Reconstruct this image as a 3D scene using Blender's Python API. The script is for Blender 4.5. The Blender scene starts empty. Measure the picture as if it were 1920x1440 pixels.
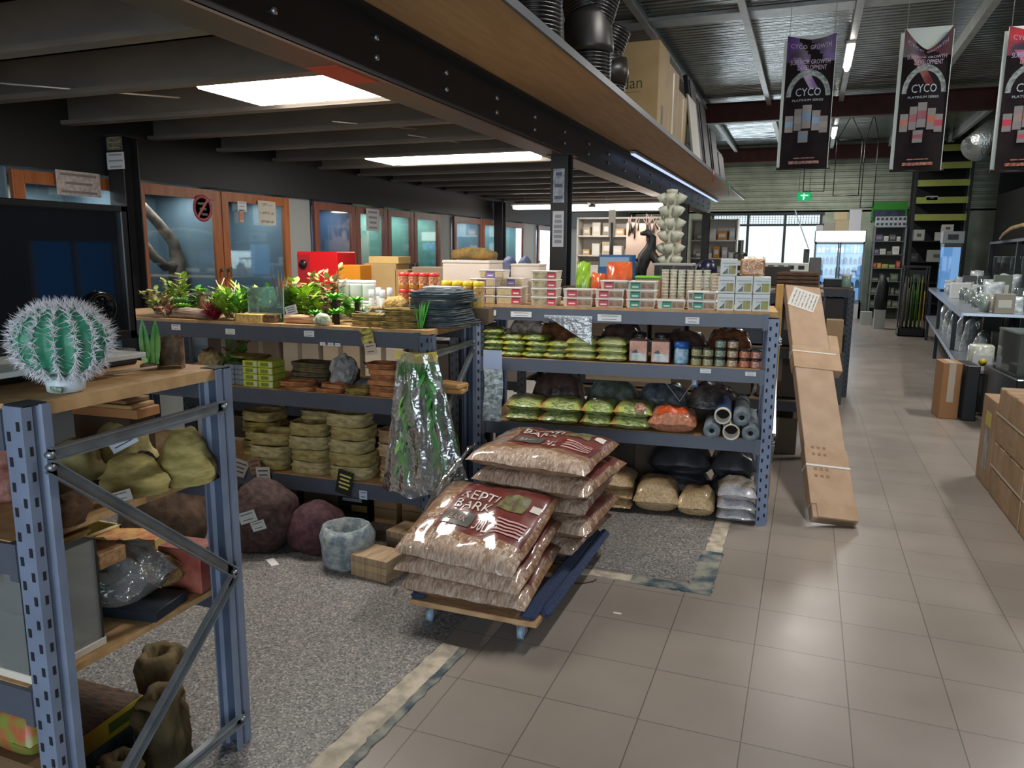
import bpy, bmesh, math, random
from mathutils import Vector, Matrix, noise
C = bpy.context.scene.collection
R = math.radians
PI = math.pi
# ------------------------------------------------------------------ camera, exposure, world, daylight
cam = bpy.data.objects.new('camera', bpy.data.cameras.new('camera'))
C.objects.link(cam)
bpy.context.scene.camera = cam
cam.data.sensor_width = 36.0
cam.data.lens = 36.0 * 1425.0 / 1920.0
cam.data.clip_start = 0.05
_p, _y, _r = R(9.83), R(21.07), R(0.44)
_f = Vector((-math.sin(_y) * math.cos(_p), math.cos(_y) * math.cos(_p), -math.sin(_p)))
_a = Vector((math.cos(_y), math.sin(_y), 0)); _u = _a.cross(_f)
_x = _a * math.cos(_r) + _u * math.sin(_r); _v = _u * math.cos(_r) - _a * math.sin(_r)
cam.matrix_world = Matrix(((_x.x, _v.x, -_f.x, 0), (_x.y, _v.y, -_f.y, 0), (_x.z, _v.z, -_f.z, 1.6), (0, 0, 0, 1)))
sc = bpy.context.scene
sc.view_settings.view_transform = 'Standard'
sc.view_settings.look = 'None'
sc.view_settings.gamma = 1.0
sc.view_settings.use_curve_mapping = False
sc.view_settings.exposure = 0.0
sc.cycles.max_bounces = 6
sc.cycles.diffuse_bounces = 3
sc.cycles.glossy_bounces = 3
sc.cycles.transparent_max_bounces = 12
sc.cycles.caustics_reflective = False
sc.cycles.caustics_refractive = False
sc.cycles.sample_clamp_indirect = 4.0
sc.cycles.use_denoising = True
w = bpy.data.worlds.new('daylight'); sc.world = w
w.use_nodes = True
w.node_tree.nodes['Background'].inputs[0].default_value = (0.72, 0.86, 1.0, 1)
w.node_tree.nodes['Background'].inputs[1].default_value = 3.2

def area(name, loc, rot, sx, sy, power, col, spread=180):
    l = bpy.data.lights.new(name, 'AREA'); l.shape = 'RECTANGLE'; l.size = sx; l.size_y = sy
    l.energy = power; l.color = col; l.spread = R(spread)
    o = bpy.data.objects.new(name, l); C.objects.link(o); o.location = loc; o.rotation_euler = rot
    return o
# daylight through the shop front behind the camera and through the roller door window at the far end
area('shop_front_daylight', (0.6, -3.45, 1.55), (R(90), 0, R(180)), 6.8, 2.3, 120, (0.80, 0.90, 1.0)).rotation_euler = (R(90), 0, 0)
area('far_window_daylight', (-1.2, 22.85, 1.65), (R(-90), 0, 0), 2.7, 1.4, 90, (0.86, 0.94, 1.0))

# ------------------------------------------------------------------ materials
def lin(h):
    h = h.lstrip('#'); out = []
    for i in (0, 2, 4):
        c = int(h[i:i + 2], 16) / 255.0
        out.append(c / 12.92 if c <= 0.04045 else ((c + 0.055) / 1.055) ** 2.4)
    return (out[0], out[1], out[2], 1.0)
_mats = {}
def M(hexc, rough=0.6, metal=0.0, var=0.0, scale=25.0, bump=0.0, hex2=None, spec=0.5, stretch=None, coat=0.0, sheen=0.0):
    """plain / mottled principled material; hex2 = the second colour of the mottling"""
    key = (hexc, rough, metal, var, scale, bump, hex2, spec, stretch, coat)
    if key in _mats: return _mats[key]
    m = bpy.data.materials.new('paint_' + hexc.lstrip('#')); m.use_nodes = True
    nt = m.node_tree; b = nt.nodes['Principled BSDF']
    b.inputs['Base Color'].default_value = lin(hexc)
    b.inputs['Roughness'].default_value = rough
    b.inputs['Metallic'].default_value = metal
    b.inputs['Specular IOR Level'].default_value = spec
    b.inputs['Coat Weight'].default_value = coat
    if var or hex2 or bump:
        tc = nt.nodes.new('ShaderNodeTexCoord'); n = nt.nodes.new('ShaderNodeTexNoise')
        n.inputs['Scale'].default_value = scale; n.inputs['Detail'].default_value = 4
        src = tc.outputs['Object']
        if stretch:
            mp = nt.nodes.new('ShaderNodeMapping'); mp.inputs['Scale'].default_value = stretch
            nt.links.new(src, mp.inputs[0]); src = mp.outputs[0]
        nt.links.new(src, n.inputs['Vector'])
        if var or hex2:
            rp = nt.nodes.new('ShaderNodeValToRGB')
            a = lin(hexc); c2 = lin(hex2) if hex2 else tuple(min(1, v * (1 + var)) for v in a[:3]) + (1,)
            c1 = a if hex2 else tuple(v * (1 - var) for v in a[:3]) + (1,)
            rp.color_ramp.elements[0].position = 0.38; rp.color_ramp.elements[0].color = c1
            rp.color_ramp.elements[1].position = 0.62; rp.color_ramp.elements[1].color = c2
            nt.links.new(n.outputs['Fac'], rp.inputs[0]); nt.links.new(rp.outputs[0], b.inputs['Base Color'])
        if bump:
            bp = nt.nodes.new('ShaderNodeBump'); bp.inputs['Strength'].default_value = bump; bp.inputs['Distance'].default_value = 0.02
            nt.links.new(n.outputs['Fac'], bp.inputs['Height']); nt.links.new(bp.outputs[0], b.inputs['Normal'])
    _mats[key] = m
    return m
def EM(hexc, s):
    key = ('em', hexc, s)
    if key in _mats: return _mats[key]
    m = bpy.data.materials.new('lit_' + hexc.lstrip('#')); m.use_nodes = True; nt = m.node_tree
    nt.nodes.remove(nt.nodes['Principled BSDF']); e = nt.nodes.new('ShaderNodeEmission')
    e.inputs[0].default_value = lin(hexc); e.inputs[1].default_value = s
    nt.links.new(e.outputs[0], nt.nodes['Material Output'].inputs[0]); _mats[key] = m
    return m
def CLEAR(hexc='#ffffff', gloss=0.25, rough=0.12, bump=0.0, scale=30.0, haze=0.0):
    """thin clear plastic or glass: transparent film with a glossy skin, haze = share of milky scatter"""
    key = ('cl', hexc, gloss, rough, bump, scale, haze)
    if key in _mats: return _mats[key]
    m = bpy.data.materials.new('clear_' + hexc.lstrip('#')); m.use_nodes = True; nt = m.node_tree
    nt.nodes.remove(nt.nodes['Principled BSDF'])
    t = nt.nodes.new('ShaderNodeBsdfTransparent'); t.inputs[0].default_value = lin(hexc)
    g = nt.nodes.new('ShaderNodeBsdfGlossy'); g.inputs['Roughness'].default_value = rough
    mx = nt.nodes.new('ShaderNodeMixShader'); lw = nt.nodes.new('ShaderNodeLayerWeight'); lw.inputs[0].default_value = 0.35
    mt = nt.nodes.new('ShaderNodeMath'); mt.operation = 'MULTIPLY_ADD'; mt.inputs[1].default_value = gloss; mt.inputs[2].default_value = gloss * 0.3
    nt.links.new(lw.outputs['Fresnel'], mt.inputs[0]); nt.links.new(mt.outputs[0], mx.inputs[0])
    base = t.outputs[0]
    if haze:
        d = nt.nodes.new('ShaderNodeBsdfDiffuse'); d.inputs[0].default_value = lin('#dfe4e8')
        m2 = nt.nodes.new('ShaderNodeMixShader'); m2.inputs[0].default_value = haze
        nt.links.new(t.outputs[0], m2.inputs[1]); nt.links.new(d.outputs[0], m2.inputs[2]); base = m2.outputs[0]
    nt.links.new(base, mx.inputs[1]); nt.links.new(g.outputs[0], mx.inputs[2])
    if bump:
        n = nt.nodes.new('ShaderNodeTexNoise'); n.inputs['Scale'].default_value = scale; n.inputs['Detail'].default_value = 3
        tc = nt.nodes.new('ShaderNodeTexCoord'); nt.links.new(tc.outputs['Object'], n.inputs['Vector'])
        bp = nt.nodes.new('ShaderNodeBump'); bp.inputs['Strength'].default_value = bump; bp.inputs['Distance'].default_value = 0.03
        nt.links.new(n.outputs['Fac'], bp.inputs['Height']); nt.links.new(bp.outputs[0], g.inputs['Normal']); nt.links.new(bp.outputs[0], lw.inputs['Normal'])
    nt.links.new(mx.outputs[0], nt.nodes['Material Output'].inputs[0]); _mats[key] = m
    return m

# ------------------------------------------------------------------ mesh building
def rng(s): return random.Random(s)
def nz(x, y=0.0, z=0.0): return noise.noise(Vector((x, y, z)))
_text = {}
def text_geo(s):
    if s not in _text:
        cu = bpy.data.curves.new('lettering', 'FONT'); cu.body = s; cu.size = 1.0; cu.resolution_u = 2
        cu.align_x = 'CENTER'; cu.align_y = 'CENTER'
        ob = bpy.data.objects.new('lettering', cu); C.objects.link(ob)
        dg = bpy.context.evaluated_depsgraph_get()
        me = bpy.data.meshes.new_from_object(ob.evaluated_get(dg))
        vs = [tuple(v.co) for v in me.vertices]; fs = [tuple(p.vertices) for p in me.polygons]
        xs = [v[0] for v in vs] or [0]; ys = [v[1] for v in vs] or [0]
        cx, cy = (min(xs) + max(xs)) / 2, (min(ys) + max(ys)) / 2; wd, hg = max(xs) - min(xs), max(ys) - min(ys)
        vs = [(v[0] - cx, v[1] - cy) for v in vs]
        bpy.data.objects.remove(ob); bpy.data.curves.remove(cu); bpy.data.meshes.remove(me)
        _text[s] = (vs, fs, wd, hg)
    return _text[s]

class MB:
    def __init__(s): s.v = []; s.f = []; s.m = []; s.s = []
    def add(s, vs, fs, m=0, smooth=False, T=None):
        o = len(s.v)
        s.v += [tuple(T @ Vector(v)) for v in vs] if T is not None else [tuple(v) for v in vs]
        ml = isinstance(m, (list, tuple))
        for i, f in enumerate(fs):
            s.f.append(tuple(k + o for k in f)); s.m.append(m[i] if ml else m); s.s.append(smooth)
        return s
    def box(s, x0, x1, y0, y1, z0, z1, m=0, b=0.0, T=None):
        if b <= 0:
            vs = [(x, y, z) for z in (z0, z1) for y in (y0, y1) for x in (x0, x1)]
            return s.add(vs, [(0, 2, 3, 1), (4, 5, 7, 6), (0, 1, 5, 4), (2, 6, 7, 3), (0, 4, 6, 2), (1, 3, 7, 5)], m, False, T)
        b = min(b, (x1 - x0) * .49, (y1 - y0) * .49, (z1 - z0) * .49)
        vs = []; idx = {}
        for i in (0, 1):
            for j in (0, 1):
                for k in (0, 1):
                    P = (x1 if i else x0, y1 if j else y0, z1 if k else z0); S = (-1 if i else 1, -1 if j else 1, -1 if k else 1)
                    for a in range(3):
                        q = [P[t] + (S[t] * b if t != a else 0) for t in range(3)]
                        idx[i, j, k, a] = len(vs); vs.append(tuple(q))
        I = idx; fs = []
        for a in range(3):
            for e in (0, 1):
                o1, o2 = [(t) for t in range(3) if t != a]
                ring = []
                for p, q in ((0, 0), (1, 0), (1, 1), (0, 1)):
                    c = [0, 0, 0]; c[a] = e; c[o1] = p; c[o2] = q; ring.append(I[c[0], c[1], c[2], a])
                if (e == 0) == (a != 1): ring.reverse()
                fs.append(tuple(ring))
        for a in range(3):
            o1, o2 = [(t) for t in range(3) if t != a]
            for p in (0, 1):
                for q in (0, 1):
                    c0 = [0, 0, 0]; c0[o1] = p; c0[o2] = q; c1 = list(c0); c1[a] = 1
                    ring = [I[c0[0], c0[1], c0[2], o1], I[c0[0], c0[1], c0[2], o2], I[c1[0], c1[1], c1[2], o2], I[c1[0], c1[1], c1[2], o1]]
                    fs.append(tuple(ring))
        for i in (0, 1):
            for j in (0, 1):
                for k in (0, 1): fs.append((I[i, j, k, 0], I[i, j, k, 1], I[i, j, k, 2]))
        return s.add(vs, fs, m, False, T)
    def cbox(s, c, d, m=0, b=0.0, T=None):
        return s.box(c[0] - d[0] / 2, c[0] + d[0] / 2, c[1] - d[1] / 2, c[1] + d[1] / 2, c[2] - d[2] / 2, c[2] + d[2] / 2, m, b, T)
    def quad(s, a, b, c, d, m=0): return s.add([a, b, c, d], [(0, 1, 2, 3)], m)
    def lathe(s, prof, n=20, c=(0, 0, 0), m=0, smooth=True, T=None, sx=1.0, sy=1.0, wob=0.0, seed=0):
        vs = []; fs = []; mm = []; ml = isinstance(m, (list, tuple))
        for i, (r, z) in enumerate(prof):
            for k in range(n):
                a = 2 * PI * k / n; q = r * (1 + (wob * nz(math.cos(a) * 1.7 + seed, math.sin(a) * 1.7, z * 18) if wob else 0))
                vs.append((c[0] + q * math.cos(a) * sx, c[1] + q * math.sin(a) * sy, c[2] + z))
        for i in range(len(prof) - 1):
            for k in range(n):
                k2 = (k + 1) % n; fs.append((i * n + k, i * n + k2, (i + 1) * n + k2, (i + 1) * n + k)); mm.append(m[i] if ml else m)
        if prof[0][0] > 1e-5: fs.append(tuple(reversed(range(n)))); mm.append(m[0] if ml else m)
        if prof[-1][0] > 1e-5: fs.append(tuple((len(prof) - 1) * n + k for k in range(n))); mm.append(m[-1] if ml else m)
        return s.add(vs, fs, mm, smooth, T)
    def cyl(s, a, b, r, n=12, m=0, r2=None, smooth=True, cap=True):
        return s.tube([a, b], [r, r if r2 is None else r2], n, m, cap, smooth)
    def tube(s, pts, r, n=8, m=0, cap=True, smooth=True):
        P = [Vector(p) for p in pts]; rs = r if isinstance(r, (list, tuple)) else [r] * len(P)
        vs = []; fs = []; up = None
        for i, p in enumerate(P):
            d = (P[min(i + 1, len(P) - 1)] - P[max(i - 1, 0)])
            d = d.normalized() if d.length > 1e-9 else Vector((0, 0, 1))
            if up is None: up = Vector((0, 0, 1)) if abs(d.z) < .9 else Vector((1, 0, 0))
            x = d.cross(up)
            if x.length < 1e-6: x = d.orthogonal()
            x.normalize(); y = x.cross(d).normalized(); up = y
            for k in range(n):
                a = 2 * PI * k / n; vs.append(tuple(p + x * rs[i] * math.cos(a) + y * rs[i] * math.sin(a)))
        for i in range(len(P) - 1):
            for k in range(n):
                k2 = (k + 1) % n; fs.append((i * n + k, i * n + k2, (i + 1) * n + k2, (i + 1) * n + k))
        if cap: fs.append(tuple(reversed(range(n)))); fs.append(tuple((len(P) - 1) * n + k for k in range(n)))
        return s.add(vs, fs, m, smooth)
    def prism(s, poly, z0, z1, m=0, T=None):
        n = len(poly); vs = [(x, y, z0) for x, y in poly] + [(x, y, z1) for x, y in poly]
        fs = [tuple(reversed(range(n))), tuple(range(n, 2 * n))] + [(k, (k + 1) % n, n + (k + 1) % n, n + k) for k in range(n)]
        return s.add(vs, fs, m, False, T)
    def grid(s, fn, nu, nv, m=0, smooth=True, T=None):
        vs = [tuple(fn(i / nu, j / nv)) for j in range(nv + 1) for i in range(nu + 1)]
        fs = []; mm = []
        for j in range(nv):
            for i in range(nu):
                a = j * (nu + 1) + i; fs.append((a, a + 1, a + nu + 2, a + nu + 1)); mm.append(m(i / nu + .5 / nu, j / nv + .5 / nv) if callable(m) else m)
        return s.add(vs, fs, mm, smooth, T)
    def text(s, st, fn, w, h, m=0):
        """lettering fitted into w x h, each point carried through fn(x, y)"""
        vs, fs, wd, hg = text_geo(st)
        if not vs: return s
        kx, ky = w / max(wd, 1e-6), h / max(hg, 1e-6)
        return s.add([tuple(fn(v[0] * kx, v[1] * ky)) for v in vs], fs, m)
    def blob(s, c, r, sub=3, amp=0.15, fr=1.5, seed=0, m=0, strata=0.0, flat=0.0, smooth=True, T=None):
        bm = bmesh.new(); bmesh.ops.create_icosphere(bm, subdivisions=sub, radius=1.0)
        vs = []
        for v in bm.verts:
            d = v.co.normalized(); q = 1 + amp * (nz(d.x * fr + seed, d.y * fr, d.z * fr) + .5 * nz(d.x * fr * 2.3 + seed, d.y * fr * 2.3, d.z * fr * 2.3))
            if strata: q += strata * (0.5 if math.sin(d.z * 11 + seed + 1.2 * nz(d.x * 2, d.y * 2, seed)) > 0 else -0.5)
            z = d.z * q
            if flat and z < -flat: z = -flat
            vs.append((c[0] + d.x * q * r[0], c[1] + d.y * q * r[1], c[2] + z * r[2]))
        fs = [tuple(x.index for x in f.verts) for f in bm.faces]; bm.free()
        return s.add(vs, fs, m, smooth, T)
    def leaf(s, base, dirv, L, wd, droop=0.3, m=0, nseg=4, twist=0.0, side=None):
        d = Vector(dirv).normalized(); side = Vector(side) if side else d.cross(Vector((0, 0, 1)))
        if side.length < 1e-3: side = Vector((math.cos(twist), math.sin(twist), 0))
        side.normalize(); vs = []; p = Vector(base); st = L / nseg
        for i in range(nseg + 1):
            t = i / nseg; q = wd * .5 * (math.sin(PI * (0.12 + 0.88 * t)) ** .8 if t < 1 else 0.03)
            vs += [tuple(p - side * q), tuple(p + side * q)]
            p = p + d * st; d = (d + Vector((0, 0, -droop / nseg))).normalized()
        return s.add(vs, [(2 * i, 2 * i + 1, 2 * i + 3, 2 * i + 2) for i in range(nseg)], m, True)
    def build(s, name, mats, parent=None, loc=(0, 0, 0), rz=0.0, rot=None, **props):
        me = bpy.data.meshes.new(name); me.from_pydata(s.v, [], s.f)
        for mt in (mats if isinstance(mats, (list, tuple)) else [mats]): me.materials.append(mt)
        me.polygons.foreach_set('material_index', s.m); me.polygons.foreach_set('use_smooth', s.s); me.update()
        o = bpy.data.objects.new(name, me); C.objects.link(o)
        if parent is not None: o.parent = parent
        o.location = loc; o.rotation_euler = rot if rot else (0, 0, rz)
        for k, v in props.items():
            if v is not None: o[k] = v
        return o
def thing(name, label, cat, loc=(0, 0, 0), rz=0.0, group=None, rot=None):
    o = bpy.data.objects.new(name, None); C.objects.link(o); o.empty_display_size = 0.05
    o.location = loc; o.rotation_euler = rot if rot else (0, 0, rz); o['label'] = label; o['category'] = cat
    if group: o['group'] = group
    return o
def solo(mb, name, mats, label, cat, loc=(0, 0, 0), rz=0.0, group=None, rot=None, kind=None):
    return mb.build(name, mats, None, loc, rz, rot, label=label, category=cat, group=group, kind=kind)
def struct(mb, name, mats, label=None, parent=None, **k):
    o = mb.build(name, mats, parent, **k)
    if parent is None: o['kind'] = 'structure'
    if label: o['label'] = label
    return o
def dup(root, loc, rz=None, label=None, group=None, rot=None):
    r = root.copy(); C.objects.link(r); r.location = loc
    if rot: r.rotation_euler = rot
    elif rz is not None: r.rotation_euler = (0, 0, rz)
    if label: r['label'] = label
    if group: r['group'] = group
    for ch in root.children:
        c = ch.copy(); C.objects.link(c); c.parent = r
        for g in ch.children:
            d = g.copy(); C.objects.link(d); d.parent = c
    return r
class Frame:
    """a rack's own axes: u along its front, w backwards, z up"""
    def __init__(s, x, y, deg): s.o = (x, y); s.a = R(deg); s.c, s.s = math.cos(s.a), math.sin(s.a)
    def __call__(s, u, w, z): return (s.o[0] + u * s.c - w * s.s, s.o[1] + u * s.s + w * s.c, z)
FM = Frame(-1.96, 4.44, 4.7)
FB = Frame(-1.84, 3.505, 1.5)
ORD = ['first', 'second', 'third', 'fourth', 'fifth', 'sixth', 'seventh', 'eighth', 'ninth', 'tenth', 'eleventh', 'twelfth', 'thirteenth', 'fourteenth']

# pillow shaped sack: returns top surface function so that print can follow it
def sack(w, d, h, seed, nu=22, nv=18, pinch=0.5, wr=0.012, region=None, mats_side=0, flange=0.02):
    g = rng(seed); s1, s2 = g.random() * 50, g.random() * 50
    def prof(u, v):
        a, b = abs(2 * u - 1), abs(2 * v - 1)
        return max(0.0, (1 - a ** 3.2)) ** pinch * max(0.0, (1 - b ** 3.2)) ** pinch
    def top(u, v):
        p = prof(u, v); k = wr * (nz(u * 4 + s1, v * 4, s2) + .7 * nz(u * 10 + s1, v * 10, s2))
        e = 1 + .03 * nz(u * 3, v * 3, s2)
        return ((u - .5) * w * e, (v - .5) * d * e, h * (.42 + .58 * p) + k * (0.4 + p) if p > 0.02 else h * .42 + k * .6)
    def bot(u, v):
        p = prof(u, v); k = wr * .4 * nz(u * 5 + s2, v * 5, s1)
        e = 1 + .03 * nz(u * 3, v * 3, s2)
        return ((u - .5) * w * e, (v - .5) * d * e, h * .42 * (1 - p) + (k if p < .5 else 0) + (wr * .6 * nz(u * 4 + s1, v * 4, s2) if p <= .02 else 0))
    mb = MB()
    mb.grid(top, nu, nv, region if region else 0)
    mb.grid(lambda u, v: bot(1 - u, v), nu, nv, mats_side)
    return mb, top
# ================================================================== the building
def floor_mats():
    m = bpy.data.materials.new('grey_floor_tiles'); m.use_nodes = True; nt = m.node_tree; b = nt.nodes['Principled BSDF']
    tc = nt.nodes.new('ShaderNodeTexCoord'); mp = nt.nodes.new('ShaderNodeMapping')
    mp.inputs['Location'].default_value = (0.105, 0.003, 0)
    br = nt.nodes.new('ShaderNodeTexBrick'); br.offset = 0.0; br.squash = 1.0
    br.inputs['Scale'].default_value = 1.0; br.inputs['Brick Width'].default_value = 0.345; br.inputs['Row Height'].default_value = 0.345
    br.inputs['Mortar Size'].default_value = 0.0022; br.inputs['Mortar Smooth'].default_value = 0.1
    br.inputs['Color1'].default_value = lin('#948a81'); br.inputs['Color2'].default_value = lin('#8e857c'); br.inputs['Mortar'].default_value = lin('#5f5a55')
    nt.links.new(tc.outputs['Object'], mp.inputs[0]); nt.links.new(mp.outputs[0], br.inputs['Vector'])
    n = nt.nodes.new('ShaderNodeTexNoise'); n.inputs['Scale'].default_value = 2.2; n.inputs['Detail'].default_value = 6
    nt.links.new(tc.outputs['Object'], n.inputs['Vector'])
    mx = nt.nodes.new('ShaderNodeMix'); mx.data_type = 'RGBA'; mx.blend_type = 'MULTIPLY'; mx.inputs[0].default_value = 0.35
    rp = nt.nodes.new('ShaderNodeValToRGB'); rp.color_ramp.elements[0].position = .3; rp.color_ramp.elements[0].color = (.6, .58, .55, 1); rp.color_ramp.elements[1].position = .7
    nt.links.new(n.outputs['Fac'], rp.inputs[0]); nt.links.new(br.outputs['Color'], mx.inputs[6]); nt.links.new(rp.outputs[0], mx.inputs[7])
    nt.links.new(mx.outputs[2], b.inputs['Base Color'])
    b.inputs['Roughness'].default_value = 0.3
    mr = nt.nodes.new('ShaderNodeMapRange'); mr.inputs[3].default_value = .22; mr.inputs[4].default_value = .42
    nt.links.new(n.outputs['Fac'], mr.inputs[0]); nt.links.new(mr.outputs[0], b.inputs['Roughness'])
    bp = nt.nodes.new('ShaderNodeBump'); bp.inputs['Strength'].default_value = .25; bp.inputs['Distance'].default_value = .004; bp.invert = True
    nt.links.new(br.outputs['Fac'], bp.inputs['Height']); nt.links.new(bp.outputs[0], b.inputs['Normal'])
    k = bpy.data.materials.new('speckled_floor_coating'); k.use_nodes = True; nt = k.node_tree; b = nt.nodes['Principled BSDF']
    tc = nt.nodes.new('ShaderNodeTexCoord')
    v1 = nt.nodes.new('ShaderNodeTexVoronoi'); v1.inputs['Scale'].default_value = 150
    nt.links.new(tc.outputs['Object'], v1.inputs['Vector'])
    sp = nt.nodes.new('ShaderNodeSeparateColor'); nt.links.new(v1.outputs['Color'], sp.inputs[0])
    rp = nt.nodes.new('ShaderNodeValToRGB'); rp.color_ramp.interpolation = 'CONSTANT'
    for i, (p, h) in enumerate(((0, '#4a4a4c'), (.16, '#75726f'), (.42, '#827d79'), (.66, '#6b6a69'), (.84, '#a39d95'))):
        e = rp.color_ramp.elements[i] if i < 2 else rp.color_ramp.elements.new(p)
        e.position = p; e.color = lin(h)
    nt.links.new(sp.outputs[0], rp.inputs[0]); nt.links.new(rp.outputs[0], b.inputs['Base Color']); b.inputs['Roughness'].default_value = .5
    return m, k
TILE, SPECK = floor_mats()
GLUE = M('#b3a895', .8, var=.25, scale=14, bump=.4)
GLUE2 = M('#31454f', .7, hex2='#8d8b80', scale=11, bump=.3)
XL, XR, YN, YF, ZC = -5.0, 5.6, -3.6, 23.0, 4.5
mb = MB(); mb.box(XL - .9, XR, YN, YF + .1, -.1, 0)
struct(mb, 'floor', TILE, 'grey beige square tiled floor of the aisle')
# speckled coating: left bay up to x=-1.33, and the square behind the dolly
mb = MB()
mb.prism([(-5, YN), (-1.42, YN), (-1.365, 1.8), (-1.315, 2.6), (-1.30, 3.6), (-.43, 3.62), (-.43, 5.4), (-5, 5.4)], 0, .003)
struct(mb, 'floor_coating', SPECK, 'speckled grey coating over the left bay floor')
mb = MB(); g = rng(3)
def ragged(pts, wd, n, seed):
    L = []; Rr = []
    for i in range(n + 1):
        t = i / n * (len(pts) - 1); k = min(int(t), len(pts) - 2); f = t - k
        p = Vector(pts[k]).lerp(Vector(pts[k + 1]), f); d = (Vector(pts[k + 1]) - Vector(pts[k])).normalized(); nn = Vector((d.y, -d.x))
        L.append(p - nn * (wd * .5 + .016 * nz(i * .9, seed))); Rr.append(p + nn * (wd * .5 + .012 * nz(i * .9, seed + 9)))
    return [tuple(q) for q in L] + [tuple(q) for q in reversed(Rr)]
mb.prism(ragged([(-1.37, YN), (-1.37, 0), (-1.315, 1.8), (-1.262, 2.62)], .095, 60, 1), 0, .0045, 0)
mb.prism(ragged([(-1.25, 1.75), (-1.208, 2.62)], .035, 24, 4), 0, .0048, 1)
mb.prism(ragged([(-1.26, 3.53), (-.75, 3.545), (-.6, 3.548)], .07, 30, 2), 0, .0045, 0)
mb.prism(ragged([(-.72, 3.54), (-.36, 3.548)], .09, 24, 7), 0, .0049, 1)
mb.prism(ragged([(-.385, 3.5), (-.385, 4.05)], .11, 26, 8), 0, .0051, 1)
mb.prism(ragged([(-.38, 4.0), (-.38, 5.2)], .085, 30, 6), 0, .0047, 0)
struct(mb, 'trim_1', [GLUE, GLUE2], 'ragged strip of old adhesive along the edge of the tiles')

# walls
PAINT = M('#8b8a85', .7); DARKW = M('#151719', .6); GREYW = M('#8f9492', .6)
mb = MB()
mb.box(XL - .9, XL - .8, YN, YF, 0, ZC + .3, 0)
mb.box(XL - .02, XL + .06, YN, YF, 2.14, 2.75, 1)                       # black header above the doors
mb.box(XL - .8, XL + .0, YN, 3.2, 0, 2.14, 0)
for a, b_ in ((6.56, 6.96), (9.98, 10.4), (13.48, 14.2), (16.4, 23)): mb.box(XL - .8, XL, a, b_, 0, 2.14, 2)
mb.box(XL - .8, XL, 3.2, 16.4, 0, .5, 2); mb.box(XL - .8, XL, 3.2, 16.4, 2.14, 2.2, 1)
struct(mb, 'wall_left', [PAINT, DARKW, GREYW], 'left wall with a black header over the timber framed doors')
mb = MB(); mb.box(XR, XR + .1, YN, 7.2, 0, ZC + .3); mb.box(XR, XR + .1, 8.6, YF, 0, ZC + .3); mb.box(XR, XR + .1, 7.2, 8.6, 0, .8); mb.box(XR, XR + .1, 7.2, 8.6, 1.7, ZC + .3); struct(mb, 'wall_right', M('#1c1e20', .7), 'dark right hand wall')
# far wall: roller door opening x -2.6..0.15, z 0.9..2.45 ; corrugated cladding above and beside
CLAD = M('#b0b9a4', .45, metal=.3, var=.12, scale=3); RED = M('#4a1c14', .6, var=.2, scale=6)
mb = MB()
def ribbed(mb, x0, x1, z0, z1, y, pitch, dep, m=0):
    n = int((z1 - z0) / pitch); pts = []
    for i in range(n): z = z0 + i * pitch; pts += [(y, z), (y, z + pitch * .6), (y - dep, z + pitch * .7), (y - dep, z + pitch * .9)]
    pts.append((y, z1))
    vs = [(x, p[0], p[1]) for p in pts for x in (x0, x1)]
    mb.add(vs, [(2 * i, 2 * i + 1, 2 * i + 3, 2 * i + 2) for i in range(len(pts) - 1)], m)
ribbed(mb, XL - .9, XR, 2.75, ZC + .2, YF, .16, .035)
mb.box(XL - .9, -2.7, YF, YF + .1, 0, 2.8); mb.box(.25, XR, YF, YF + .1, 0, 2.8)
mb.box(-2.7, .25, YF, YF + .1, 2.7, 2.8); mb.box(-2.7, .25, YF, YF + .1, 0, .9); mb.box(XL - .9, XR, YF + .04, YF + .1, 2.7, ZC + .3)
struct(mb, 'wall_far', [CLAD], 'far wall of horizontally ribbed pale green cladding')
t = bpy.data.objects.new('window_1', None); C.objects.link(t); t['kind'] = 'structure'; t['label'] = 'bright window in the far wall beside the glass fronted fridge'
mb = MB()
for x in (-2.7, -1.72, -.73, .2): mb.box(x - .02, x + .05, YF - .03, YF + .05, .9, 2.7)
mb.box(-2.75, .3, YF - .06, YF + .02, 2.38, 2.44); mb.box(-2.75, .3, YF - .06, YF + .02, .86, .93); mb.box(-2.75, .3, YF - .08, YF + .02, 2.68, 2.75)
mb.build('frame', M('#3d4144', .5), t)
mb = MB(); mb.box(-2.7, .25, YF + .01, YF + .02, .9, 2.4); mb.build('pane', CLEAR('#ffffff', .15), t)
mb = MB()
for i in range(40): x = -2.68 + i * .0735; mb.box(x, x + .012, YF - .02, YF - .01, 2.44, 2.68)
for i in range(5): z = 2.46 + i * .05; mb.box(-2.7, .25, YF - .025, YF - .015, z, z + .01)
mb.build('grille', M('#2d2c2c', .6), t)
mb = MB(); mb.box(-9, 7, YF + 3, YF + 3.05, -.2, 3.4); struct(mb, 'yard_fence', M('#f2f6f5', .8), 'yard fence beyond the far window, whitened to make the window bright')  # fence coloured near white so the far window comes out blown bright
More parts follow.
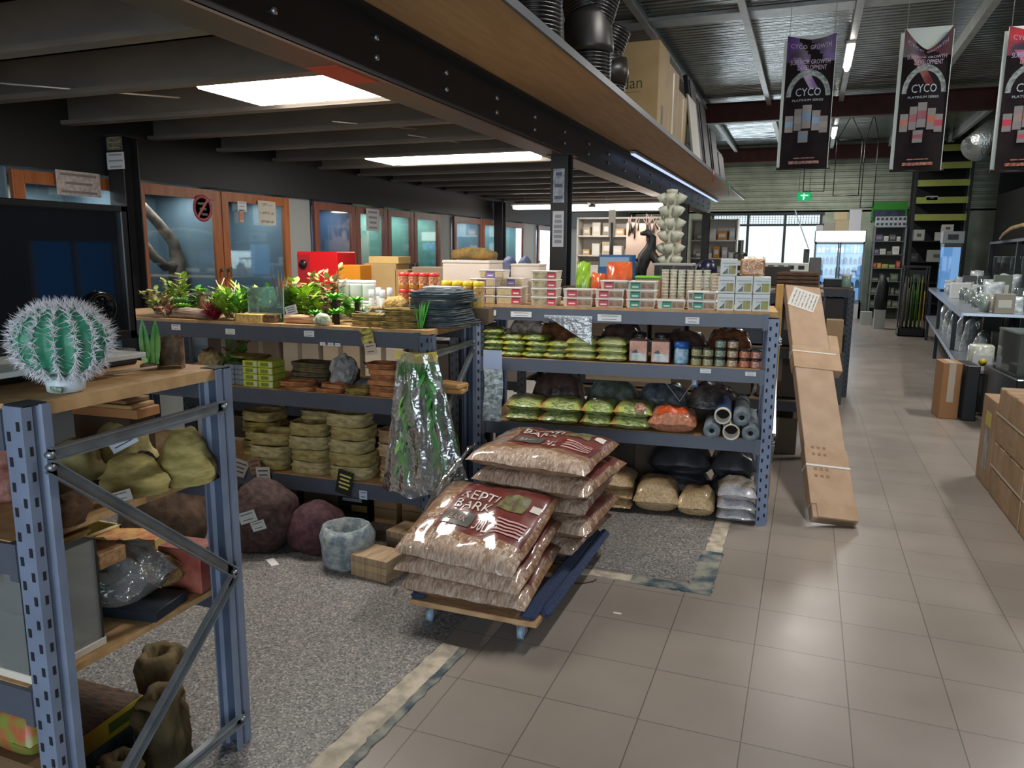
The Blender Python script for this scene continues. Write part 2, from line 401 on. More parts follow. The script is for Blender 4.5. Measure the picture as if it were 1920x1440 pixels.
# front wall with the shop window behind the camera
mb = MB(); mb.box(XL - .9, -2.9, YN - .1, YN, 0, ZC + .3); mb.box(4.1, XR, YN - .1, YN, 0, ZC + .3); mb.box(-2.9, 4.1, YN - .1, YN, 2.75, ZC + .3); mb.box(-2.9, 4.1, YN - .1, YN, 0, .3)
struct(mb, 'wall_front', PAINT, 'shop front wall')
t = bpy.data.objects.new('window_2', None); C.objects.link(t); t['kind'] = 'structure'
mb = MB()
for x in (-2.9, -.6, 1.7, 4.02): mb.box(x, x + .08, YN - .08, YN, .3, 2.75)
mb.build('frame', M('#44484b', .5), t)
t = bpy.data.objects.new('window_3', None); C.objects.link(t); t['kind'] = 'structure'
mb = MB()
for y in (7.2, 7.87, 8.54): mb.box(XR, XR + .06, y, y + .06, .8, 1.7)
mb.build('frame', M('#44484b', .5), t)
mb = MB(); mb.box(XR + .06, XR + .065, 7.2, 8.6, .8, 1.7); mb.build('pane', CLEAR('#54748f', .2, .05), t)
# roof lined with ribbed silver foil, purlins along the aisle, two dark red rafters
def foil():
    m = bpy.data.materials.new('silver_foil_lining'); m.use_nodes = True; nt = m.node_tree; b = nt.nodes['Principled BSDF']
    b.inputs['Metallic'].default_value = .9; b.inputs['Roughness'].default_value = .2; b.inputs['Base Color'].default_value = lin('#a9b0b0')
    tc = nt.nodes.new('ShaderNodeTexCoord'); mp = nt.nodes.new('ShaderNodeMapping'); mp.inputs['Scale'].default_value = (.7, 3.5, 1)
    n = nt.nodes.new('ShaderNodeTexNoise'); n.inputs['Scale'].default_value = 1.8; n.inputs['Detail'].default_value = 1.5
    nt.links.new(tc.outputs['Object'], mp.inputs[0]); nt.links.new(mp.outputs[0], n.inputs['Vector'])
    wv = nt.nodes.new('ShaderNodeTexWave'); wv.bands_direction = 'Y'; wv.inputs['Scale'].default_value = 2.4; wv.inputs['Distortion'].default_value = .6; wv.inputs['Detail'].default_value = 2
    nt.links.new(tc.outputs['Object'], wv.inputs['Vector'])
    ad = nt.nodes.new('ShaderNodeMath'); ad.operation = 'MULTIPLY_ADD'; ad.inputs[1].default_value = .45
    nt.links.new(wv.outputs['Fac'], ad.inputs[0]); nt.links.new(n.outputs['Fac'], ad.inputs[2])
    bp = nt.nodes.new('ShaderNodeBump'); bp.inputs['Strength'].default_value = .6; bp.inputs['Distance'].default_value = .06
    nt.links.new(ad.outputs[0], bp.inputs['Height']); nt.links.new(bp.outputs[0], b.inputs['Normal'])
    return m
mb = MB(); mb.box(XL - .9, XR, YN, YF + .1, ZC, ZC + .1); struct(mb, 'ceiling', foil(), 'roof lining of ribbed silver foil')
GALV = M('#b9bebb', .45, metal=.0, var=.10, scale=8)
for i, x in enumerate((-3.3, -2.1, -.93, .3, 1.68, 3.0, 4.3)):
    mb = MB(); mb.box(x - .012, x + .012, YN, YF, ZC - .15, ZC); mb.box(x - .012, x + .07, YN, YF, ZC - .165, ZC - .15); mb.box(x + .06, x + .07, YN, YF, ZC - .15, ZC - .13)
    struct(mb, 'trim_%d' % (i + 2), GALV, 'galvanised roof purlin running down the shop')
for i, y in enumerate((3.5, 10.2)):
    mb = MB(); mb.box(XL, XR, y - .16, y + .16, ZC - .05, ZC - .004); struct(mb, 'trim_%d' % (20 + i), GALV)
for i, (y, z) in enumerate(((15.6, 4.42), (22.3, 4.42))):
    mb = MB(); mb.box(XL - .8, XR, y - .09, y + .09, z - .02, z); mb.box(XL - .8, XR, y - .012, y + .012, z - .34, z); mb.box(XL - .8, XR, y - .09, y + .09, z - .36, z - .34)
    struct(mb, 'trim_%d' % (9 + i), RED, 'dark red steel rafter across the roof')

# ------------------------------------------------------------------ mezzanine: plywood deck, black edge beam, purlin joists, posts
BLACK = M('#17181a', .45, var=.15, scale=10); JOIST = M('#7d756b', .42, metal=.4, var=.12, scale=5, stretch=(.4, 1, 1))
PLY = M('#9c7a52', .65, hex2='#a8875f', scale=5, stretch=(6, .5, 1)); PLY2 = M('#5f564b', .7, var=.15, scale=3)
mez = bpy.data.objects.new('ceiling_mezzanine', None); C.objects.link(mez); mez['kind'] = 'structure'; mez['label'] = 'low mezzanine over the left bay with a plywood deck on black steel'
MY0, MY1 = -3.4, 16.6
mb = MB(); mb.box(XL, -1.34, MY0, MY1, 2.70, 2.722, [1, 0, 0, 0, 0, 0])
mb.f.append(mb.f[0]); mb.m.append(0); mb.s.append(False); mb.f.pop(); mb.m.pop(); mb.s.pop()
mb.build('deck', [PLY, PLY], mez)
mb = MB(); mb.box(-1.345, -1.325, MY0, MY1, 2.69, 2.735); mb.build('deck_edging', M('#4a4d52', .45, metal=.3), mez)
mb = MB(); mb.box(-2.06, -2.0, MY0, MY1, 2.425, 2.70, 0); mb.box(-2.2, -2.0, MY0, MY1, 2.415, 2.43, 1); mb.box(-2.0, -1.93, MY0, MY1, 2.685, 2.70, 0)
mb.box(-2.2, -2.06, MY0, MY1, 2.43, 2.45, 1)
mb.build('edge_beam', [BLACK, M('#5d5550', .4, metal=.4, hex2='#74553f', scale=2.2, stretch=(1, .35, 1))], mez)
# red marking along the beam flange
mb = MB(); mb.box(-2.19, -2.02, 3.05, 3.4, 2.412, 2.4155); mb.build('red_mark', M('#c2452f', .6), mez)
y = -2.695; k = 0
JY = []
while y < MY1 - .2:
    JY.append(y); mb = MB()
    mb.box(XL, -2.06, y - .01, y + .01, 2.46, 2.70); mb.box(XL, -2.06, y - .075, y + .01, 2.455, 2.467); mb.box(XL, -2.06, y - .01, y + .075, 2.688, 2.70); mb.box(XL, -2.06, y - .078, y - .07, 2.467, 2.482)
    mb.build('joist', JOIST, mez); y += .755
for y in JY:                                                                 # bolt pairs on the beam face
    if y > 1:
        mb = MB()
        for z in (2.51, 2.60): mb.cyl((-2.0, y, z), (-1.985, y, z), .014, 6, 0)
        mb.build('bolt', M('#a7a9a8', .35, metal=.8), mez)
for (x0, y0, x1, y1) in ((-4.1, 3.0, -3.6, 3.75), (-3.1, 4.6, -2.8, 5.25), (-2.9, 5.3, -2.8, 6.0)):
    mb = MB(); mb.cyl((x0, y0, 2.47), (x1, y1, 2.5), .005, 6); mb.build('tie_rod', M('#c9c4bb', .4, metal=.6), mez)
# plain steel posts under the beam and along the wall
def post(x, y, papers, z1=2.42):
    t = bpy.data.objects.new('trim_post', None); C.objects.link(t); t['kind'] = 'structure'; t['label'] = 'black steel post under the mezzanine beam'; t.location = (x, y, 0)
    mb = MB(); mb.box(-.075, .075, -.075, -.065, 0, z1); mb.box(-.075, .075, .065, .075, 0, z1); mb.box(-.006, .006, -.07, .07, 0, z1); mb.box(-.11, .11, -.1, .1, z1 - .012, z1); mb.box(-.1, .1, -.1, .1, 0, .012)
    mb.build('column', BLACK, t)
    return t
post(-2.03, 6.42, 1); post(-2.05, 13.4, 0); post(-2.05, 16.4, 0); post(-4.82, 4.42, 0); post(-4.82, 11.9, 0)

# fluorescent battens
def batten(x0, x1, y, z, wd, power, label, group=None, drop=0, em=9.0):
    t = thing('fluorescent_batten', label, 'light', ((x0 + x1) / 2, y, z), group=group); L = (x1 - x0) / 2
    mb = MB(); mb.box(-L - .03, L + .03, -wd / 2, wd / 2, .02, .055, 0, .008)
    mb.build('body', M('#cfd0cd', .5), t)
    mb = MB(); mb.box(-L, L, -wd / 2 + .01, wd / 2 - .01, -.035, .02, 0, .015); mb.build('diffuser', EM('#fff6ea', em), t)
    if drop:
        for x in (-L * .7, L * .7): mb = MB(); mb.cyl((x, 0, .055), (x, 0, .055 + drop), .004, 6); mb.build('hanger', M('#b9b9b6', .5), t)
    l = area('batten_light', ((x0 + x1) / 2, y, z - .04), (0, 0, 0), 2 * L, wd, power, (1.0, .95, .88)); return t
batten(-3.15, -2.22, 3.66, 2.49, .56, 30, 'wide glowing panel between the nearest mezzanine joists, put in for the lit joist face')  # wide diffuser stands in for a joist face lit by a hidden tube
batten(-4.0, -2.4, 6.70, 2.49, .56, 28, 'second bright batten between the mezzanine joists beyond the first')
batten(-4.45, -3.25, 11.6, 2.31, .2, 20, 'bright batten hanging on rods, left of the black post', drop=.12)
batten(-3.1, -2.1, 11.6, 2.31, .2, 20, 'bright batten hanging on rods, right of the black post', drop=.12)
batten(-4.3, -2.3, 13.88, 2.40, .2, 18, 'far batten under the mezzanine above the white shelves', drop=.04)
batten(-4.6, -3.4, .7, 2.49, .2, 22, 'added unseen batten above the near rack, lifting the shade there')  # added out of view to lift the shade under the deck
# strip light clipped under the deck edge
t = thing('strip_light', 'long thin blue white strip light under the plywood edge', 'light', (-1.86, 12.4, 2.66))
mb = MB(); mb.box(-.03, .03, -4.0, 4.0, 0, .025); mb.build('channel', M('#aeb4ba', .4), t)
mb = MB(); mb.box(-.02, .02, -4.0, 4.0, -.012, 0); mb.build('diffuser', EM('#b9ccff', 1.3), t)
# ceiling battens; all but the one between the banners added to lift shadows
def hibay(x, y, label, power=40):
    t = thing('ceiling_batten', label, 'light', (x, y, 4.27))
    mb = MB(); mb.box(-.06, .06, -.7, .7, .02, .07, 0, .01); mb.build('body', M('#d6d6d3', .5), t)
    mb = MB(); mb.cyl((0, -.68, 0), (0, .68, 0), .035, 10); mb.build('tube', EM('#fff8ee', 28), t)
    area('ceiling_batten_light', (x, y, 4.2), (0, 0, 0), .2, 1.4, power, (1, .97, .92))
hibay(.31, 12.0, 'lit fluorescent tube on the roof purlin between the first two banners', 90)
hibay(.31, 4.5, 'added tube lamp high over the near aisle, brightening the floor and racks', 90)
hibay(2.9, 8.0, 'added tube lamp on the roof, brightening the right hand benches', 120)
hibay(.31, 19.0, 'added tube lamp on the roof above the fridge, brightening the far end', 100)
hibay(-3.4, 19.0, 'added tube lamp on the roof, brightening the part beyond the mezzanine', 50)
# ================================================================== steel shelving racks
BLUE = M('#727e93', .42, var=.08, scale=9); GALVB = M('#8f9599', .38, metal=.65, var=.15, scale=14); BEAM = M('#4d525e', .45, var=.06, scale=6)
CHIP = M('#b08a5c', .7, hex2='#c39c6c', scale=22); SLOT = M('#11151d', .8)
def upright(t, u, w, H, face, mat=BLUE, sh=1.0):
    """one perforated post, open C section; face = -1 perforations look to the front, +1 to the back"""
    mb = MB(); f = face
    P = [(-.03, 0), (.03, 0), (.03, .026), (.024, .03), (.024, .04), (.036, .046), (.036, .068), (.03, .068), (.03, .052), (.018, .046), (.018, .008), (-.018, .008), (-.018, .046), (-.03, .052), (-.03, .068), (-.036, .068), (-.036, .046), (-.024, .04), (-.024, .03), (-.03, .026)]
    poly = [(u + x, w + (y - .034) * (1 if f < 0 else -1)) for x, y in P]
    if f > 0: poly.reverse()
    mb.prism(poly, 0, H, 0)
    yy = w + (-.0345 if f < 0 else .0345); z = .04
    while z < H - .03:
        for k in (-1, 1):
            zz = z + (.0 if k < 0 else .025); x = u + k * .016
            mb.box(x - .005, x + .005, min(yy, yy + .0012 * (-1 if f < 0 else 1)), max(yy, yy + .0012 * (-1 if f < 0 else 1)), zz - .011, zz + .011, 1)
            if f < 0: mb.box(u + k * .0302 - .0006, u + k * .0302 + .0006, w - .022, w - .014, zz - .011, zz + .011, 1)
        z += .06
    mb.box(u - .03, u + .03, w - .03, w + .03, H - .002, H + .003, 1)
    return mb.build('post', [mat, SLOT], t)
def rack(name, label, fr, L, D, H, levels, bh=.078, ends=(0, 1), braces=(), pm=BLUE, bm=BEAM, board=CHIP, lower_end=0):
    t = thing(name, label, 'shelving', (fr.o[0], fr.o[1], 0), fr.a)
    for u in (0, L):
        upright(t, u, .034, H, -1, pm); upright(t, u, D - .034, H, 1, pm)
    for z in levels:
        for w0 in (.0, D - .035):
            mb = MB(); mb.box(.03, L - .03, w0, w0 + .035, z - bh, z, 0); mb.box(.032, .06, w0 - .004, w0 + .036, z - bh * 1.15, z + .004, 0); mb.box(L - .06, L - .032, w0 - .004, w0 + .036, z - bh * 1.15, z + .004, 0)
            mb.build('beam', bm, t)
        mb = MB(); mb.box(-.0 + .04 if z < H - .02 else -.02, L - .04 if z < H - .02 else L + .02, .012, D - .012, z - .016, z + .0025 if z < H - .02 else z + .016); mb.build('shelf_board', board, t)
    for e in ends:
        u = 0 if e == 0 else L; s_ = 1 if e else -1
        for (w0, z0, w1, z1) in braces:
            mb = MB(); a = Vector((u + s_ * .03, w0, z0)); b_ = Vector((u + s_ * .03, w1, z1)); d = (b_ - a).normalized(); n = Vector((0, -d.z, d.y))
            for (o1, o2, q1, q2) in ((-.016, .016, -.003, .0), (-.016, -.013, 0, .016), (.013, .016, 0, .016)):
                vs = []
                for p in (a, b_):
                    for (oo, qq) in ((o1, q1), (o2, q1), (o2, q2), (o1, q2)): vs.append(tuple(p + n * oo + Vector((s_ * (qq + .006), 0, 0))))
                mb.add(vs, [(0, 1, 2, 3), (7, 6, 5, 4), (0, 4, 5, 1), (1, 5, 6, 2), (2, 6, 7, 3), (3, 7, 4, 0)])
            for p in (a, b_): mb.cyl(tuple(p + Vector((s_ * .002, 0, 0))), tuple(p + Vector((s_ * .02, 0, 0))), .009, 6)
            mb.build('brace', GALVB, t)
    return t
FN = Frame(-3.42, 1.155, 0)
NL = 1.77; ND = .67
rack('shelving_rack', 'nearest blue steel rack with open braced end and cactus on top', FN, NL, ND, 1.25, (.54, .915, 1.235), braces=((.05, 1.13, .62, 1.14), (.05, 1.10, .62, .61), (.62, .60, .05, .12), (.62, .11, .05, .10)), ends=(1,))
TAGW = M('#e4e4e2', .6); INK = M('#3a3d42', .6)
def tag(loc, rz, w, h, label, lines=2, col=TAGW, cat='price tag', name='price_tag', tilt=0, group=None, ink=INK):
    mb = MB(); mb.box(-w / 2, w / 2, -.0015, 0, -h / 2, h / 2, 0)
    for i in range(lines):
        z = h * (.28 - .5 * i / max(1, lines - 1) if lines > 1 else 0); q = w * (.36 - .06 * (i % 2)); mb.box(-q, q, -.0022, -.0015, z - h * .035, z + h * .035, 1)
    return solo(mb, name, [col, ink], label, cat, loc, 0, group, (0, tilt, rz))

# ---------------------------------------------------------------- things on the nearest rack
# black display tank on a pale sheet
t = thing('display_tank', 'large black glass tank with a round vent on the nearest rack', 'tank', (-2.36, 1.36, 1.318))
GLOSSB = M('#0b0d10', .06, coat=.6); SATB = M('#101113', .35)
mb = MB(); w2, d2, h2 = .36, .48, .415
for (x0, x1, y0, y1, z0, z1) in ((-w2, w2, -d2, d2, 0, .03), (-w2, w2, -d2, d2, h2 - .02, h2), (-w2, -w2 + .02, -d2, d2, 0, h2), (w2 - .03, w2, -d2, -d2 + .03, 0, h2), (w2 - .03, w2, d2 - .03, d2, 0, h2), (-w2, w2, d2 - .012, d2, 0, h2), (-w2, w2, -d2, -d2 + .012, 0, h2)): mb.box(x0, x1, y0, y1, z0, z1, 0, .003)
mb.build('casing', SATB, t)
mb = MB(); mb.box(w2 - .018, w2 - .012, -d2 + .03, d2 - .03, .03, h2 - .02); mb.build('front_glass', M('#0e141a', .035, spec=.9, coat=1.0), t)
mb = MB()
for y in (-.10, -.045): mb.box(w2 - .012, w2 + .002, y, y + .008, .03, h2 - .02)
mb.build('slide_track', M('#1c2126', .25), t)
mb = MB(); T = Matrix.Translation((w2 - .01, .355, .105)) @ Matrix.Rotation(R(90), 4, 'Y')
mb.lathe([(.052, 0), (.052, .012), (.046, .016), (.036, .013), (.034, .008), (.012, .008), (.0, .012)], 26, (0, 0, 0), 0, True, T)
for k in range(8): a = k * PI / 4; mb.box(w2 + .001, w2 + .006, .355 + math.cos(a) * .022 - .004, .355 + math.cos(a) * .022 + .004, .105 + math.sin(a) * .022 - .004, .105 + math.sin(a) * .022 + .004)
mb.build('round_vent', M('#0c0d0f', .12, coat=.8), t)
mb = MB(); mb.box(-.55, .55, -.36, .36, 0, .014, 0, .002); solo(mb, 'pale_board', M('#c9c9c6', .45), 'thin off white board lying under the black tank', 'board', (-2.285, 1.26, 1.30))
mb = MB(); mb.box(-.5, .5, -.34, .34, 0, .048, 0, .006); solo(mb, 'black_tray', M('#0e0f10', .6), 'flat black tray between the pale board and the rack top', 'tray', (-2.42, 1.42, 1.2515))
# white spined barrel cactus
t = thing('cactus', 'white spined green ball cactus ornament on the rack corner', 'cactus', (-1.70, 1.335, 1.2515))
mb = MB()
def cact(u, v):
    a = 2 * PI * u; th = PI * (.06 + .9 * v); rr = (1 + .06 * math.cos(a * 15)) * math.sin(th)
    return (.098 * rr * math.cos(a), .098 * rr * math.sin(a), .125 - .09 * math.cos(th))
mb.grid(cact, 120, 22, 0); mb.build('body', M('#2c7a5c', .5, hex2='#3c9272', scale=40), t)
mb = MB(); g = rng(5)
for i in range(15):
    a = 2 * PI * i / 15
    for k in range(19):
        th = PI * (.05 + .86 * k / 18); rr = 1.09 * math.sin(th); c = Vector((.098 * rr * math.cos(a), .098 * rr * math.sin(a), .125 - .09 * math.cos(th)))
        n = Vector((math.sin(th) * math.cos(a), math.sin(th) * math.sin(a), -math.cos(th)))
        for q in range(13):
            d = (n + Vector((g.uniform(-1, 1), g.uniform(-1, 1), g.uniform(-1, 1))) * 1.25).normalized(); L = g.uniform(.016, .03); s_ = d.orthogonal().normalized() * .0014; s2 = d.cross(s_)
            mb.add([tuple(c + s_), tuple(c - s_ * .5 + s2 * .9), tuple(c - s_ * .5 - s2 * .9), tuple(c + d * L)], [(0, 1, 3), (1, 2, 3), (2, 0, 3)])
mb.build('spines', M('#e3dfe4', .5), t, kind='stuff')
mb = MB(); mb.lathe([(.036, 0), (.042, .004), (.044, .03), (.036, .04), (.0, .042)], 20, wob=.06); mb.build('base', M('#cfdce2', .4), t)
mb = MB(); mb.box(.002, .04, -.0455, -.043, .006, .019); mb.build('label_sticker', M('#35533f', .5, hex2='#b8c4b0', scale=90), t)
# agave
t = thing('agave', 'small artificial agave with two tall green blades beside the cactus', 'plant', (-1.80, 1.69, 1.2515))
mb = MB()
for (dx, dy, tx, L, wd, a) in ((-.012, 0, -.10, .135, .032, 0), (.022, 0, .03, .135, .03, .4), (0, .01, .6, .05, .02, .2), (0, -.01, -.5, .05, .02, 0), (.01, -.012, .2, .04, .018, 0), (-.01, .02, -.8, .045, .015, 0)): mb.leaf((dx, dy, .012), (tx, .05, 1), L, wd, 0.02, 0, 6, 0, (.9, .4, 0) if L > .1 else None); mb.leaf((dx, dy, .012), (tx, .05, 1), L * .97, wd * .5, 0.02, 0, 6, 0, (-.4, .9, 0)) if L > .1 else None
mb.build('leaves', M('#3f9a3c', .4, hex2='#86b85a', scale=14), t)
mb = MB(); mb.blob((0, 0, .008), (.03, .026, .014), 2, .3, 3, 3); mb.build('base', M('#8b7a5c', .9, var=.3, scale=60), t)
mb = MB(); mb.grid(lambda u, v: ((.045 + .006 * nz(v * 6, u * 4)) * math.cos(PI * (.15 + 1.05 * u)) , (.04) * math.sin(PI * (.15 + 1.05 * u)), .095 * v * (1 - .15 * abs(u - .5))), 14, 6, 0); solo(mb, 'curled_bark', M('#4a392b', .7, hex2='#8a6a50', scale=30, bump=.3), 'dark curled piece of bark standing behind the small agave', 'bark', (-1.765, 1.735, 1.2515), R(-30))
mb = MB(); mb.tube([(-.05, -.03, .004), (0, 0, .010), (.06, .05, .02)], [.006, .005, .003], 6); solo(mb, 'stick', M('#c9ab8b', .7), 'pale stick lying in front of the small agave', 'stick', (-1.775, 1.585, 1.2515))

# rock hides on the second shelf
OLIVE = M('#8d8350', .85, hex2='#5f5a36', scale=16, bump=.5, stretch=(1, 1, 3)); OLIVE2 = M('#aa9f68', .8, hex2='#7d764a', scale=14, bump=.5); OLIVE3 = M('#b8a868', .8, hex2='#8f8248', scale=14, bump=.5, stretch=(1, 1, 3))
REDROCK = M('#8a5246', .85, hex2='#b98a7e', scale=24, bump=.6); BROWNR = M('#4d3524', .85, hex2='#7a5638', scale=18, bump=.5); GREYROCK = M('#77787a', .85, hex2='#b3b1ac', scale=26, bump=.6)
ZS = .918
def rock(name, label, loc, r, seed, mat, amp=.14, strata=.05, rz=0, cat='rock ornament', flat=.7, group=None):
    mb = MB(); mb.blob((0, 0, r[2] * flat), r, 4, amp, 1.3, seed, 0, strata, flat); return solo(mb, name, mat, label, cat, loc, rz, group)
def hide(name, label, loc, r, seed, mat, rz=0, open_ang=-90):
    """half dome reptile hide with a dark mouth"""
    t = thing(name, label, 'rock hide', loc, rz)
    mb = MB(); mb.blob((0, 0, 0), r, 4, .10, 1.5, seed, 0, .08, 0.02); mb.build('shell', mat, t)
    mb = MB(); a = R(open_ang); c = Vector((math.cos(a), math.sin(a), 0)); s_ = Vector((-c.y, c.x, 0)); P = []
    for k in range(11): q = PI * k / 10; P.append(c * (r[0] * .985 if abs(c.x) > .7 else r[1] * .985) * (1 - .12 * math.sin(q)) + s_ * math.cos(q) * r[0] * .36 + Vector((0, 0, math.sin(q) * r[2] * .42)))
    mb.add([tuple(p + c * .012) for p in P] + [tuple(p - c * .03) for p in P], [tuple(range(11))] + [(k, k + 1, 12 + k, 11 + k) for k in range(10)]); mb.build('mouth', M('#15120c', .95), t)
    return t
rock('rock_ornament', 'rough red pink rock ornament at the back of the second shelf', (-2.07, 1.40, ZS), (.11, .12, .12), 3, REDROCK, .22, 0)
hide('rock_hide', 'round olive rock hide with dark side at the far end of the shelf', (-1.715, 1.72, ZS), (.088, .085, .152), 11, OLIVE3, 0, 200)
hide('rock_hide', 'low olive rock hide with a dark mouth at the shelf edge', (-1.775, 1.575, ZS), (.10, .085, .098), 23, OLIVE3, .3, 215)
hide('rock_hide', 'smooth olive hide half hidden behind the galvanised brace', (-1.99, 1.545, ZS), (.105, .10, .13), 31, OLIVE2, .2, 250)
hide('rock_hide', 'tilted grey green hide at the back carrying a folded tag', (-1.985, 1.735, ZS), (.10, .085, .15), 37, OLIVE2, .5, 330)
rock('rock_ornament', 'brown square stump ornament below the brace on the shelf edge', (-1.72, 1.30, ZS), (.075, .07, .075), 41, BROWNR, .18, .1)
tag((-1.895, 1.655, ZS + .115), R(25), .085, .05, 'folded white tag lying on the tilted rock hide', 3, M('#c9d2e2', .5), tilt=R(-28))
tag((-1.705, 1.46, ZS + .02), R(40), .07, .03, 'white tag lying on the shelf edge before the low rock hide', 2, tilt=R(-12))
mb = MB(); mb.blob((0, 0, .05), (.04, .04, .055), 3, .5, 2.2, 9); solo(mb, 'driftwood', M('#3a2a1f', .9, hex2='#6a5240', scale=20, bump=.5), 'gnarled dark driftwood behind the brace bar', 'driftwood', (-1.905, 1.385, ZS))
for i, (x, y, z, sx, sy, sz, mt, lb) in enumerate(((-2.05, 1.775, ZS + .16, .13, .05, .03, M('#a9764a', .6), 'orange brown flat timber box lying on the rear rocks'), (-2.06, 1.775, ZS + .19, .12, .05, .012, M('#b7915f', .6), 'thin pale timber board on the flat timber box'), (-2.07, 1.775, ZS + .205, .11, .05, .012, M('#8a653f', .6), 'upper brown timber board under the rack top'))):
    mb = MB(); mb.box(-sx, sx, -sy, sy, 0, sz, 0, .002); solo(mb, 'timber_board', mt, lb, 'board', (x, y, z), R(4))
mb = MB(); mb.box(-.12, .12, -.05, .05, 0, .16, 0, .003); solo(mb, 'brown_box', M('#3e2f22', .8), 'dark brown carton standing at the back carrying the flat timber box', 'box', (-2.06, 1.775, ZS))
rock('rock_ornament', 'red brown rock ornament left of the front post', (-2.06, 1.24, ZS), (.10, .06, .11), 51, REDROCK, .18, 0)
# third shelf
ZT = .543
t = thing('glass_tank', 'small clear glass tank with a yellow dotted sticker behind the front post', 'tank', (-2.06, 1.285, ZT))
mb = MB(); w_, d_, h_ = .345, .105, .30
for (x0, x1, y0, y1) in ((-w_, w_, -d_, -d_ + .005), (-w_, w_, d_ - .005, d_), (-w_, -w_ + .005, -d_, d_), (w_ - .005, w_, -d_, d_)): mb.box(x0, x1, y0, y1, .02, h_)
mb.build('glass', CLEAR('#eef5f4', .4, .04, haze=.12), t)
mb = MB(); mb.box(-w_ - .004, w_ + .004, -d_ - .004, d_ + .004, 0, .022, 0, .002); mb.build('base_rim', M('#d8cfc0', .5), t)
for (x, y) in ((w_ - .003, -d_ + .003), (w_ - .003, d_ - .003)): mb = MB(); mb.box(x - .003, x + .004, y - .003, y + .003, .02, h_); mb.build('edge_strip', M('#1d2428', .3), t)
mb = MB(); mb.box(-.12, .27, -d_ - .003, -d_ - .001, h_ - .05, h_ - .005, 0)
for i in range(14): x = -.10 + i * .028; mb.lathe([(.008, 0), (.0, .0005)], 8, (0, 0, 0), 1, False, Matrix.Translation((x, -d_ - .0031, h_ - .028)) @ Matrix.Rotation(R(90), 4, 'X'))
mb.build('dotted_sticker', [M('#e0b53a', .5), INK], t)
def boards(name, label, loc, sx, sy, n, th, mats, rz=0, jit=.01, seed=1):
    t = thing(name, label, 'board stack', loc, rz); g = rng(seed)
    for i in range(n):
        mb = MB(); j = g.uniform(-jit, jit); mb.box(-sx + j, sx + j, -sy + j, sy + g.uniform(-jit, jit), i * th, (i + 1) * th - .0008, 0, .0008); mb.build('board', mats[i % len(mats)], t)
    return t
for i in range(5):
    mb = MB(); mb.box(-.15, .15, -.1, .1, 0, .011, 0, .001); solo(mb, 'timber_board', [M('#c2a06c', .7, var=.15, scale=30), M('#b08d58', .7, var=.15, scale=30)][i % 2], ['lowest', 'second', 'middle', 'fourth', 'topmost'][i] + ' thin board of the stack lying on the small glass tank', 'board', (-1.90 + .012 * (i % 2), 1.295, ZT + .302 + i * .0115), R(1.5 * (i % 3)))
mb = MB(); mb.box(-.2, .2, -.045, .045, 0, .045, 0, .003); solo(mb, 'timber_offcut', M('#b38a5e', .65, hex2='#8d6644', scale=9, stretch=(.6, 6, 6)), 'square timber offcut with a pale sawn end above the clear bag', 'offcut', (-1.93, 1.45, ZT + .20), R(0))
mb = MB(); mb.box(-.13, .13, -.04, .04, 0, .198, 0, .003); solo(mb, 'dark_box', M('#24201d', .8), 'dark box standing behind the small glass tank under the offcut', 'box', (-2.03, 1.45, ZT))
# yellow rimmed tray
mb = MB(); mb.box(-.2, .2, -.14, .14, 0, .012, 0)
for (x0, x1, y0, y1) in ((-.2, .2, -.14, -.125), (-.2, .2, .125, .14), (-.2, -.185, -.14, .14), (.185, .2, -.14, .14)): mb.box(x0, x1, y0, y1, .0, .16, 0, .004)
solo(mb, 'storage_tub', M('#c8bb7e', .5), 'cream yellow open tub at the back of the third shelf', 'tub', (-2.27, 1.64, ZT))
t = thing('printed_box', 'cream carton printed in orange and red on the third shelf', 'box', (-1.985, 1.735, ZT), R(24))
mb = MB(); mb.box(-.10, .10, -.055, .055, 0, .15, 0, .002); mb.build('carton', M('#cdb56e', .6), t)
mb = MB(); mb.box(-.098, .098, -.053, .053, .1505, .152); mb.box(-.101, -.1003, -.053, .053, .02, .14)
mb.build('print', M('#c2502f', .5, hex2='#e0b060', scale=22), t)
mb = MB(); mb.blob((0, 0, .04), (.095, .06, .06), 3, .2, 2.5, 4, 0, 0, .6); solo(mb, 'coir_brick', M('#a3804f', .95, hex2='#7d5f38', scale=60, bump=.8), 'fibrous tan coir mound in front of the printed carton', 'coir', (-1.84, 1.70, ZT + .03))
mb = MB(); mb.box(-.11, .11, -.075, .075, 0, .032, 0, .002); solo(mb, 'dark_tray', M('#232b35', .4), 'blue black shallow tray sticking out of the clear bag', 'tray', (-1.80, 1.585, ZT), R(10))
mb = MB(); mb.box(-.085, .07, -.055, .045, 0, .14, 0, .003); solo(mb, 'red_box', M('#8a3f35', .6, hex2='#a8604e', scale=16), 'dull red carton by the rear post of the third shelf', 'box', (-1.765, 1.77, ZT + .002), R(5))
mb, top = sack(.34, .22, .16, 12, wr=.035, pinch=.6); solo(mb, 'plastic_bag', CLEAR('#eef3f6', .42, .13, .9, 18, .20), 'crumpled clear plastic bag lying over the blue black tray', 'bag', (-1.88, 1.54, ZT + .035), R(8))
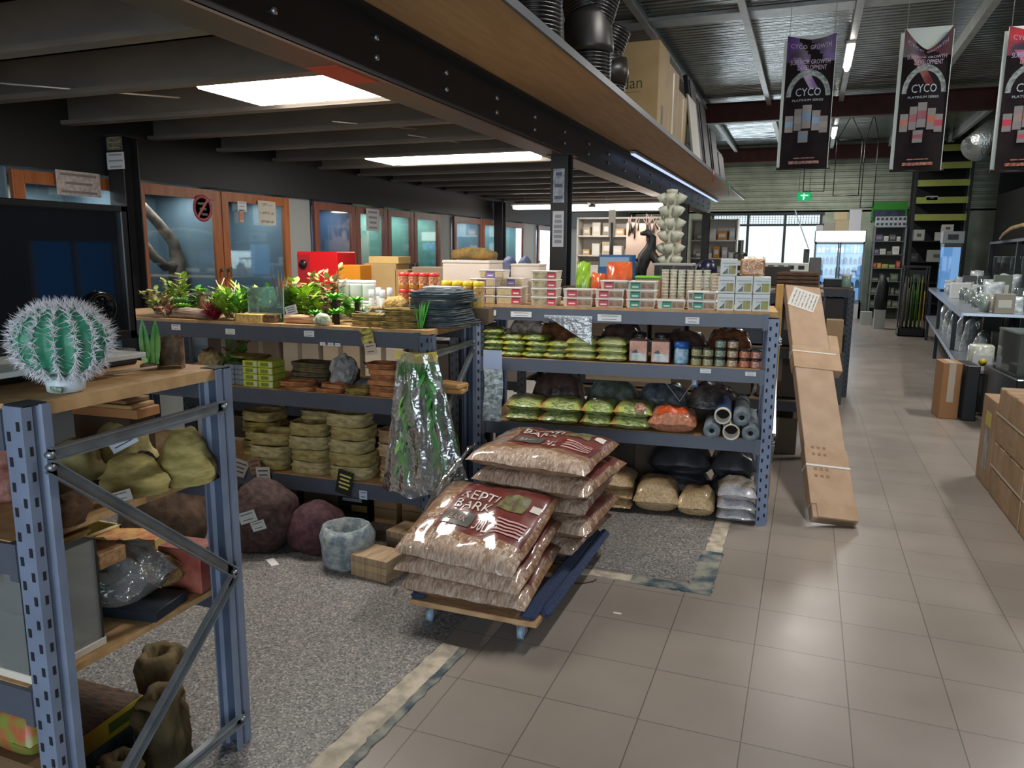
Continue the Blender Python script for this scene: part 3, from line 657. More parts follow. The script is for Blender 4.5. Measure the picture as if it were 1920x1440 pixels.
# on the floor under the near rack
t = thing('printed_box', 'dark carton with a bright yellow end strip on the floor', 'box', (-2.04, 1.50, 0), R(2))
mb = MB(); mb.box(-.14, .14, -.16, .16, 0, .19, 0, .003); mb.build('carton', M('#34291f', .6, hex2='#6a4a2c', scale=25, stretch=(1, 6, 1)), t)
mb = MB(); mb.box(.1402, .142, -.158, .158, .12, .188, 0); mb.box(.142, .1425, .02, .13, .138, .172, 1); mb.box(.1402, .142, -.158, .158, 0, .118, 2)
mb.build('end_label', [M('#d9c93a', .5, hex2='#d99a3a', scale=5), M('#5a6a2a', .5), M('#5e7488', .4, hex2='#3b4a58', scale=12)], t)
def stump(label, loc, h, r, seed, rz=0):
    t = thing('stump_ornament', label, 'stump ornament', loc, rz)
    mb = MB(); P = [(r * 1.15, 0), (r * 1.0, h * .15), (r * .88, h * .35), (r * .95, h * .6), (r * .82, h * .8), (r * .9, h * .93), (r * .7, h)]
    mb.lathe([(r * .2 + q * .8 * 1.1, z) for q, z in P] + [(r * .5, h * .97), (r * .4, h * .8), (0, h * .8)], 30, wob=.5, seed=seed); mb.build('trunk', M('#6f5c3a', .85, hex2='#4a4229', scale=16, bump=.7, stretch=(1, 1, .4)), t)
    for k in range(1):
        mb = MB(); a = seed + k * 2.2 + 2.5; mb.tube([(r * .6 * math.cos(a), r * .6 * math.sin(a), h * .75), (r * 1.2 * math.cos(a), r * 1.2 * math.sin(a), h * .8), (r * 1.35 * math.cos(a + .2), r * 1.35 * math.sin(a + .2), h * .84)], [r * .5, r * .4, r * .32], 8); mb.build('branch_stub', M('#6f5c3a', .85, hex2='#4a4229', scale=16, bump=.7, stretch=(1, 1, .4)), t)
stump('olive brown tree stump ornament standing on the floor by the rear post', (-1.80, 1.64, 0), .235, .07, 2)
stump('darker stump ornament on the floor behind the yellow striped carton', (-1.98, 1.80, 0), .26, .065, 5)
stump('small stump ornament wedged on the floor beside the diagonal brace', (-1.775, 1.455, 0), .15, .05, 8)
mb = MB(); mb.box(-.18, .18, -.065, .065, 0, .28, 0, .004); solo(mb, 'carton', M('#6a5238', .7, var=.1, scale=8), 'brown carton under the colourful packets at the lower left', 'box', (-1.93, 1.262, .003))
for i, (x, y, z, c1, c2, lb) in enumerate(((-1.86, 1.262, .284, '#b9503c', '#7d8a3a', 'colourful printed packet at the lower left behind the front post'), (-2.03, 1.262, .284, '#8b3b3b', '#c8a23c', 'red and ochre packet beside the colourful packet'))):
    mb, top = sack(.17, .13, .13, 60 + i, 12, 10, wr=.012); solo(mb, 'printed_packet', M(c1, .35, hex2=c2, scale=20), lb, 'packet', (x, y, z), R(4 * i))
for i, (x, y, h) in enumerate(((-1.87, 1.36, .17), (-1.80, 1.36, .14))):
    t = thing('bottle', ['pale blue plastic bottle below the yellow end strip', 'smaller pale blue bottle beside the taller one under the rack'][i], 'bottle', (x, y, 0))
    mb = MB(); mb.lathe([(.03, 0), (.032, .01), (.032, h * .7), (.014, h * .85), (.014, h * .9)], 16); mb.build('body', M('#8fb0bc', .25), t)
    mb = MB(); mb.lathe([(.017, h * .88), (.017, h), (0, h)], 12); mb.build('cap', M('#d8dfe2', .4), t)
# ================================================================== rack B: plants, rock bowls, driftwood
BL = 2.45; BD = .64
_o = FB(-BL, 0, 0); FBL = Frame(_o[0], _o[1], 1.5)
rack('shelving_rack', 'blue grey steel rack of plants and rock bowls behind the cactus', FBL, BL, BD, 1.17, (.325, .8175, 1.18), bh=.085, ends=(1,), braces=((.04, 1.07, .56, 1.08), (.04, .62, .56, 1.04), (.04, .6, .56, .14)), pm=M('#566176', .42, var=.06, scale=9))
ZB = 1.197
def fb(u, w, z): return FB(u, w, z)
BA = R(1.5)
GR1 = M('#83b83a', .45, hex2='#b0cf50', scale=30); GR2 = M('#3f8f34', .45, hex2='#66b04a', scale=30); GR3 = M('#7e8f4a', .5, hex2='#a8b06a', scale=30)
PINKL = M('#b98a80', .5, hex2='#8f9a5a', scale=40); WHITEL = M('#c9cfc9', .5); REDL = M('#9c1f33', .5, hex2='#c0405a', scale=40); BARK = M('#4a3826', .9, hex2='#6e583c', scale=50, bump=.4)
TERRA = M('#a8693c', .7); STRAW = M('#b99a52', .8, hex2='#d6bb72', scale=60)
def plant(name, label, loc, n, h, r, L, wd, mats, seed, droop=.35, pot=None, up=.6, levels=3, group=None, spread=1.0):
    t = thing(name, label, 'plant', loc, group=group); g = rng(seed); nm = len(mats)
    mb = MB(); st = MB()
    for i in range(n):
        a = g.uniform(0, 2 * PI); q = r * math.sqrt(g.random()); z = h * (.25 + .75 * (i % levels + 1) / levels) * g.uniform(.75, 1.05)
        b0 = (q * .25 * math.cos(a), q * .25 * math.sin(a), .01); tip = Vector((q * math.cos(a), q * math.sin(a), z))
        st.tube([b0, tuple((Vector(b0) + tip) / 2 + Vector((0, 0, .01))), tuple(tip)], [.002, .0016, .001], 5)
        for k in range(9):
            aa = a + g.uniform(-1.6, 1.6) * spread; p = Vector(b0).lerp(tip, .35 + .65 * k / 8)
            mb.leaf(tuple(p), (math.cos(aa), math.sin(aa), g.uniform(.0, 1.0) * up * 2), L * g.uniform(.8, 1.25), wd * g.uniform(1.2, 1.8), droop, g.randrange(nm), 3)
    mb.build('leaves', mats, t); st.build('stems', M('#6f7a3f', .6), t)
    if pot:
        p = MB(); p.lathe([(.02, 0), (.026, .04), (.024, .04), (.022, .033), (0, .033)], 14); p.build('pot', pot, t)
    return t
GRP = 'artificial plants on the rack top'
plant('artificial_plant', 'pink and olive bushy artificial plant nearest the black tank', fb(-1.86, .12, ZB), 16, .17, .08, .05, .02, [PINKL, GR3], 1, group=GRP)
plant('artificial_plant', 'tall yellow green artificial bush behind the pink bush', fb(-1.87, .28, ZB), 18, .25, .09, .055, .022, [GR3, GR1], 2, group=GRP)
plant('artificial_plant', 'low pink leaved artificial plant at the front edge by the tank', fb(-1.76, .07, ZB), 12, .07, .06, .04, .018, [PINKL, M('#c98f86', .5)], 14, group=GRP)
def rosette(label, loc, r, h, seed, mats):
    t = thing('succulent', label, 'plant', loc, group=GRP); g = rng(seed); mb = MB()
    for k in range(34):
        a = k * 2.4; e = .15 + .85 * k / 34; mb.leaf((.01 * math.cos(a), .01 * math.sin(a), h), (math.cos(a), math.sin(a), e * 1.5), r * (1.15 - .6 * e), r * .42, .25, k % len(mats), 3)
    mb.build('leaves', mats, t); s_ = MB(); s_.lathe([(.018, 0), (.022, h * .8), (0, h)], 10); s_.build('stem', BARK, t)
rosette('bright green rosette succulent in front of a dark stem', fb(-1.66, .10, ZB), .055, .06, 3, [GR1, GR2])
rosette('grey green rosette succulent left of the bright rosette', fb(-1.735, .17, ZB), .06, .085, 5, [M('#7fa08a', .5), GR2])
rosette('raised green rosette on a tall stem by the orange door frame', fb(-1.635, .24, ZB), .045, .15, 7, [GR1, GR2])
def twig(label, loc, h, seed, mat, name='branch_ornament'):
    t = MB(); g = rng(seed)
    for k in range(9):
        a = k * 2 * PI / 9 + g.uniform(-.3, .3); q = g.uniform(.5, 1)
        p = [(0, 0, 0), (.03 * math.cos(a), .03 * math.sin(a), h * .35 * q), (.08 * math.cos(a + .3), .08 * math.sin(a + .3), h * .7 * q), (.075 * math.cos(a + .7), .075 * math.sin(a + .7), h * q)]
        t.tube(p, [.006, .005, .004, .002], 6); t.tube([p[2], (.12 * math.cos(a - .2), .12 * math.sin(a - .2), h * .8 * q)], [.003, .0015], 5)
    solo(t, name, mat, label, 'ornament', loc, group=GRP)
twig('white branching coral like stem behind the red grass', fb(-1.42, .2, ZB), .25, 4, WHITEL)
def tuft(name, label, loc, n, h, mats, seed, lean=.6, wd=.007, dirx=0):
    t = MB(); g = rng(seed)
    for k in range(n):
        a = g.uniform(0, 2 * PI); q = g.random() * lean; t.leaf((.012 * math.cos(a), .012 * math.sin(a), 0), (q * math.cos(a) + dirx, q * math.sin(a), 1), h * g.uniform(.7, 1.1), wd, .5 * q + .1, g.randrange(len(mats)), 5)
    solo(t, name, mats, label, 'plant', loc, group=GRP)
tuft('artificial_grass', 'crimson tuft of artificial grass hanging over the shelf edge', fb(-1.40, .07, ZB), 150, .13, [REDL, M('#7d1526', .5)], 6, 1.6, .008)
plant('artificial_fern', 'lime green artificial fern leaning over the crimson tuft', fb(-1.325, .14, ZB), 26, .17, .10, .075, .014, [GR1, M('#a8d24a', .45)], 8, .3, None, .7, group=GRP)
plant('artificial_fern', 'bright green fern in a small terracotta pot', fb(-1.23, .09, ZB), 14, .17, .05, .06, .013, [GR2, M('#58b45a', .45), GR1], 9, .3, TERRA, .8, group=GRP)
mb = MB()
mb.tube([(-.13, 0, .03), (-.05, .01, .033), (.05, 0, .03), (.13, -.01, .031)], [.03, .033, .031, .029], 12); solo(mb, 'bark_log', M('#7d6a58', .9, hex2='#a89684', scale=30, bump=.6, stretch=(.3, 3, 3)), 'grey brown bark log lying at the front edge of the rack top', 'log', fb(-1.56, .07, ZB), BA)
t = thing('glass_vase', 'clear glass cube with a rusty plume standing in it', 'vase', fb(-1.04, .17, ZB), BA)
mb = MB(); q = .12
for (x0, x1, y0, y1) in ((-q, q, -.09, -.086), (-q, q, .086, .09), (-q, -q + .004, -.09, .09), (q - .004, q, -.09, .09)): mb.box(x0, x1, y0, y1, 0, .19)
mb.box(-q, q, -.09, .09, 0, .004); mb.build('glass', CLEAR('#dcefe9', .5, .03), t)
for x in (-q, q):
    for y in (-.09, .09): mb = MB(); mb.box(x - .0025, x + .0025, y - .0025, y + .0025, 0, .192); mb.build('polished_edge', M('#9fc7b8', .2), t)
tuft('dried_plume', 'rusty pink plume standing up beside the glass cube', fb(-1.07, .29, ZB), 40, .28, [M('#a8685a', .6), PINKL], 12, .35, .012, .2)
plant('artificial_plant', 'lime bush behind the right side of the glass cube', fb(-.85, .2, ZB), 22, .22, .08, .06, .03, [GR1, M('#b0cf3e', .45)], 15, group=GRP)
plant('artificial_plant', 'dusty pink dried bush at the back above the lime bush', fb(-.84, .38, ZB), 24, .3, .11, .05, .02, [M('#b98f6e', .6), PINKL, GR3], 16, group=GRP)
for i, (u, w_, d, lb) in enumerate(((-1.17, .05, .045, 'small pale wooden block left of the rusty plume'), (-1.08, .05, .045, 'small pale wooden block right of the terracotta pot'), (-.99, .06, .04, 'small brown wooden block before the glass cube'))):
    mb = MB(); mb.box(-d, d, -.025, .025, 0, .045, 0, .003); solo(mb, 'wooden_block', [STRAW, STRAW, BARK][i], lb, 'block', fb(u, w_, ZB), BA)
mb = MB(); mb.tube([(-.1, 0, .022), (0, .005, .025), (.1, 0, .022)], [.024, .026, .023], 12); solo(mb, 'bark_log', M('#a8805c', .9, hex2='#c9a888', scale=30, bump=.6, stretch=(.3, 3, 3)), 'pinkish tan bark piece under a white card', 'log', fb(-.80, .07, ZB), BA)
tag(fb(-.845, .045, ZB + .075), BA, .075, .05, 'white card standing on the pinkish bark piece', 3, tilt=R(-15))
def palm(label, loc, h, r, seed, trunk):
    t = thing('artificial_palm', label, 'plant', loc, group=GRP); g = rng(seed)
    mb = MB(); mb.tube([(0, 0, 0), (.004, 0, h * .5), (0, .002, h)], [.017, .014, .013], 8); mb.build('trunk', trunk, t)
    mb = MB()
    for k in range(30): a = k * 2.399; mb.leaf((0, 0, h), (math.cos(a), math.sin(a), .25 + .9 * k / 30), r, r * .32, .6, k % 2, 4)
    mb.build('crown', [M('#4fb52c', .45), M('#79d045', .45)], t)
DKB = M('#2b2018', .8)
palm('small artificial palm with a dark trunk behind the white card', fb(-.665, .2, ZB), .13, .07, 1, DKB)
palm('shortest artificial palm by the coloured skull ornament', fb(-.60, .12, ZB), .055, .06, 2, DKB)
palm('artificial palm with a dark trunk left of the brown rock slabs', fb(-.50, .17, ZB), .12, .06, 3, DKB)
palm('low artificial palm in front of the trunked ones', fb(-.715, .09, ZB), .05, .05, 4, DKB)
mb = MB(); mb.blob((0, 0, .03), (.045, .03, .035), 3, .35, 2.5, 6); solo(mb, 'skull_ornament', M('#8a9a6a', .5, hex2='#d8dccb', scale=40), 'green and white skull like ornament at the shelf edge', 'ornament', fb(-.635, .035, ZB), R(20))
plant('artificial_plant', 'small deep green artificial plant behind the grey green rosette', fb(-1.74, .33, ZB), 14, .16, .08, .05, .022, [GR2, GR3], 61, group=GRP)
plant('artificial_plant', 'olive artificial plant between the white coral stem and the lime fern', fb(-1.30, .34, ZB), 16, .18, .09, .05, .02, [GR3, GR2], 62, group=GRP)
plant('artificial_plant', 'low yellow green plant left of the glass cube', fb(-1.20, .22, ZB), 14, .12, .07, .045, .018, [GR1, M('#c2cf5a', .45)], 63, group=GRP)
plant('artificial_plant', 'small bushy green plant behind the trunked palms', fb(-.60, .30, ZB), 16, .15, .07, .045, .02, [GR2, GR1], 64, group=GRP)
plant('artificial_plant', 'bronze leaved artificial plant beside the dusty pink bush', fb(-.98, .36, ZB), 14, .24, .08, .05, .022, [M('#8a6a3a', .5), GR3], 65, group=GRP)
# rock bowls and slabs
def dish(name, label, loc, rx, ry, h, seed, mat, rz=0, hollow=True, cat='rock bowl', group=None, n=36):
    prof = [(.96, 0), (1.02, .18), (.97, .4), (1.03, .55), (.97, .78), (1.0, 1.0)] + ([(.84, .98), (.72, .6), (.3, .45), (0, .45)] if hollow else [(.6, 1.02), (0, 1.0)])
    def fn(u, v):
        k = v * (len(prof) - 1); i = min(int(k), len(prof) - 2); f = k - i; r_ = prof[i][0] * (1 - f) + prof[i + 1][0] * f; z = prof[i][1] * (1 - f) + prof[i + 1][1] * f
        a = 2 * PI * u; se = (abs(math.cos(a)) ** 4.5 + abs(math.sin(a)) ** 4.5) ** (-1 / 4.5); q = 1 + .09 * nz(math.cos(a) * 3 + seed, math.sin(a) * 3, z * 3) + .05 * nz(math.cos(a) * 8 + seed, math.sin(a) * 8, z * 5)
        return (rx * r_ * se * q * math.cos(a), ry * r_ * se * q * math.sin(a), h * (z + (.05 * nz(math.cos(a) * 2 + seed, math.sin(a) * 2, 1) if v > .1 else 0)))
    mb = MB(); mb.grid(fn, n, 18, 0); return solo(mb, name, mat, label, cat, loc, rz, group)
LV = ['lowest', 'second', 'third', 'fourth', 'fifth', 'sixth', 'topmost']
def pile(kind, label, loc, rx, ry, h, n, mats, seed, hollow_top=True, jit=.012, rz=0, cat='rock bowl', group=None):
    g = rng(seed); z = loc[2]
    for i in range(n):
        lv = 'topmost' if i == n - 1 else LV[i]; k = g.uniform(.94, 1.05)
        dish(kind, '%s %s' % (lv, label), (loc[0] + g.uniform(-jit, jit), loc[1] + g.uniform(-jit, jit), z), rx * k, ry * k, h * .96, seed * 7 + i, mats[i % len(mats)], rz + g.uniform(-.2, .2), True, cat, group); z += h
MOSS = M('#a08644', .85, hex2='#5f5228', scale=18, bump=.5, stretch=(1, 1, 3)); MOSS2 = M('#aa8f54', .85, hex2='#6d5a2c', scale=18, bump=.5, stretch=(1, 1, 3))
pile('rock_slab', 'brown rock slab of the pair left on the rack top edge', fb(-.37, .11, ZB), .12, .07, .034, 2, [MOSS2, MOSS], 21, cat='rock slab')
pile('rock_slab', 'brown rock slab of the stack under the hay, by the slate', fb(-.17, .12, ZB), .10, .08, .034, 3, [MOSS, MOSS2], 22, cat='rock slab')
SLATE = M('#3f484c', .7, hex2='#59625f', scale=22, bump=.4, stretch=(1, 1, 4)); SLATE2 = M('#33414a', .7, hex2='#4d5a60', scale=22, bump=.4, stretch=(1, 1, 4))
pile('slate_slab', 'dark slate slab of the tall stack at the rack corner', fb(-.035, .3, ZB), .15, .16, .032, 6, [SLATE, SLATE2], 23, cat='slate slab')
dish('grey_slab', 'small pale grey slab on top of the dark slate stack', fb(-.03, .3, ZB + .193), .10, .08, .022, 5, M('#8f9296', .7, hex2='#b9b9b8', scale=30), 0, False, 'slate slab')
mb = MB(); mb.blob((0, 0, .03), (.075, .05, .05), 3, .25, 3, 8, 0, 0, .6); solo(mb, 'hay_clump', M('#b5904e', .9, hex2='#d2b070', scale=80, bump=.8), 'straw coloured hay clump behind the brown rock slabs', 'hay', fb(-.31, .27, ZB + .075))
for i, (u, lb) in enumerate(((-.33, 'grey tray under the hay clump'),)):
    mb = MB(); mb.box(-.1, .1, -.07, .07, 0, .075, 0, .004); solo(mb, 'grey_tray', M('#6b7274', .5), lb, 'tray', fb(-.31, .28, ZB), BA)
tuft('artificial_grass', 'thin bright green blades standing before the slate stack', fb(-.06, .075, ZB), 14, .16, [GR2, M('#4fc04a', .4)], 31, .35, .010)
dish('rock_bowl', 'tan rock bowl right of the palms on the rack top', fb(-.43, .3, ZB), .06, .05, .09, 51, M('#8a7650', .85, hex2='#b09a70', scale=20, bump=.5), 0, True)
twig('pale grey twig standing behind the brown rock slabs', fb(-.40, .2, ZB + .002), .13, 9, M('#a8b3a8', .6))
# jars at the back of the rack top
def jar(name, label, loc, r, h, body, lid, lidh=.18, group=None, band=None, bandz=(.25, .75), cat='jar'):
    t = thing(name, label, cat, loc, group=group)
    mb = MB(); mb.lathe([(r * .94, 0), (r, .004), (r, h * (1 - lidh)), (r * .9, h * (1 - lidh) + .002)], 16); mb.build('body', body, t)
    mb = MB(); mb.lathe([(r * 1.02, h * (1 - lidh)), (r * 1.04, h * (1 - lidh) + .002), (r * 1.02, h - .002), (0, h)], 16); mb.build('lid', lid, t)
    if band: mb = MB(); mb.lathe([(r * 1.012, h * bandz[0]), (r * 1.012, h * bandz[1])], 16); mb.f = mb.f[:-2]; mb.m = mb.m[:-2]; mb.s = mb.s[:-2]; mb.build('label', band, t)
    return t
WHITEP = M('#dcdcd8', .4); 
for r_ in range(2):
    for c_ in range(3):
        jar('white_tub', '%s white plastic tub, %s of three behind the palms' % (['lower', 'upper'][r_], ['left', 'middle', 'right'][c_]), fb(-.745 + c_ * .085, .44, ZB + r_ * .118), .04, .116, WHITEP, M('#e8e8e6', .35), .15, 'white tubs at the back of the rack top', M('#b9cfc0', .5) if r_ == 0 else M('#cfd8d0', .5))
for c_ in range(4): jar('spray_bottle', ['left', 'second', 'third', 'right'][c_] + ' small white bottle right of the white tubs', fb(-.515 + c_ * .036, .36 + .02 * (c_ % 2), ZB), .016, .185 + .012 * (c_ % 2), WHITEP, M('#c8cbd0', .4), .25, 'small white bottles on the rack top', cat='bottle')
for r_ in range(2):
    for c_ in range(4):
        if r_ == 1 and c_ == 3: pass
        jar('orange_jar', '%s orange jar with a red lid, %s in the row' % (['lower', 'upper'][r_], ['leftmost', 'second', 'third', 'rightmost'][c_]), fb(-.385 + c_ * .066, .52, ZB + .09 + r_ * .097), .032, .095, M('#c97a1e', .3, hex2='#d99a3a', scale=25), M('#c8322a', .35), .24, 'orange jars with red lids', M('#b9531c', .45, hex2='#e2c9a0', scale=60))
for c_ in range(4): 
    jar('yellow_jar', ['leftmost', 'second', 'third', 'rightmost'][c_] + ' amber jar with a yellow lid behind the slate', fb(-.105 + c_ * .066, .52, ZB + .09), .032, .15, M('#c9a23a', .3, hex2='#d9b860', scale=25), M('#e0c02a', .35), .2, 'amber jars with yellow lids', M('#d8c08a', .45, hex2='#b07a2a', scale=60))
mb = MB(); mb.box(-.28, .30, -.04, .04, 0, .09, 0, .004); solo(mb, 'riser', M('#6d5a44', .7), 'brown step holding up the orange and yellow jars', 'riser', fb(-.13, .525, ZB), BA)
# ---- middle shelf
ZM = .8205
GB = M('#6d7680', .7, hex2='#8a9298', scale=30, bump=.3); LIME = M('#b9c83a', .5, hex2='#cfd85a', scale=18); BOXW = M('#cfcfbf', .6)
for c_ in range(2):
    for r_ in range(4):
        mb = MB(); mb.box(-.034, .034, -.05, .05, 0, .029, 0, .004); solo(mb, 'grey_block', GB, '%s grey stone block of the %s column by the lime boxes' % (LV[r_] if r_ < 3 else 'topmost', ['left', 'right'][c_]), 'block', fb(-1.30 + c_ * .073, .10, ZM + r_ * .03), BA, 'grey stone blocks on the middle shelf')
for c_ in range(2):
    for r_ in range(4):
        t = thing('lime_box', '%s flat lime green box in the %s column' % (LV[r_] if r_ < 3 else 'topmost', ['left', 'right'][c_]), 'box', fb(-1.135 + c_ * .105, .09, ZM + r_ * .039), BA + .02 * (r_ % 2), 'flat lime green boxes')
        mb = MB(); mb.box(-.05, .05, -.06, .06, 0, .036, 0, .002); mb.build('carton', LIME, t)
        mb = MB(); mb.box(-.03, .02, -.0615, -.06, .008, .028, 0); mb.box(.026, .048, -.0615, -.06, .006, .03, 1); mb.build('label', [M('#7f8a2a', .5), BOXW], t)
dish('flat_plate', 'flat olive plate lying over the lime boxes and grey blocks', fb(-1.2, .13, ZM + .157), .11, .07, .014, 61, MOSS, 0, False, 'plate')
pile('rock_slab', 'olive brown slab of the stack right of the lime boxes', fb(-.84, .22, ZM), .13, .08, .028, 5, [M('#6d5f44', .85, hex2='#4f4532', scale=20, bump=.4), M('#7d6b4a', .85, hex2='#5c4f36', scale=20, bump=.4)], 24, cat='rock slab')
RUST = M('#a8683c', .8, hex2='#c48a58', scale=18, bump=.4, stretch=(1, 1, 3)); RUST2 = M('#b5774a', .8, hex2='#8a5432', scale=18, bump=.4, stretch=(1, 1, 3))
pile('sandstone_slab', 'rust orange slab of the pair at the shelf edge', fb(-.83, .07, ZM), .10, .05, .026, 2, [RUST, RUST2], 25, cat='sandstone slab')
pile('sandstone_slab', 'orange slab of the low pair before the grey coral rock', fb(-.60, .06, ZM), .08, .045, .026, 2, [RUST2, RUST], 26, cat='sandstone slab')
pile('sandstone_slab', 'orange slab of the tall stack beside the hanging plant bag', fb(-.285, .09, ZM), .085, .07, .030, 6, [RUST, RUST2], 27, cat='sandstone slab')
dish('rock_bowl', 'shallow olive bowl between the orange slab stacks', fb(-.44, .07, ZM), .07, .05, .04, 63, MOSS, 0, True)
for k, (lb, ry) in enumerate((('lower tan wooden slab jutting out of the end of the middle shelf', 8), ('upper tan wooden slab jutting out of the end of the middle shelf', -12))):
    mb = MB(); mb.box(-.085, .085, -.055, .055, 0, .028, 0, .006); solo(mb, 'wooden_slab', M('#b08048', .7, hex2='#c89a60', scale=14), lb, 'wooden slab', fb(.015, .30, ZM + .0005 + k * .029), R(ry))
rock('coral_rock', 'upright rough grey coral rock leaning on the middle shelf', fb(-.60, .17, ZM + .02), (.075, .06, .11), 71, GREYROCK, .35, 0, R(20), 'coral rock')
rock('coral_rock', 'low dark slate blue rock right of the upright coral', fb(-.44, .17, ZM), (.08, .05, .04), 73, M('#4a5560', .8, hex2='#6a7278', scale=20, bump=.5), .3, 0, 0, 'coral rock')
mb = MB(); g = rng(8)
for k in range(7): a = g.uniform(-1, 1); mb.tube([(-.02 + .01 * k, 0, 0), (.03 * a, .03, .06), (.07 * a + .02, .02, .12 + .02 * a), (.12 * a, 0, .15)], [.016, .013, .009, .004], 7)
solo(mb, 'driftwood', M('#4b2f33', .85, hex2='#6e4a48', scale=25, bump=.5), 'dark purplish branching driftwood above the low slate rock', 'driftwood', fb(-.42, .25, ZM))
mb = MB()
for k in range(6): a = g.uniform(-1, 1); mb.tube([(-.1 + .035 * k, 0, 0), (-.08 + .03 * k, .02, .07), (.1 * a, .02, .13)], [.014, .012, .005], 7)
solo(mb, 'driftwood', M('#3a2a22', .85, hex2='#5a4436', scale=25, bump=.5), 'dark driftwood tangle at the back behind the olive slabs', 'driftwood', fb(-.72, .4, ZM))
plant('artificial_plant', 'dark green artificial plant hanging under the rack top', fb(-1.45, .3, ZM), 14, .26, .09, .05, .022, [GR2, M('#8d9a4a', .5)], 41)
mb = MB(); mb.blob((0, 0, .08), (.09, .07, .09), 3, .3, 3, 44); solo(mb, 'moss_ball', M('#8f7a4e', .95, hex2='#b8a274', scale=50, bump=.8), 'tan mossy ball behind the dark green plant', 'moss', fb(-1.6, .25, ZM))
# ---- low shelf : piles of rock bowls
ZL = .328
STN = M('#b8a66c', .82, hex2='#8f7f4c', scale=16, bump=.5, stretch=(1, 1, 3)); STN2 = M('#c4b686', .82, hex2='#9c8d5e', scale=16, bump=.5, stretch=(1, 1, 3)); STN3 = M('#c4aa84', .82, hex2='#a08562', scale=16, bump=.5, stretch=(1, 1, 3))
GP = 'rock bowls stacked on the low shelf'
pile('rock_bowl', 'mossy bowl of the leftmost pile on the low shelf', fb(-1.24, .28, ZL), .12, .10, .06, 5, [STN, MOSS], 31, group=GP)
pile('rock_bowl', 'olive bowl of the short pile before the leftmost', fb(-1.05, .11, ZL), .125, .09, .075, 3, [STN, STN2], 32, group=GP)
pile('rock_bowl', 'olive bowl of the third pile from the left', fb(-.79, .12, ZL), .12, .09, .075, 4, [STN2, STN], 33, group=GP)
dish('rock_bowl', 'tilted olive bowl resting on the third pile', fb(-.77, .22, ZL + .305), .12, .09, .05, 90, STN2, .2, True, group=GP)
pile('rock_bowl', 'pale olive bowl of the tallest pile left of the plant bag', fb(-.515, .12, ZL), .125, .095, .076, 5, [STN2, STN], 34, group=GP)
pile('rock_bowl', 'pinkish bowl of the pile behind the hanging plant bag', fb(-.22, .14, ZL), .12, .09, .075, 4, [STN3, M('#a8875f', .85, hex2='#86694a', scale=16, bump=.5)], 35, group=GP)
plant('artificial_plant', 'small white flowered plant on top of the leftmost bowl pile', fb(-1.12, .3, ZL + .301), 8, .09, .05, .03, .015, [M('#c9cfae', .5), GR2], 45)
# tags of rack B
for (u, z, lb) in ((-1.23, 1.14, 'white tag on the rack top beam under the fern pot'), (-.70, 1.15, 'white tag on the rack top beam under the white card'), (-1.62, 1.15, 'white tag on the rack top beam under the bark log')):
    tag(fb(u, -.003, z), BA, .065, .032, lb)
for i, u in enumerate((-.615, -.565, -.52)): tag(fb(u, -.003, 1.098), BA, .034, .018, ['left', 'middle', 'right'][i] + ' of three small white tags on the beam underside', 1)
tag(fb(-.335, -.006, 1.15), BA, .075, .09, 'black and yellow folded card hanging from the rack top beam', 3, M('#3a3a28', .5, hex2='#c8b850', scale=30), tilt=R(-14), ink=M('#d8cf7a', .5))
tag(fb(-.315, -.008, 1.085), BA, .07, .06, 'pinkish white card under the black and yellow card', 2, M('#c9b3a6', .5), tilt=R(-10))
tag(fb(-.50, -.01, .325), BA, .10, .14, 'black card with yellow bars hanging on the low shelf beam', 4, M('#23261c', .5), tilt=R(12), ink=M('#d9d070', .5))
tag(fb(-.385, -.006, .265), BA, .05, .05, 'small pale blue tag beside the black yellow card', 2, M('#b9c3d2', .5))
for i, (u, z, c, lb) in enumerate(((-1.10, .36, '#8a6a4c', 'brown printed card leaning out of the low shelf'), (-1.04, .31, '#c8c2bb', 'white card folded over the low shelf beam'), (-1.0, .22, '#b59a78', 'tan card hanging below the low shelf beam'), (-1.2, .34, '#b9b3ac', 'grey white card behind the near rack post'))):
    tag(fb(u, -.012 - .004 * i, z), BA + .2 * i, .085, .10, lb, 3, M(c, .55), tilt=R(-18 + 14 * i))
# hanging bag with a trailing plant
t = thing('hanging_plant_bag', 'clear bag holding a trailing green plant, hung from the rack top', 'bag', fb(.0, -.09, .72), BA)
def bagf(off):
    def fn(u, v):
        z = .37 - .74 * v; hw = .115 + .15 * v ** 1.2; x = (u - .5) * 2 * hw + .05 * v + .012 * nz(u * 5, v * 6, off); b_ = math.sin(PI * u) ** .6
        return (x, off * (.015 + .045 * v) * b_ + .034 * nz(u * 8 + off * 3, v * 2.2, 2) * min(1, v * 4), z + .03 * nz(u * 4, 0, off) * v)
    return fn
mb = MB(); mb.grid(bagf(-1), 20, 26); mb.grid(bagf(1), 20, 26); mb.build('clear_bag', CLEAR('#f4f8f8', .75, .13, .9, 10, .11), t)
mb = MB(); mb.grid(lambda u, v: ((u - .5) * .235, -.012 + .004 * math.sin(u * 9), .385 - .05 * v - .02 * (1 - abs(2 * u - 1)) * (1 if v < 2 else 0)), 12, 2); mb.build('header_card', M('#d9c04a', .45, hex2='#e4d27a', scale=20), t)
mb = MB(); g = rng(17)
for k in range(120):
    s_ = -1 if k % 2 else 1; v = g.random(); x = s_ * (.03 + .075 * v + .04 * g.random()) + .03 * v; mb.leaf((x, g.uniform(-.02, .02), .30 - .56 * v), (g.uniform(-.5, .5), g.uniform(-.5, .2), -1), .10, .034, .1, k % 2, 3)
for k in range(40): mb.leaf((g.uniform(-.09, .09), g.uniform(-.02, .02), .32), (g.uniform(-.6, .6), 0, -1), .10, .022, .1, k % 2, 3)
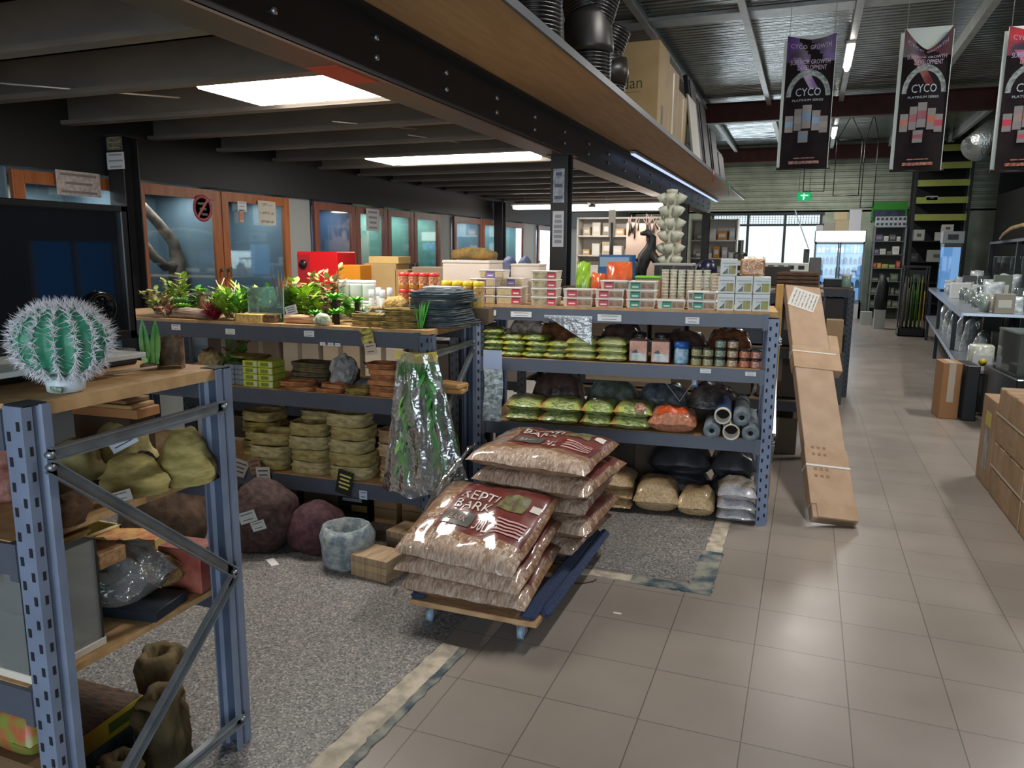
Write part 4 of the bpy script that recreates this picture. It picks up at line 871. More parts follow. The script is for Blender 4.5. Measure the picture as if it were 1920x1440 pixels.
mb.build('trailing_plant', [M('#4a9f42', .5), M('#7fbc62', .5)], t)
# ---- floor in front of and below rack B
t = thing('rock_pot', 'grey rocky open pot on the floor before the low shelf', 'pot', (-2.13, 3.17, .003))
mb = MB(); mb.lathe([(.115, 0), (.135, .03), (.13, .1), (.14, .16), (.115, .21), (.10, .21), (.10, .12), (0, .1)], 40, wob=.16, seed=3); mb.build('pot', M('#6f7c85', .85, hex2='#a3aaa8', scale=24, bump=.9), t)
WD = M('#8d7458', .65, hex2='#a88e70', scale=8, stretch=(8, 1, 1)); WD2 = M('#6f5d4a', .65, hex2='#80705c', scale=8, stretch=(1, 8, 1))
for i in range(3):
    mb = MB(); mb.box(-.11, .11, -.085, .085, 0, .036, [1, 1, 0, 0, 0, 0] if 0 else 0, .002); solo(mb, 'wooden_tile', [WD, M('#9a8262', .65, hex2='#b09874', scale=8, stretch=(8, 1, 1))][i % 2], LV[i if i < 2 else 6] + ' brown wooden tile of the front stack on the floor', 'wooden tile', (-1.915, 3.13, .003 + i * .037), R(-8 + i), 'wooden tiles on the floor')
for i in range(4):
    mb = MB(); mb.box(-.11, .11, -.085, .085, 0, .036, 0, .002); solo(mb, 'wooden_tile', [WD2, WD][i % 2], (LV[i] if i < 3 else 'topmost') + ' brown wooden tile of the rear stack below the shelf', 'wooden tile', (-1.87, 3.40, .003 + i * .037), R(-14 + i * 2), 'wooden tiles on the floor')
mb = MB(); mb.box(-.05, .05, -.03, .03, 0, .13, 0, .002); solo(mb, 'white_carton', M('#c2bfc2', .6), 'small white carton standing by the wooden tiles', 'box', (-1.735, 3.24, .003), R(-10))
for (n, lb, x, y, r_, sd, mt, rz) in (('beanbag', 'large dark brown sack slumped behind the near rack post', -2.68, 3.20, (.19, .18, .21), 1, M('#2e1f1d', .85, hex2='#4a3430', scale=30, bump=.4), 0), ('beanbag', 'maroon sack leaning beside the rock pot', -2.39, 3.28, (.16, .15, .15), 2, M('#3a1f24', .85, hex2='#54323a', scale=30, bump=.4), .4)):
    mb = MB(); mb.blob((0, 0, r_[2] * .8), r_, 4, .14, 1.2, sd, 0, 0, .8); solo(mb, 'sack', mt, lb, 'sack', (x, y, .003), rz)
mb = MB(); mb.blob((0, 0, .2), (.26, .2, .28), 4, .14, 1.2, 7, 0, 0, .72); solo(mb, 'sack', M('#3b2b20', .9, hex2='#54402f', scale=20, bump=.4), 'big dark brown sack standing behind the near rack', 'sack', (-3.12, 2.95, .003))
tag((-2.62, 3.012, .24), R(10), .10, .06, 'pale card tag hanging on the dark brown sack', 2, M('#b5b8b8', .5), tilt=R(-20)); tag((-2.56, 3.02, .2), R(10), .08, .05, 'second pale tag below on the dark brown sack', 2, M('#b5b8b8', .5), tilt=R(-20))
mb = MB(); mb.box(-.05, .05, -.02, .02, 0, .006); solo(mb, 'paper_scrap', M('#d6d0d0', .6), 'white paper scrap on the floor by the maroon sack', 'paper', (-2.49, 3.03, .0035), R(-35))
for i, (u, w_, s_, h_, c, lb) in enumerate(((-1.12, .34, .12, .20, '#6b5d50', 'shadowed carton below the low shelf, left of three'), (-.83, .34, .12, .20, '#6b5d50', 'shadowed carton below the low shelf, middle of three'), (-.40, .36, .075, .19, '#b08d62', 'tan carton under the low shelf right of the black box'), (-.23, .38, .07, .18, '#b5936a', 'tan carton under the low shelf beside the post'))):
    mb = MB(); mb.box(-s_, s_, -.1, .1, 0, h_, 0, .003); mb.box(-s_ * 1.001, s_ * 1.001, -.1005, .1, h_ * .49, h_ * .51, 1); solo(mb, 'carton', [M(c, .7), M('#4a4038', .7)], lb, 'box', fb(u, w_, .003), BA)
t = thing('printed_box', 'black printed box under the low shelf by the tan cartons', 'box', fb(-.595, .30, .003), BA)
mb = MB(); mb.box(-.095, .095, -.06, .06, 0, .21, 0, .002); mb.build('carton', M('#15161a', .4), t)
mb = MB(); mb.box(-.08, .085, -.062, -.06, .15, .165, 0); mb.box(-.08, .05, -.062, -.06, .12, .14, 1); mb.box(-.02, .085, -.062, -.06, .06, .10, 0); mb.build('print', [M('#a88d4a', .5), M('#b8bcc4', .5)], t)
# ================================================================== rack M: tubs, bags, jars, rolls
ML, MD = 1.8, .6
MA = R(4.7)
rack('shelving_rack', 'blue grey steel rack of tubs and green bags in the middle', FM, ML, MD, 1.235, (.5205, .937, 1.258), bh=.078, ends=(0, 1), braces=((.04, 1.1, .56, 1.1), (.04, .55, .56, 1.02), (.04, .5, .56, .1)), pm=M('#76829a', .42, var=.08, scale=9), bm=M('#555b68', .42, var=.06, scale=6))
ZA = 1.2745
TUBP = M('#d9cdbf', .35, coat=.3); LIDP = M('#e3ddd2', .3, coat=.3); SUB = M('#a98f74', .7, hex2='#7d6650', scale=45)
LABC = {'red': M('#c43a44', .45), 'purple': M('#8a74b0', .45), 'green': M('#1e8a6c', .45)}
INKW = M('#e9dcdc', .5)
def tub(label, u, w_, z, col, wd=.17, off=0.0, group=None, sand=SUB):
    t = thing('plastic_tub', label, 'tub', fb2(u, w_, z), MA, group)
    h = .0535; d = .065
    mb = MB(); vs = [(sx * wd / 2 * k, sy * d * k, zz) for zz, k in ((0, .93), (h - .008, 1.0)) for sx, sy in ((-1, -1), (1, -1), (1, 1), (-1, 1))]
    mb.add(vs, [(3, 2, 1, 0), (0, 1, 5, 4), (1, 2, 6, 5), (2, 3, 7, 6), (3, 0, 4, 7)]); mb.build('body', TUBP, t)
    mb = MB(); mb.box(-wd / 2 - .003, wd / 2 + .003, -d - .004, d + .004, h - .008, h, 0, .003); mb.build('lid', LIDP, t)
    for s_ in (-1, 1):
        x0, x1 = (-wd * .44, off * wd - wd * .2) if s_ < 0 else (off * wd + wd * .2, wd * .44)
        if x1 - x0 > .015: mb = MB(); mb.box(x0, x1, -d - .0015, -d + .004, .008, h - .013); mb.build('contents', sand, t)
    mb = MB(); x = off * wd; mb.box(x - wd * .17, x + wd * .17, -d - .003, -d + .002, .005, h - .010, 0); mb.box(x - wd * .11, x + wd * .11, -d - .0034, -d - .003, .014, .022, 1); mb.box(x - wd * .15, x + wd * .15, -d - .0034, -d - .003, h - .016, h - .011, 2)
    mb.build('label', [LABC[col], INKW, M('#2a2226', .6)], t)
    return t
def fb2(u, w_, z): return FM(u, w_, z)
SAND = M('#b9a273', .7, hex2='#cbb88c', scale=60)
def tubs(u, w_, col, n, where, wd=.165, off=0.0, sand=SUB, du=0.0, z0=ZA):
    for i in range(n):
        lv = 'only' if n == 1 else ('top' if i == n - 1 else LV[i])
        tub('%s %s labelled tub %s' % (lv, col, where), u + (du if i == n - 1 else 0), w_, z0 + i * .054, col, wd, off, '%s labelled tubs on the middle rack' % col, sand)
tubs(.035, .09, 'purple', 4, 'of the stack at the left end', off=-.05, sand=SAND, du=.06)
tubs(.205, .10, 'red', 2, 'of the low stack beside the purple ones', off=.30, sand=SAND)
tubs(.435, .10, 'red', 4, 'of the tallest stack left of the post', off=.28, sand=M('#b9a480', .6, hex2='#6f7a50', scale=30))
tubs(.65, .10, 'red', 2, 'of the stack below the green standing pouch', wd=.185, off=-.2)
tubs(.845, .10, 'red', 3, 'of the stack below the orange bags', wd=.175, off=-.2, du=.03)
tubs(1.035, .10, 'green', 3, 'of the tallest green stack', wd=.175, off=-.2)
tubs(1.215, .10, 'green', 1, 'standing alone before the clear cups', wd=.165, off=-.15)
tubs(1.39, .10, 'green', 2, 'of the stack beside the white boxes', wd=.165, off=-.12)
tubs(.17, .27, 'purple', 3, 'of the sandy stack behind at the left end', sand=SAND)
def wbox(label, u, w_, z, s=.094, pic='#7c8a3a'):
    t = thing('white_box', label, 'box', fb2(u, w_, z), MA, 'white boxes with a leaf picture')
    mb = MB(); mb.box(-s / 2, s / 2, -.05, .05, 0, .098, 0, .002); mb.build('carton', M('#d5d8d4', .5), t)
    mb = MB(); y = -.0512; mb.box(.0, s * .42, y, -.05, .012, .060, 0); mb.add([(-s * .4, y, .012), (-s * .05, y, .012), (-s * .05, y, .046)], [(0, 1, 2)], 1); mb.box(-s * .42, s * .42, y, -.05, .072, .076, 2); mb.box(-s * .3, s * .1, y, -.05, .052, .056, 2)
    mb.build('print', [M(pic, .5, hex2='#a59a5a', scale=30), M('#3d4a44', .5, hex2='#8a9a8a', scale=60), M('#8d9aa0', .5)], t)
for r_ in range(2):
    for c_ in range(3): wbox('%s white box with a leaf picture, %s column at the right end' % (['lower', 'upper'][r_], ['left', 'middle', 'right'][c_]), 1.527 + c_ * .098, .075, ZA + r_ * .1, pic=['#8a7a5a', '#8a8a4a', '#7a9a2a'][c_])
wbox('single white box standing on top of the left column', 1.535, .075, ZA + .2, pic='#6a6a4a')
t = thing('moss_pack', 'orange brown block pack in clear wrap on top of the white boxes', 'pack', fb2(1.665, .08, ZA + .2), MA)
mb = MB(); mb.box(-.066, .066, -.045, .045, .002, .10, 0, .01); mb.build('block', M('#c08a50', .8, hex2='#d8a870', scale=30, bump=.5), t)
mb = MB(); mb.box(-.07, .07, -.049, .049, 0, .112, 0, .012); mb.build('wrap', CLEAR('#fff6e8', .3, .1, .5, 30), t)
# clear cup towers
g = rng(4)
for i, (u, w_, n_, hh) in enumerate(((1.155, .26, 5, .235), (1.205, .27, 5, .24), (1.255, .26, 5, .235), (1.305, .27, 4, .235), (1.355, .26, 4, .23), (1.405, .27, 4, .235), (1.455, .26, 4, .22))):
    t = thing('cup_tower', 'tall stack of pale clear plastic cups, %s of the row behind the green tubs' % (['leftmost', 'second', 'third', 'middle', 'fifth', 'sixth', 'rightmost'][i]), 'cups', fb2(u, w_, ZA), group='stacks of clear cups')
    mb = MB(); P = []
    z = 0
    while z < hh - .02: P += [(.021, z), (.0225, z + .014), (.0235, z + .0145), (.0235, z + .018), (.0205, z + .0185)]; z += .019
    P.append((0, z)); mb.lathe(P, 14); mb.build('cups', M(['#cfc7b4', '#d2cdb8', '#c9ccb8'][i % 3], .25, coat=.5, var=.08, scale=60), t)
# standing pouches
def pouch(name, label, loc, w_, h, d, mat, seed, rz=MA, cat='bag'):
    mb = MB(); s_ = seed
    def fn(sg):
        def f(u, v):
            b_ = (math.sin(PI * u) ** .5) * (1 - v) ** .35 * (1 if v < .999 else 0)
            return ((u - .5) * w_ * (1 - .12 * v + .05 * nz(v * 3, s_)), sg * d * .5 * b_ + .012 * nz(u * 4 + s_, v * 4, sg), v * h * (1 + .05 * nz(u * 3, s_)))
        return f
    mb.grid(fn(-1), 14, 12); mb.grid(fn(1), 14, 12); solo(mb, name, mat, label, cat, loc, rz)
pouch('green_pouch', 'bright green standing pouch right of the black post', fb2(.635, .27, ZA), .10, .27, .07, M('#79a81e', .25, hex2='#9cc83a', scale=14, bump=.4, coat=.5), 2)
ORG = M('#d2491c', .25, hex2='#e0703a', scale=12, bump=.5, coat=.6)
pouch('orange_bag', 'small orange bag beside the green pouch', fb2(.735, .26, ZA), .10, .20, .10, ORG, 5)
pouch('orange_bag', 'large shiny orange bag behind the tubs', fb2(.865, .28, ZA), .18, .27, .13, ORG, 8)
t = thing('plastic_tub', 'tub with a bright green lid beside the orange bag', 'tub', fb2(1.05, .32, ZA), MA)
mb = MB(); mb.box(-.08, .08, -.06, .06, 0, .17, 0, .004); mb.build('body', M('#a8876a', .5), t)
mb = MB(); mb.box(-.085, .085, -.065, .065, .17, .185, 0, .004); mb.build('lid', M('#6cc22a', .4), t)
mb = MB(); mb.box(-.17, .17, -.12, .12, 0, .25, 0, .006); mb.box(-.172, .172, -.122, .122, .25, .27, 0, .004); solo(mb, 'polystyrene_box', M('#d6c8bb', .75, bump=.15, scale=120), 'large pinkish white polystyrene box left of the middle rack', 'box', (-2.115, 4.74, 1.276), 0)
mb = MB(); mb.box(-.10, .10, -.1, .1, 0, .235, 0, .006); mb.box(-.102, .102, -.102, .102, .235, .25, 0, .004); solo(mb, 'polystyrene_box', M('#d2c6ba', .75, bump=.15, scale=120), 'smaller white polystyrene box behind the purple tubs', 'box', fb2(.22, .46, ZA), MA)
# ---- second shelf
ZC2 = .940
POU = [M('#a3b544', .3, hex2='#7f9a3a', scale=16, coat=.5), M('#b9c45a', .3, hex2='#8fa83a', scale=16, coat=.5), M('#c4c678', .3, hex2='#a3ad4a', scale=18, coat=.5), M('#cf8a3a', .35, hex2='#b0b03a', scale=12, coat=.5)]
OR2 = M('#c07a4a', .4, hex2='#b8a85a', scale=20)
LAYER = ['bottom', 'second', 'third', 'fourth', 'top']
def pillow(name, label, loc, w_, d, h, seed, mats, rz=MA, region=None, rot=None, group=None, cat='bag', wr=.008, side=0, nu=14, nv=10):
    mb, top = sack(w_, d, h, seed, nu, nv, wr=wr, region=region, mats_side=side)
    return solo(mb, name, mats, label, cat, loc, rz, group, rot)
def endcap(u, v): return 1 if u < .16 else (2 if .26 < u < .84 and v < .42 else 0)
def endside(u, v): return 1 if u > .84 else (2 if .2 < u < .76 and v < .4 else 0)
PALEP = M('#cdd39a', .35, hex2='#5f7a2a', scale=38, coat=.5, stretch=(1, 4, 2.5)); PALEP2 = M('#d5d6a8', .35, hex2='#8a9a4a', scale=45, coat=.5, stretch=(1, 4, 2.5))
for (u, n_, wh) in ((.09, 5, 'far left'), (.235, 4, 'second'), (.385, 4, 'third'), (.525, 3, 'fourth')):
    for i in range(n_):
        pillow('snack_pouch', '%s green yellow pouch of the %s pile on the second shelf' % ('top' if i == n_ - 1 else LAYER[i], wh), fb2(u + .012 * ((i * 7) % 3 - 1), .11 + .01 * (i % 2), ZC2 + i * .035), .15, .18, .042, int(u * 100) + i, [POU[(i + int(u * 10)) % 3], POU[3], PALEP], MA + .12 * ((i * 5) % 3 - 1), region=endcap, side=endside, group='green yellow pouches')
for i in range(3): pillow('feed_bag', '%s pale yellow green bag of the stack below the grey flap' % ['bottom', 'middle', 'top'][i], fb2(.675, .115, ZC2 + i * .044), .20, .2, .052, 40 + i, [POU[2], OR2, PALEP2], MA + .03 * i, region=endcap, side=endside, group='pale yellow green bags')
for i in range(3): pillow('feed_bag', '%s pale yellow green bag of the stack beside the square jars' % ['bottom', 'middle', 'top'][i], fb2(.868, .11, ZC2 + i * .045), .19, .2, .053, 45 + i, [POU[2], OR2, PALEP2], MA - .03 * i, region=endcap, side=endside, group='pale yellow green bags')
DKBAG = M('#3a2d28', .3, hex2='#5a4640', scale=20, coat=.6, bump=.4); DKBAG2 = M('#5a3a2a', .3, hex2='#8a5a3a', scale=20, coat=.6, bump=.4)
for i, (u, z, mt, lb) in enumerate(((.25, .17, M('#8a7a6a', .35, hex2='#c9bdae', scale=30, coat=.5), 'silvery brown bag on top at the back of the pouch piles'), (.45, .15, DKBAG2, 'reddish brown bag at the back above the fourth pouch pile'), (.88, .16, DKBAG, 'dark brown shiny bag behind the pale bags'), (1.28, .12, DKBAG, 'dark bag behind the blue capped bottle'), (1.56, .14, DKBAG2, 'rust brown shiny bag behind the small jars'))):
    pillow('dark_bag', lb, fb2(u, .40, ZC2 + .0), .28, .24, z + .05, 70 + i, mt, MA, wr=.02)
def sqjar(label, u):
    t = thing('square_jar', label, 'jar', fb2(u, .09, ZC2), MA, 'square jars with pink labels')
    mb = MB(); mb.box(-.058, .058, -.05, .05, 0, .148, 0, .014); mb.lathe([(.036, .148), (.036, .16)], 16); mb.build('body', M('#5a4a42', .2, coat=.6), t)
    mb = MB(); mb.lathe([(.04, .158), (.041, .16), (.041, .182), (0, .184)], 18); mb.build('cap', M('#1c1c1e', .4), t)
    mb = MB(); mb.box(-.052, .052, -.052, -.050, .012, .135, 0); mb.box(-.040, .046, -.0525, -.052, .016, .062, 1); mb.add([(-.04, -.0525, .062), (.0, -.0525, .062), (-.01, -.0525, .085), (-.03, -.0525, .075)], [(0, 1, 2, 3)], 2); mb.build('label', [M('#c98f78', .45, hex2='#d8b0a0', scale=14), M('#a8b8b8', .45, hex2='#d5dcd8', scale=25), M('#4a4a5a', .5)], t)
sqjar('left square dark jar with a pink label', 1.030); sqjar('right square dark jar with a pink label', 1.163)
t = thing('bottle', 'blue capped tall jar with a pale blue label', 'jar', fb2(1.285, .08, ZC2))
mb = MB(); mb.lathe([(.040, 0), (.043, .006), (.043, .10), (.034, .108), (0, .108)], 18); mb.build('body', M('#3f78a8', .3), t)
mb = MB(); mb.lathe([(.044, .104), (.046, .107), (.046, .138), (.0, .14)], 20); mb.build('cap', M('#2458a8', .4), t)
mb = MB(); mb.lathe([(.0437, .012), (.0437, .095)], 20); mb.f = mb.f[:-2]; mb.m = mb.m[:-2]; mb.s = mb.s[:-2]; mb.build('label', M('#b9d0dc', .45, hex2='#6a9ac0', scale=40), t)
for i, (u, n_, c, bnd, lb) in enumerate(((1.375, 2, '#8a8a5a', '#b0aa78', 'olive jar column beside the blue capped jar'), (1.442, 2, '#7d8060', '#c2bd98', 'second olive jar column'), (1.512, 3, '#6a7a66', '#a8b4a0', 'tall grey green jar column'), (1.582, 3, '#a8783a', '#d0d4cc', 'white banded jar column'), (1.652, 2, '#a8552a', '#d0a088', 'rust jar column next to the last'), (1.716, 2, '#a8552a', '#c8b8b4', 'rust jar column by the right post'))):
    for k in range(n_):
        jar('small_jar', '%s jar of the %s' % ('bottom' if k == 0 else ('top' if k == n_ - 1 else 'middle'), lb), fb2(u, .07, ZC2 + k * .056), .031, .055, M(c, .25, coat=.4), M('#2a2a28', .4), .24, 'small jars on the second shelf', M(bnd, .45, hex2=c, scale=70), (.1, .7))
# ---- third shelf
ZD = .5235
LG = M('#9aac3c', .3, hex2='#c2c878', scale=9, coat=.5, stretch=(1, 6, 6)); LG2 = M('#86a048', .3, hex2='#bcc47c', scale=9, coat=.5, stretch=(1, 6, 6))
for (u, wd, cols, wh) in ((.30, .245, (LG, LG), 'left'), (.545, .265, (LG2, LG), 'second'), (.785, .20, (LG, M('#a0b85a', .3, hex2='#7f9f3a', scale=9, coat=.5)), 'third'), (1.0, .24, (LG2, LG), 'fourth')):
    for i in range(2): pillow('substrate_bag', '%s green yellow bag of the %s stack on the third shelf' % (['lower', 'upper'][i], wh), fb2(u + .01 * i, .13, ZD + i * .074), wd, .3, .085, int(u * 90) + i, [cols[i], OR2, PALEP], MA + .02 * i, region=endcap, side=endside, group='green yellow bags on the third shelf', wr=.012)
mb = MB(); mb.lathe([(.034, 0), (.034, .003), (.016, .004), (0, .006)], 18, T=Matrix.Rotation(R(58), 4, 'X')); solo(mb, 'eye_emblem', M('#7a4a3a', .5, hex2='#d0a890', scale=60), 'round pink and brown emblem patch on the fourth green bag', 'emblem', fb2(1.06, -.005, ZD + .145), MA)
t = thing('bark_bag', 'orange labelled bag of red brown bark hanging over the shelf edge', 'bag', fb2(1.255, .09, ZD + .0), MA)
mb, top = sack(.29, .27, .15, 81, wr=.02, pinch=.6); mb.build('bag', M('#9c5f42', .3, hex2='#b9795c', scale=40, bump=.5, coat=.6), t)
mb = MB(); mb.grid(lambda u, v: (lambda p: (p[0], p[1] - .001, p[2] + .0025))(top(.2 + .6 * u, .14 + .24 * v)), 10, 4); mb.build('label', M('#cf4f1c', .4), t)
mb = MB()
for k in range(6): mb.text('O' if k % 2 else 'H', lambda x, y, k=k: (lambda p: (p[0], p[1] - .001, p[2] + .004))(top(.28 + .08 * k + x, .27 + y)), .05, .05)
mb.build('lettering', M('#e8b49a', .5), t)
ROLLS = ((1.49, .05, 'g', 'grey foam roll at the bottom left of the rolls'), (1.60, .05, 'w', 'open pale cardboard tube at the bottom middle'), (1.708, .05, 'g', 'grey foam roll at the bottom right by the post'), (1.548, .142, 'w', 'open pale tube with a blue wrap at the top left'), (1.655, .14, 'g', 'grey foam roll at the top right of the rolls'))
for (u, dz, kd, lb) in ROLLS:
    t = thing('roll', lb, 'roll', fb2(u, -.07, ZD + dz), MA); r_ = .049
    T = Matrix.Rotation(R(-90), 4, 'X')
    if kd == 'g':
        mb = MB(); mb.lathe([(.014, .02), (.0145, 0), (r_ * .96, 0), (r_, .006), (r_, .55), (0, .55)], 26, T=T); mb.f = mb.f[1:]; mb.m = mb.m[1:]; mb.s = mb.s[1:]; mb.build('foam', M('#5f6a70', .8, hex2='#737d82', scale=40), t)
        mb = MB(); mb.lathe([(.0145, .004), (.012, .005), (.0, .05)], 14, T=T); mb.build('core', M('#0e1116', .9), t)
    else:
        mb = MB(); mb.lathe([(r_ * .82, .3), (r_ * .82, .002), (r_ * .86, 0), (r_ * .98, 0), (r_, .003), (r_, .55)], 26, T=T); mb.f = mb.f[:-1]; mb.m = mb.m[:-1]; mb.s = mb.s[:-1]; mb.build('tube', M('#c9c3b4', .6), t)
        mb = MB(); mb.lathe([(r_ * .8, .12), (0, .121)], 20, T=T); mb.build('plug', M('#4a4038', .9), t)
        if dz > .1: mb = MB(); mb.lathe([(r_ * 1.015, .03), (r_ * 1.015, .5)], 26, T=T); mb.f = mb.f[:-2]; mb.m = mb.m[:-2]; mb.s = mb.s[:-2]; mb.build('blue_wrap', M('#33507e', .4), t)
for i, (u, z, h, c, lb) in enumerate(((.45, 0, .27, DKBAG, 'dark brown bag at the back of the third shelf, left'), (.82, 0, .24, M('#4a5048', .35, hex2='#6f7a70', scale=18, coat=.5, bump=.4), 'dark green grey bag at the back of the third shelf'), (1.16, 0, .24, M('#2f343a', .3, hex2='#59626a', scale=18, coat=.6, bump=.5), 'blue grey shiny bag behind the bark bag'), (1.48, 0, .24, M('#33302e', .3, hex2='#5a524c', scale=18, coat=.6, bump=.5), 'charcoal bag at the back behind the rolls'))):
    pillow('dark_bag', lb, fb2(u, .45, ZD + z), .33, .25, h, 90 + i, c, MA, wr=.02)
mb = MB(); mb.box(-.28, .28, -.05, .05, 0, .035, 0, .002); solo(mb, 'long_carton', M('#b0916c', .7), 'long flat tan carton lying on the rear bags under the second shelf', 'box', fb2(.93, .40, ZD + .247), MA)
mb = MB()
mb.tube([(-.11, 0, .135), (0, 0, 0), (.09, .01, .145)], .0022, 6); solo(mb, 'string_loop', M('#b9b3a6', .7), 'white string hanging in a V under the second shelf', 'string', fb2(1.29, .06, .715), MA)
mb = MB(); mb.box(-.02, .02, 0, .002, -.035, .035, 0); mb.box(-.012, .012, -.001, 0, -.02, .02, 1); solo(mb, 'sticker', [M('#33507e', .4), M('#c9cfe0', .5)], 'small blue and white card hanging above the string loop', 'card', fb2(1.36, .30, .80), MA)
# ---- bottom, on the floor
PEL = M('#b3936a', .35, hex2='#d0b48a', scale=70, coat=.5, bump=.3); PEL2 = M('#b9a996', .35, hex2='#d9cdbd', scale=70, coat=.5, bump=.3); WHS = M('#c9c6c6', .3, hex2='#a8a6ac', scale=90, coat=.5)
def two(u, v): return 1 if v < .025 else 0
for i in range(3): pillow('pellet_bag', '%s tan pellet bag of the left stack on the floor' % LAYER[i if i < 2 else 4], fb2(.90, .14, .004 + i * .062), .26, .34, .072 if i < 2 else .10, 110 + i, [PEL, WHS], MA + .03 * (i - 1), region=two, group='pellet bags on the floor', wr=.012, side=0)
pillow('pellet_bag', 'single plump tan pellet bag on the floor right of the left stack', fb2(1.17, .14, .004), .28, .34, .20, 121, [PEL, WHS], MA + .05, region=two, group='pellet bags on the floor', wr=.014, side=0)
pillow('pellet_bag', 'smaller single tan pellet bag beside the white banded stack', fb2(1.42, .12, .004), .225, .3, .165, 122, [PEL, WHS], MA - .05, region=two, group='pellet bags on the floor', wr=.014, side=0)
for i in range(3): pillow('pellet_bag', '%s white banded pellet bag of the stack against the right post' % LAYER[i if i < 2 else 4], fb2(1.655, .13, .004 + i * .064), .225, .32, .074 if i < 2 else .10, 130 + i, [PEL2, WHS], MA + .02 * (i - 1), region=lambda u, v: 1 if v < .22 or (v < .9 and False) else 0, group='pellet bags on the floor', wr=.012, side=1)
BLK = M('#25272b', .32, hex2='#34373c', scale=12, coat=.5, bump=.25)
for (u, wd, wh) in ((1.29, .40, 'left'), (1.625, .28, 'right')):
    for i in range(2): pillow('black_bag', '%s shiny black bag of the %s pair behind the pellet bags' % (['lower', 'upper'][i], wh), fb2(u, .42, .004 + i * .168), wd, .3, .185, int(u * 100) + i, BLK, MA + .03 * i, group='black bags under the middle rack', wr=.016)
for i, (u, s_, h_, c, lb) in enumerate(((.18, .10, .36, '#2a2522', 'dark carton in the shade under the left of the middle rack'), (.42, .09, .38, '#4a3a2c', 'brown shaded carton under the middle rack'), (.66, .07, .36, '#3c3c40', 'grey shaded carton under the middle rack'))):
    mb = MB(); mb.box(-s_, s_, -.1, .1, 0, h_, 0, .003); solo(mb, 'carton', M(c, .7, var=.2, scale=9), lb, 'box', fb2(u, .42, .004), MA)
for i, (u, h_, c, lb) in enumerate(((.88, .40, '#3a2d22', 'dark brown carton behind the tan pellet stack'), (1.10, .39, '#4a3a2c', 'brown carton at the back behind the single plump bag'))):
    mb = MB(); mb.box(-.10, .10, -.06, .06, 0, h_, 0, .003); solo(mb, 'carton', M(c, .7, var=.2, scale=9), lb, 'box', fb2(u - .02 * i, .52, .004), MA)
pouch('olive_bag', 'crumpled yellow green bag peeking out behind the loaded dolly', fb2(.70, .16, .004), .22, .3, .12, M('#8a8a2a', .35, hex2='#c2b84a', scale=10, bump=.6, coat=.4), 3)
# ---- labels and hangings on rack M
for (u, z, w_, h, lb) in ((.30, 1.218, .135, .034, 'white shelf label on the top beam below the red tubs'), (.855, 1.213, .145, .040, 'larger white shelf label at the middle of the top beam'), (1.345, 1.213, .08, .038, 'white shelf label on the top beam below the lone green tub'), (1.435, .918, .062, .026, 'small white label on the second beam below the jars'), (1.69, .913, .06, .024, 'small white label on the second beam by the right post'), (.10, 1.222, .07, .034, 'pinkish label on the top beam below the purple tubs')):
    tag(fb2(u, -.003, z), MA, w_, h, lb, 2)
for i in range(2): tag(fb2(-.085, -.003, 1.25 - i * .032), MA, .05, .022, ['upper', 'lower'][i] + ' tiny white tag beside the slate stack', 1)
mb = MB(); mb.grid(lambda u, v: (-.15 + .3 * u, -.012 - .01 * math.sin(3 * u), -(.012 + .158 * max(0, u - .12) / .88 * 1.0) * v), 12, 6); mb.box(-.15, .15, -.012, -.008, -.012, .004, 1); solo(mb, 'hanging_flap', [CLEAR('#c3ccd4', .55, .15, .5, 20, .35), M('#dfe3e6', .5)], 'grey clear plastic flap hanging as a triangle from the top beam', 'plastic flap', fb2(.60, .0, 1.215), MA)
t = thing('blister_pack', 'silvery bubble pack hanging on the left post of the middle rack', 'pack', fb2(.125, -.035, .77), MA)
mb = MB(); mb.grid(lambda u, v: ((u - .5) * .125 + .006 * math.sin(v * 5), -.02 * math.sin(PI * u) * (1 - .3 * v) - .01 * nz(u * 5, v * 9, 3), .10 - .34 * v), 12, 20); mb.build('bubble_film', M('#8a9a9e', .22, hex2='#c2cfd2', scale=40, bump=.7, coat=.6), t)
mb = MB(); mb.grid(lambda u, v: ((u - .5) * .125, -.004 - .01 * math.sin(PI * u), .22 - .12 * v), 6, 4); mb.build('card', M('#9fb0cf', .4), t)

# ================================================================== dolly and its load
t = thing('dolly', 'wooden furniture dolly with navy carpet rails loaded with bark bags', 'dolly', (-1.235, 3.25, 0))
PINE = M('#a5805a', .7, hex2='#c09a70', scale=10, stretch=(1, 8, 1)); NAVY = M('#27334f', .95, hex2='#33415f', scale=90, bump=.3)
for y in (-.49, 0, .49): mb = MB(); mb.box(-.275, .305 if y < 0 else .275, y - .05, y + .05, .098, .122, 0, .003); mb.build('cross_board', PINE, t)
for x in (-.245, .26): mb = MB(); mb.box(x - .035, x + .035, -.53, .53, .123, .145, 0, .01); mb.build('carpet_rail', NAVY, t)
mb = MB(); mb.box(.285, .34, -.47, .55, .105, .15, 0, .02); mb.build('carpet_bumper', NAVY, t)
for x in (-.21, .215):
    for y in (-.46, .46):
        mb = MB(); mb.box(x - .035, x + .035, y - .035, y + .035, .07, .098, 0, .004); mb.build('block', PINE, t)
        c = MB(); c.box(x - .022, x + .022, y - .022, y + .022, .064, .07); c.box(x - .018, x - .014, y - .02, y + .015, .025, .066); c.box(x + .014, x + .018, y - .02, y + .015, .025, .066); cc = c.build('caster', M('#b9bcc0', .3, metal=.7), t)
        wv = MB(); wv.cyl((x - .012, y - .006, .03), (x + .012, y - .006, .03), .029, 20); wv.build('wheel', M('#8fa5b8', .35), cc)
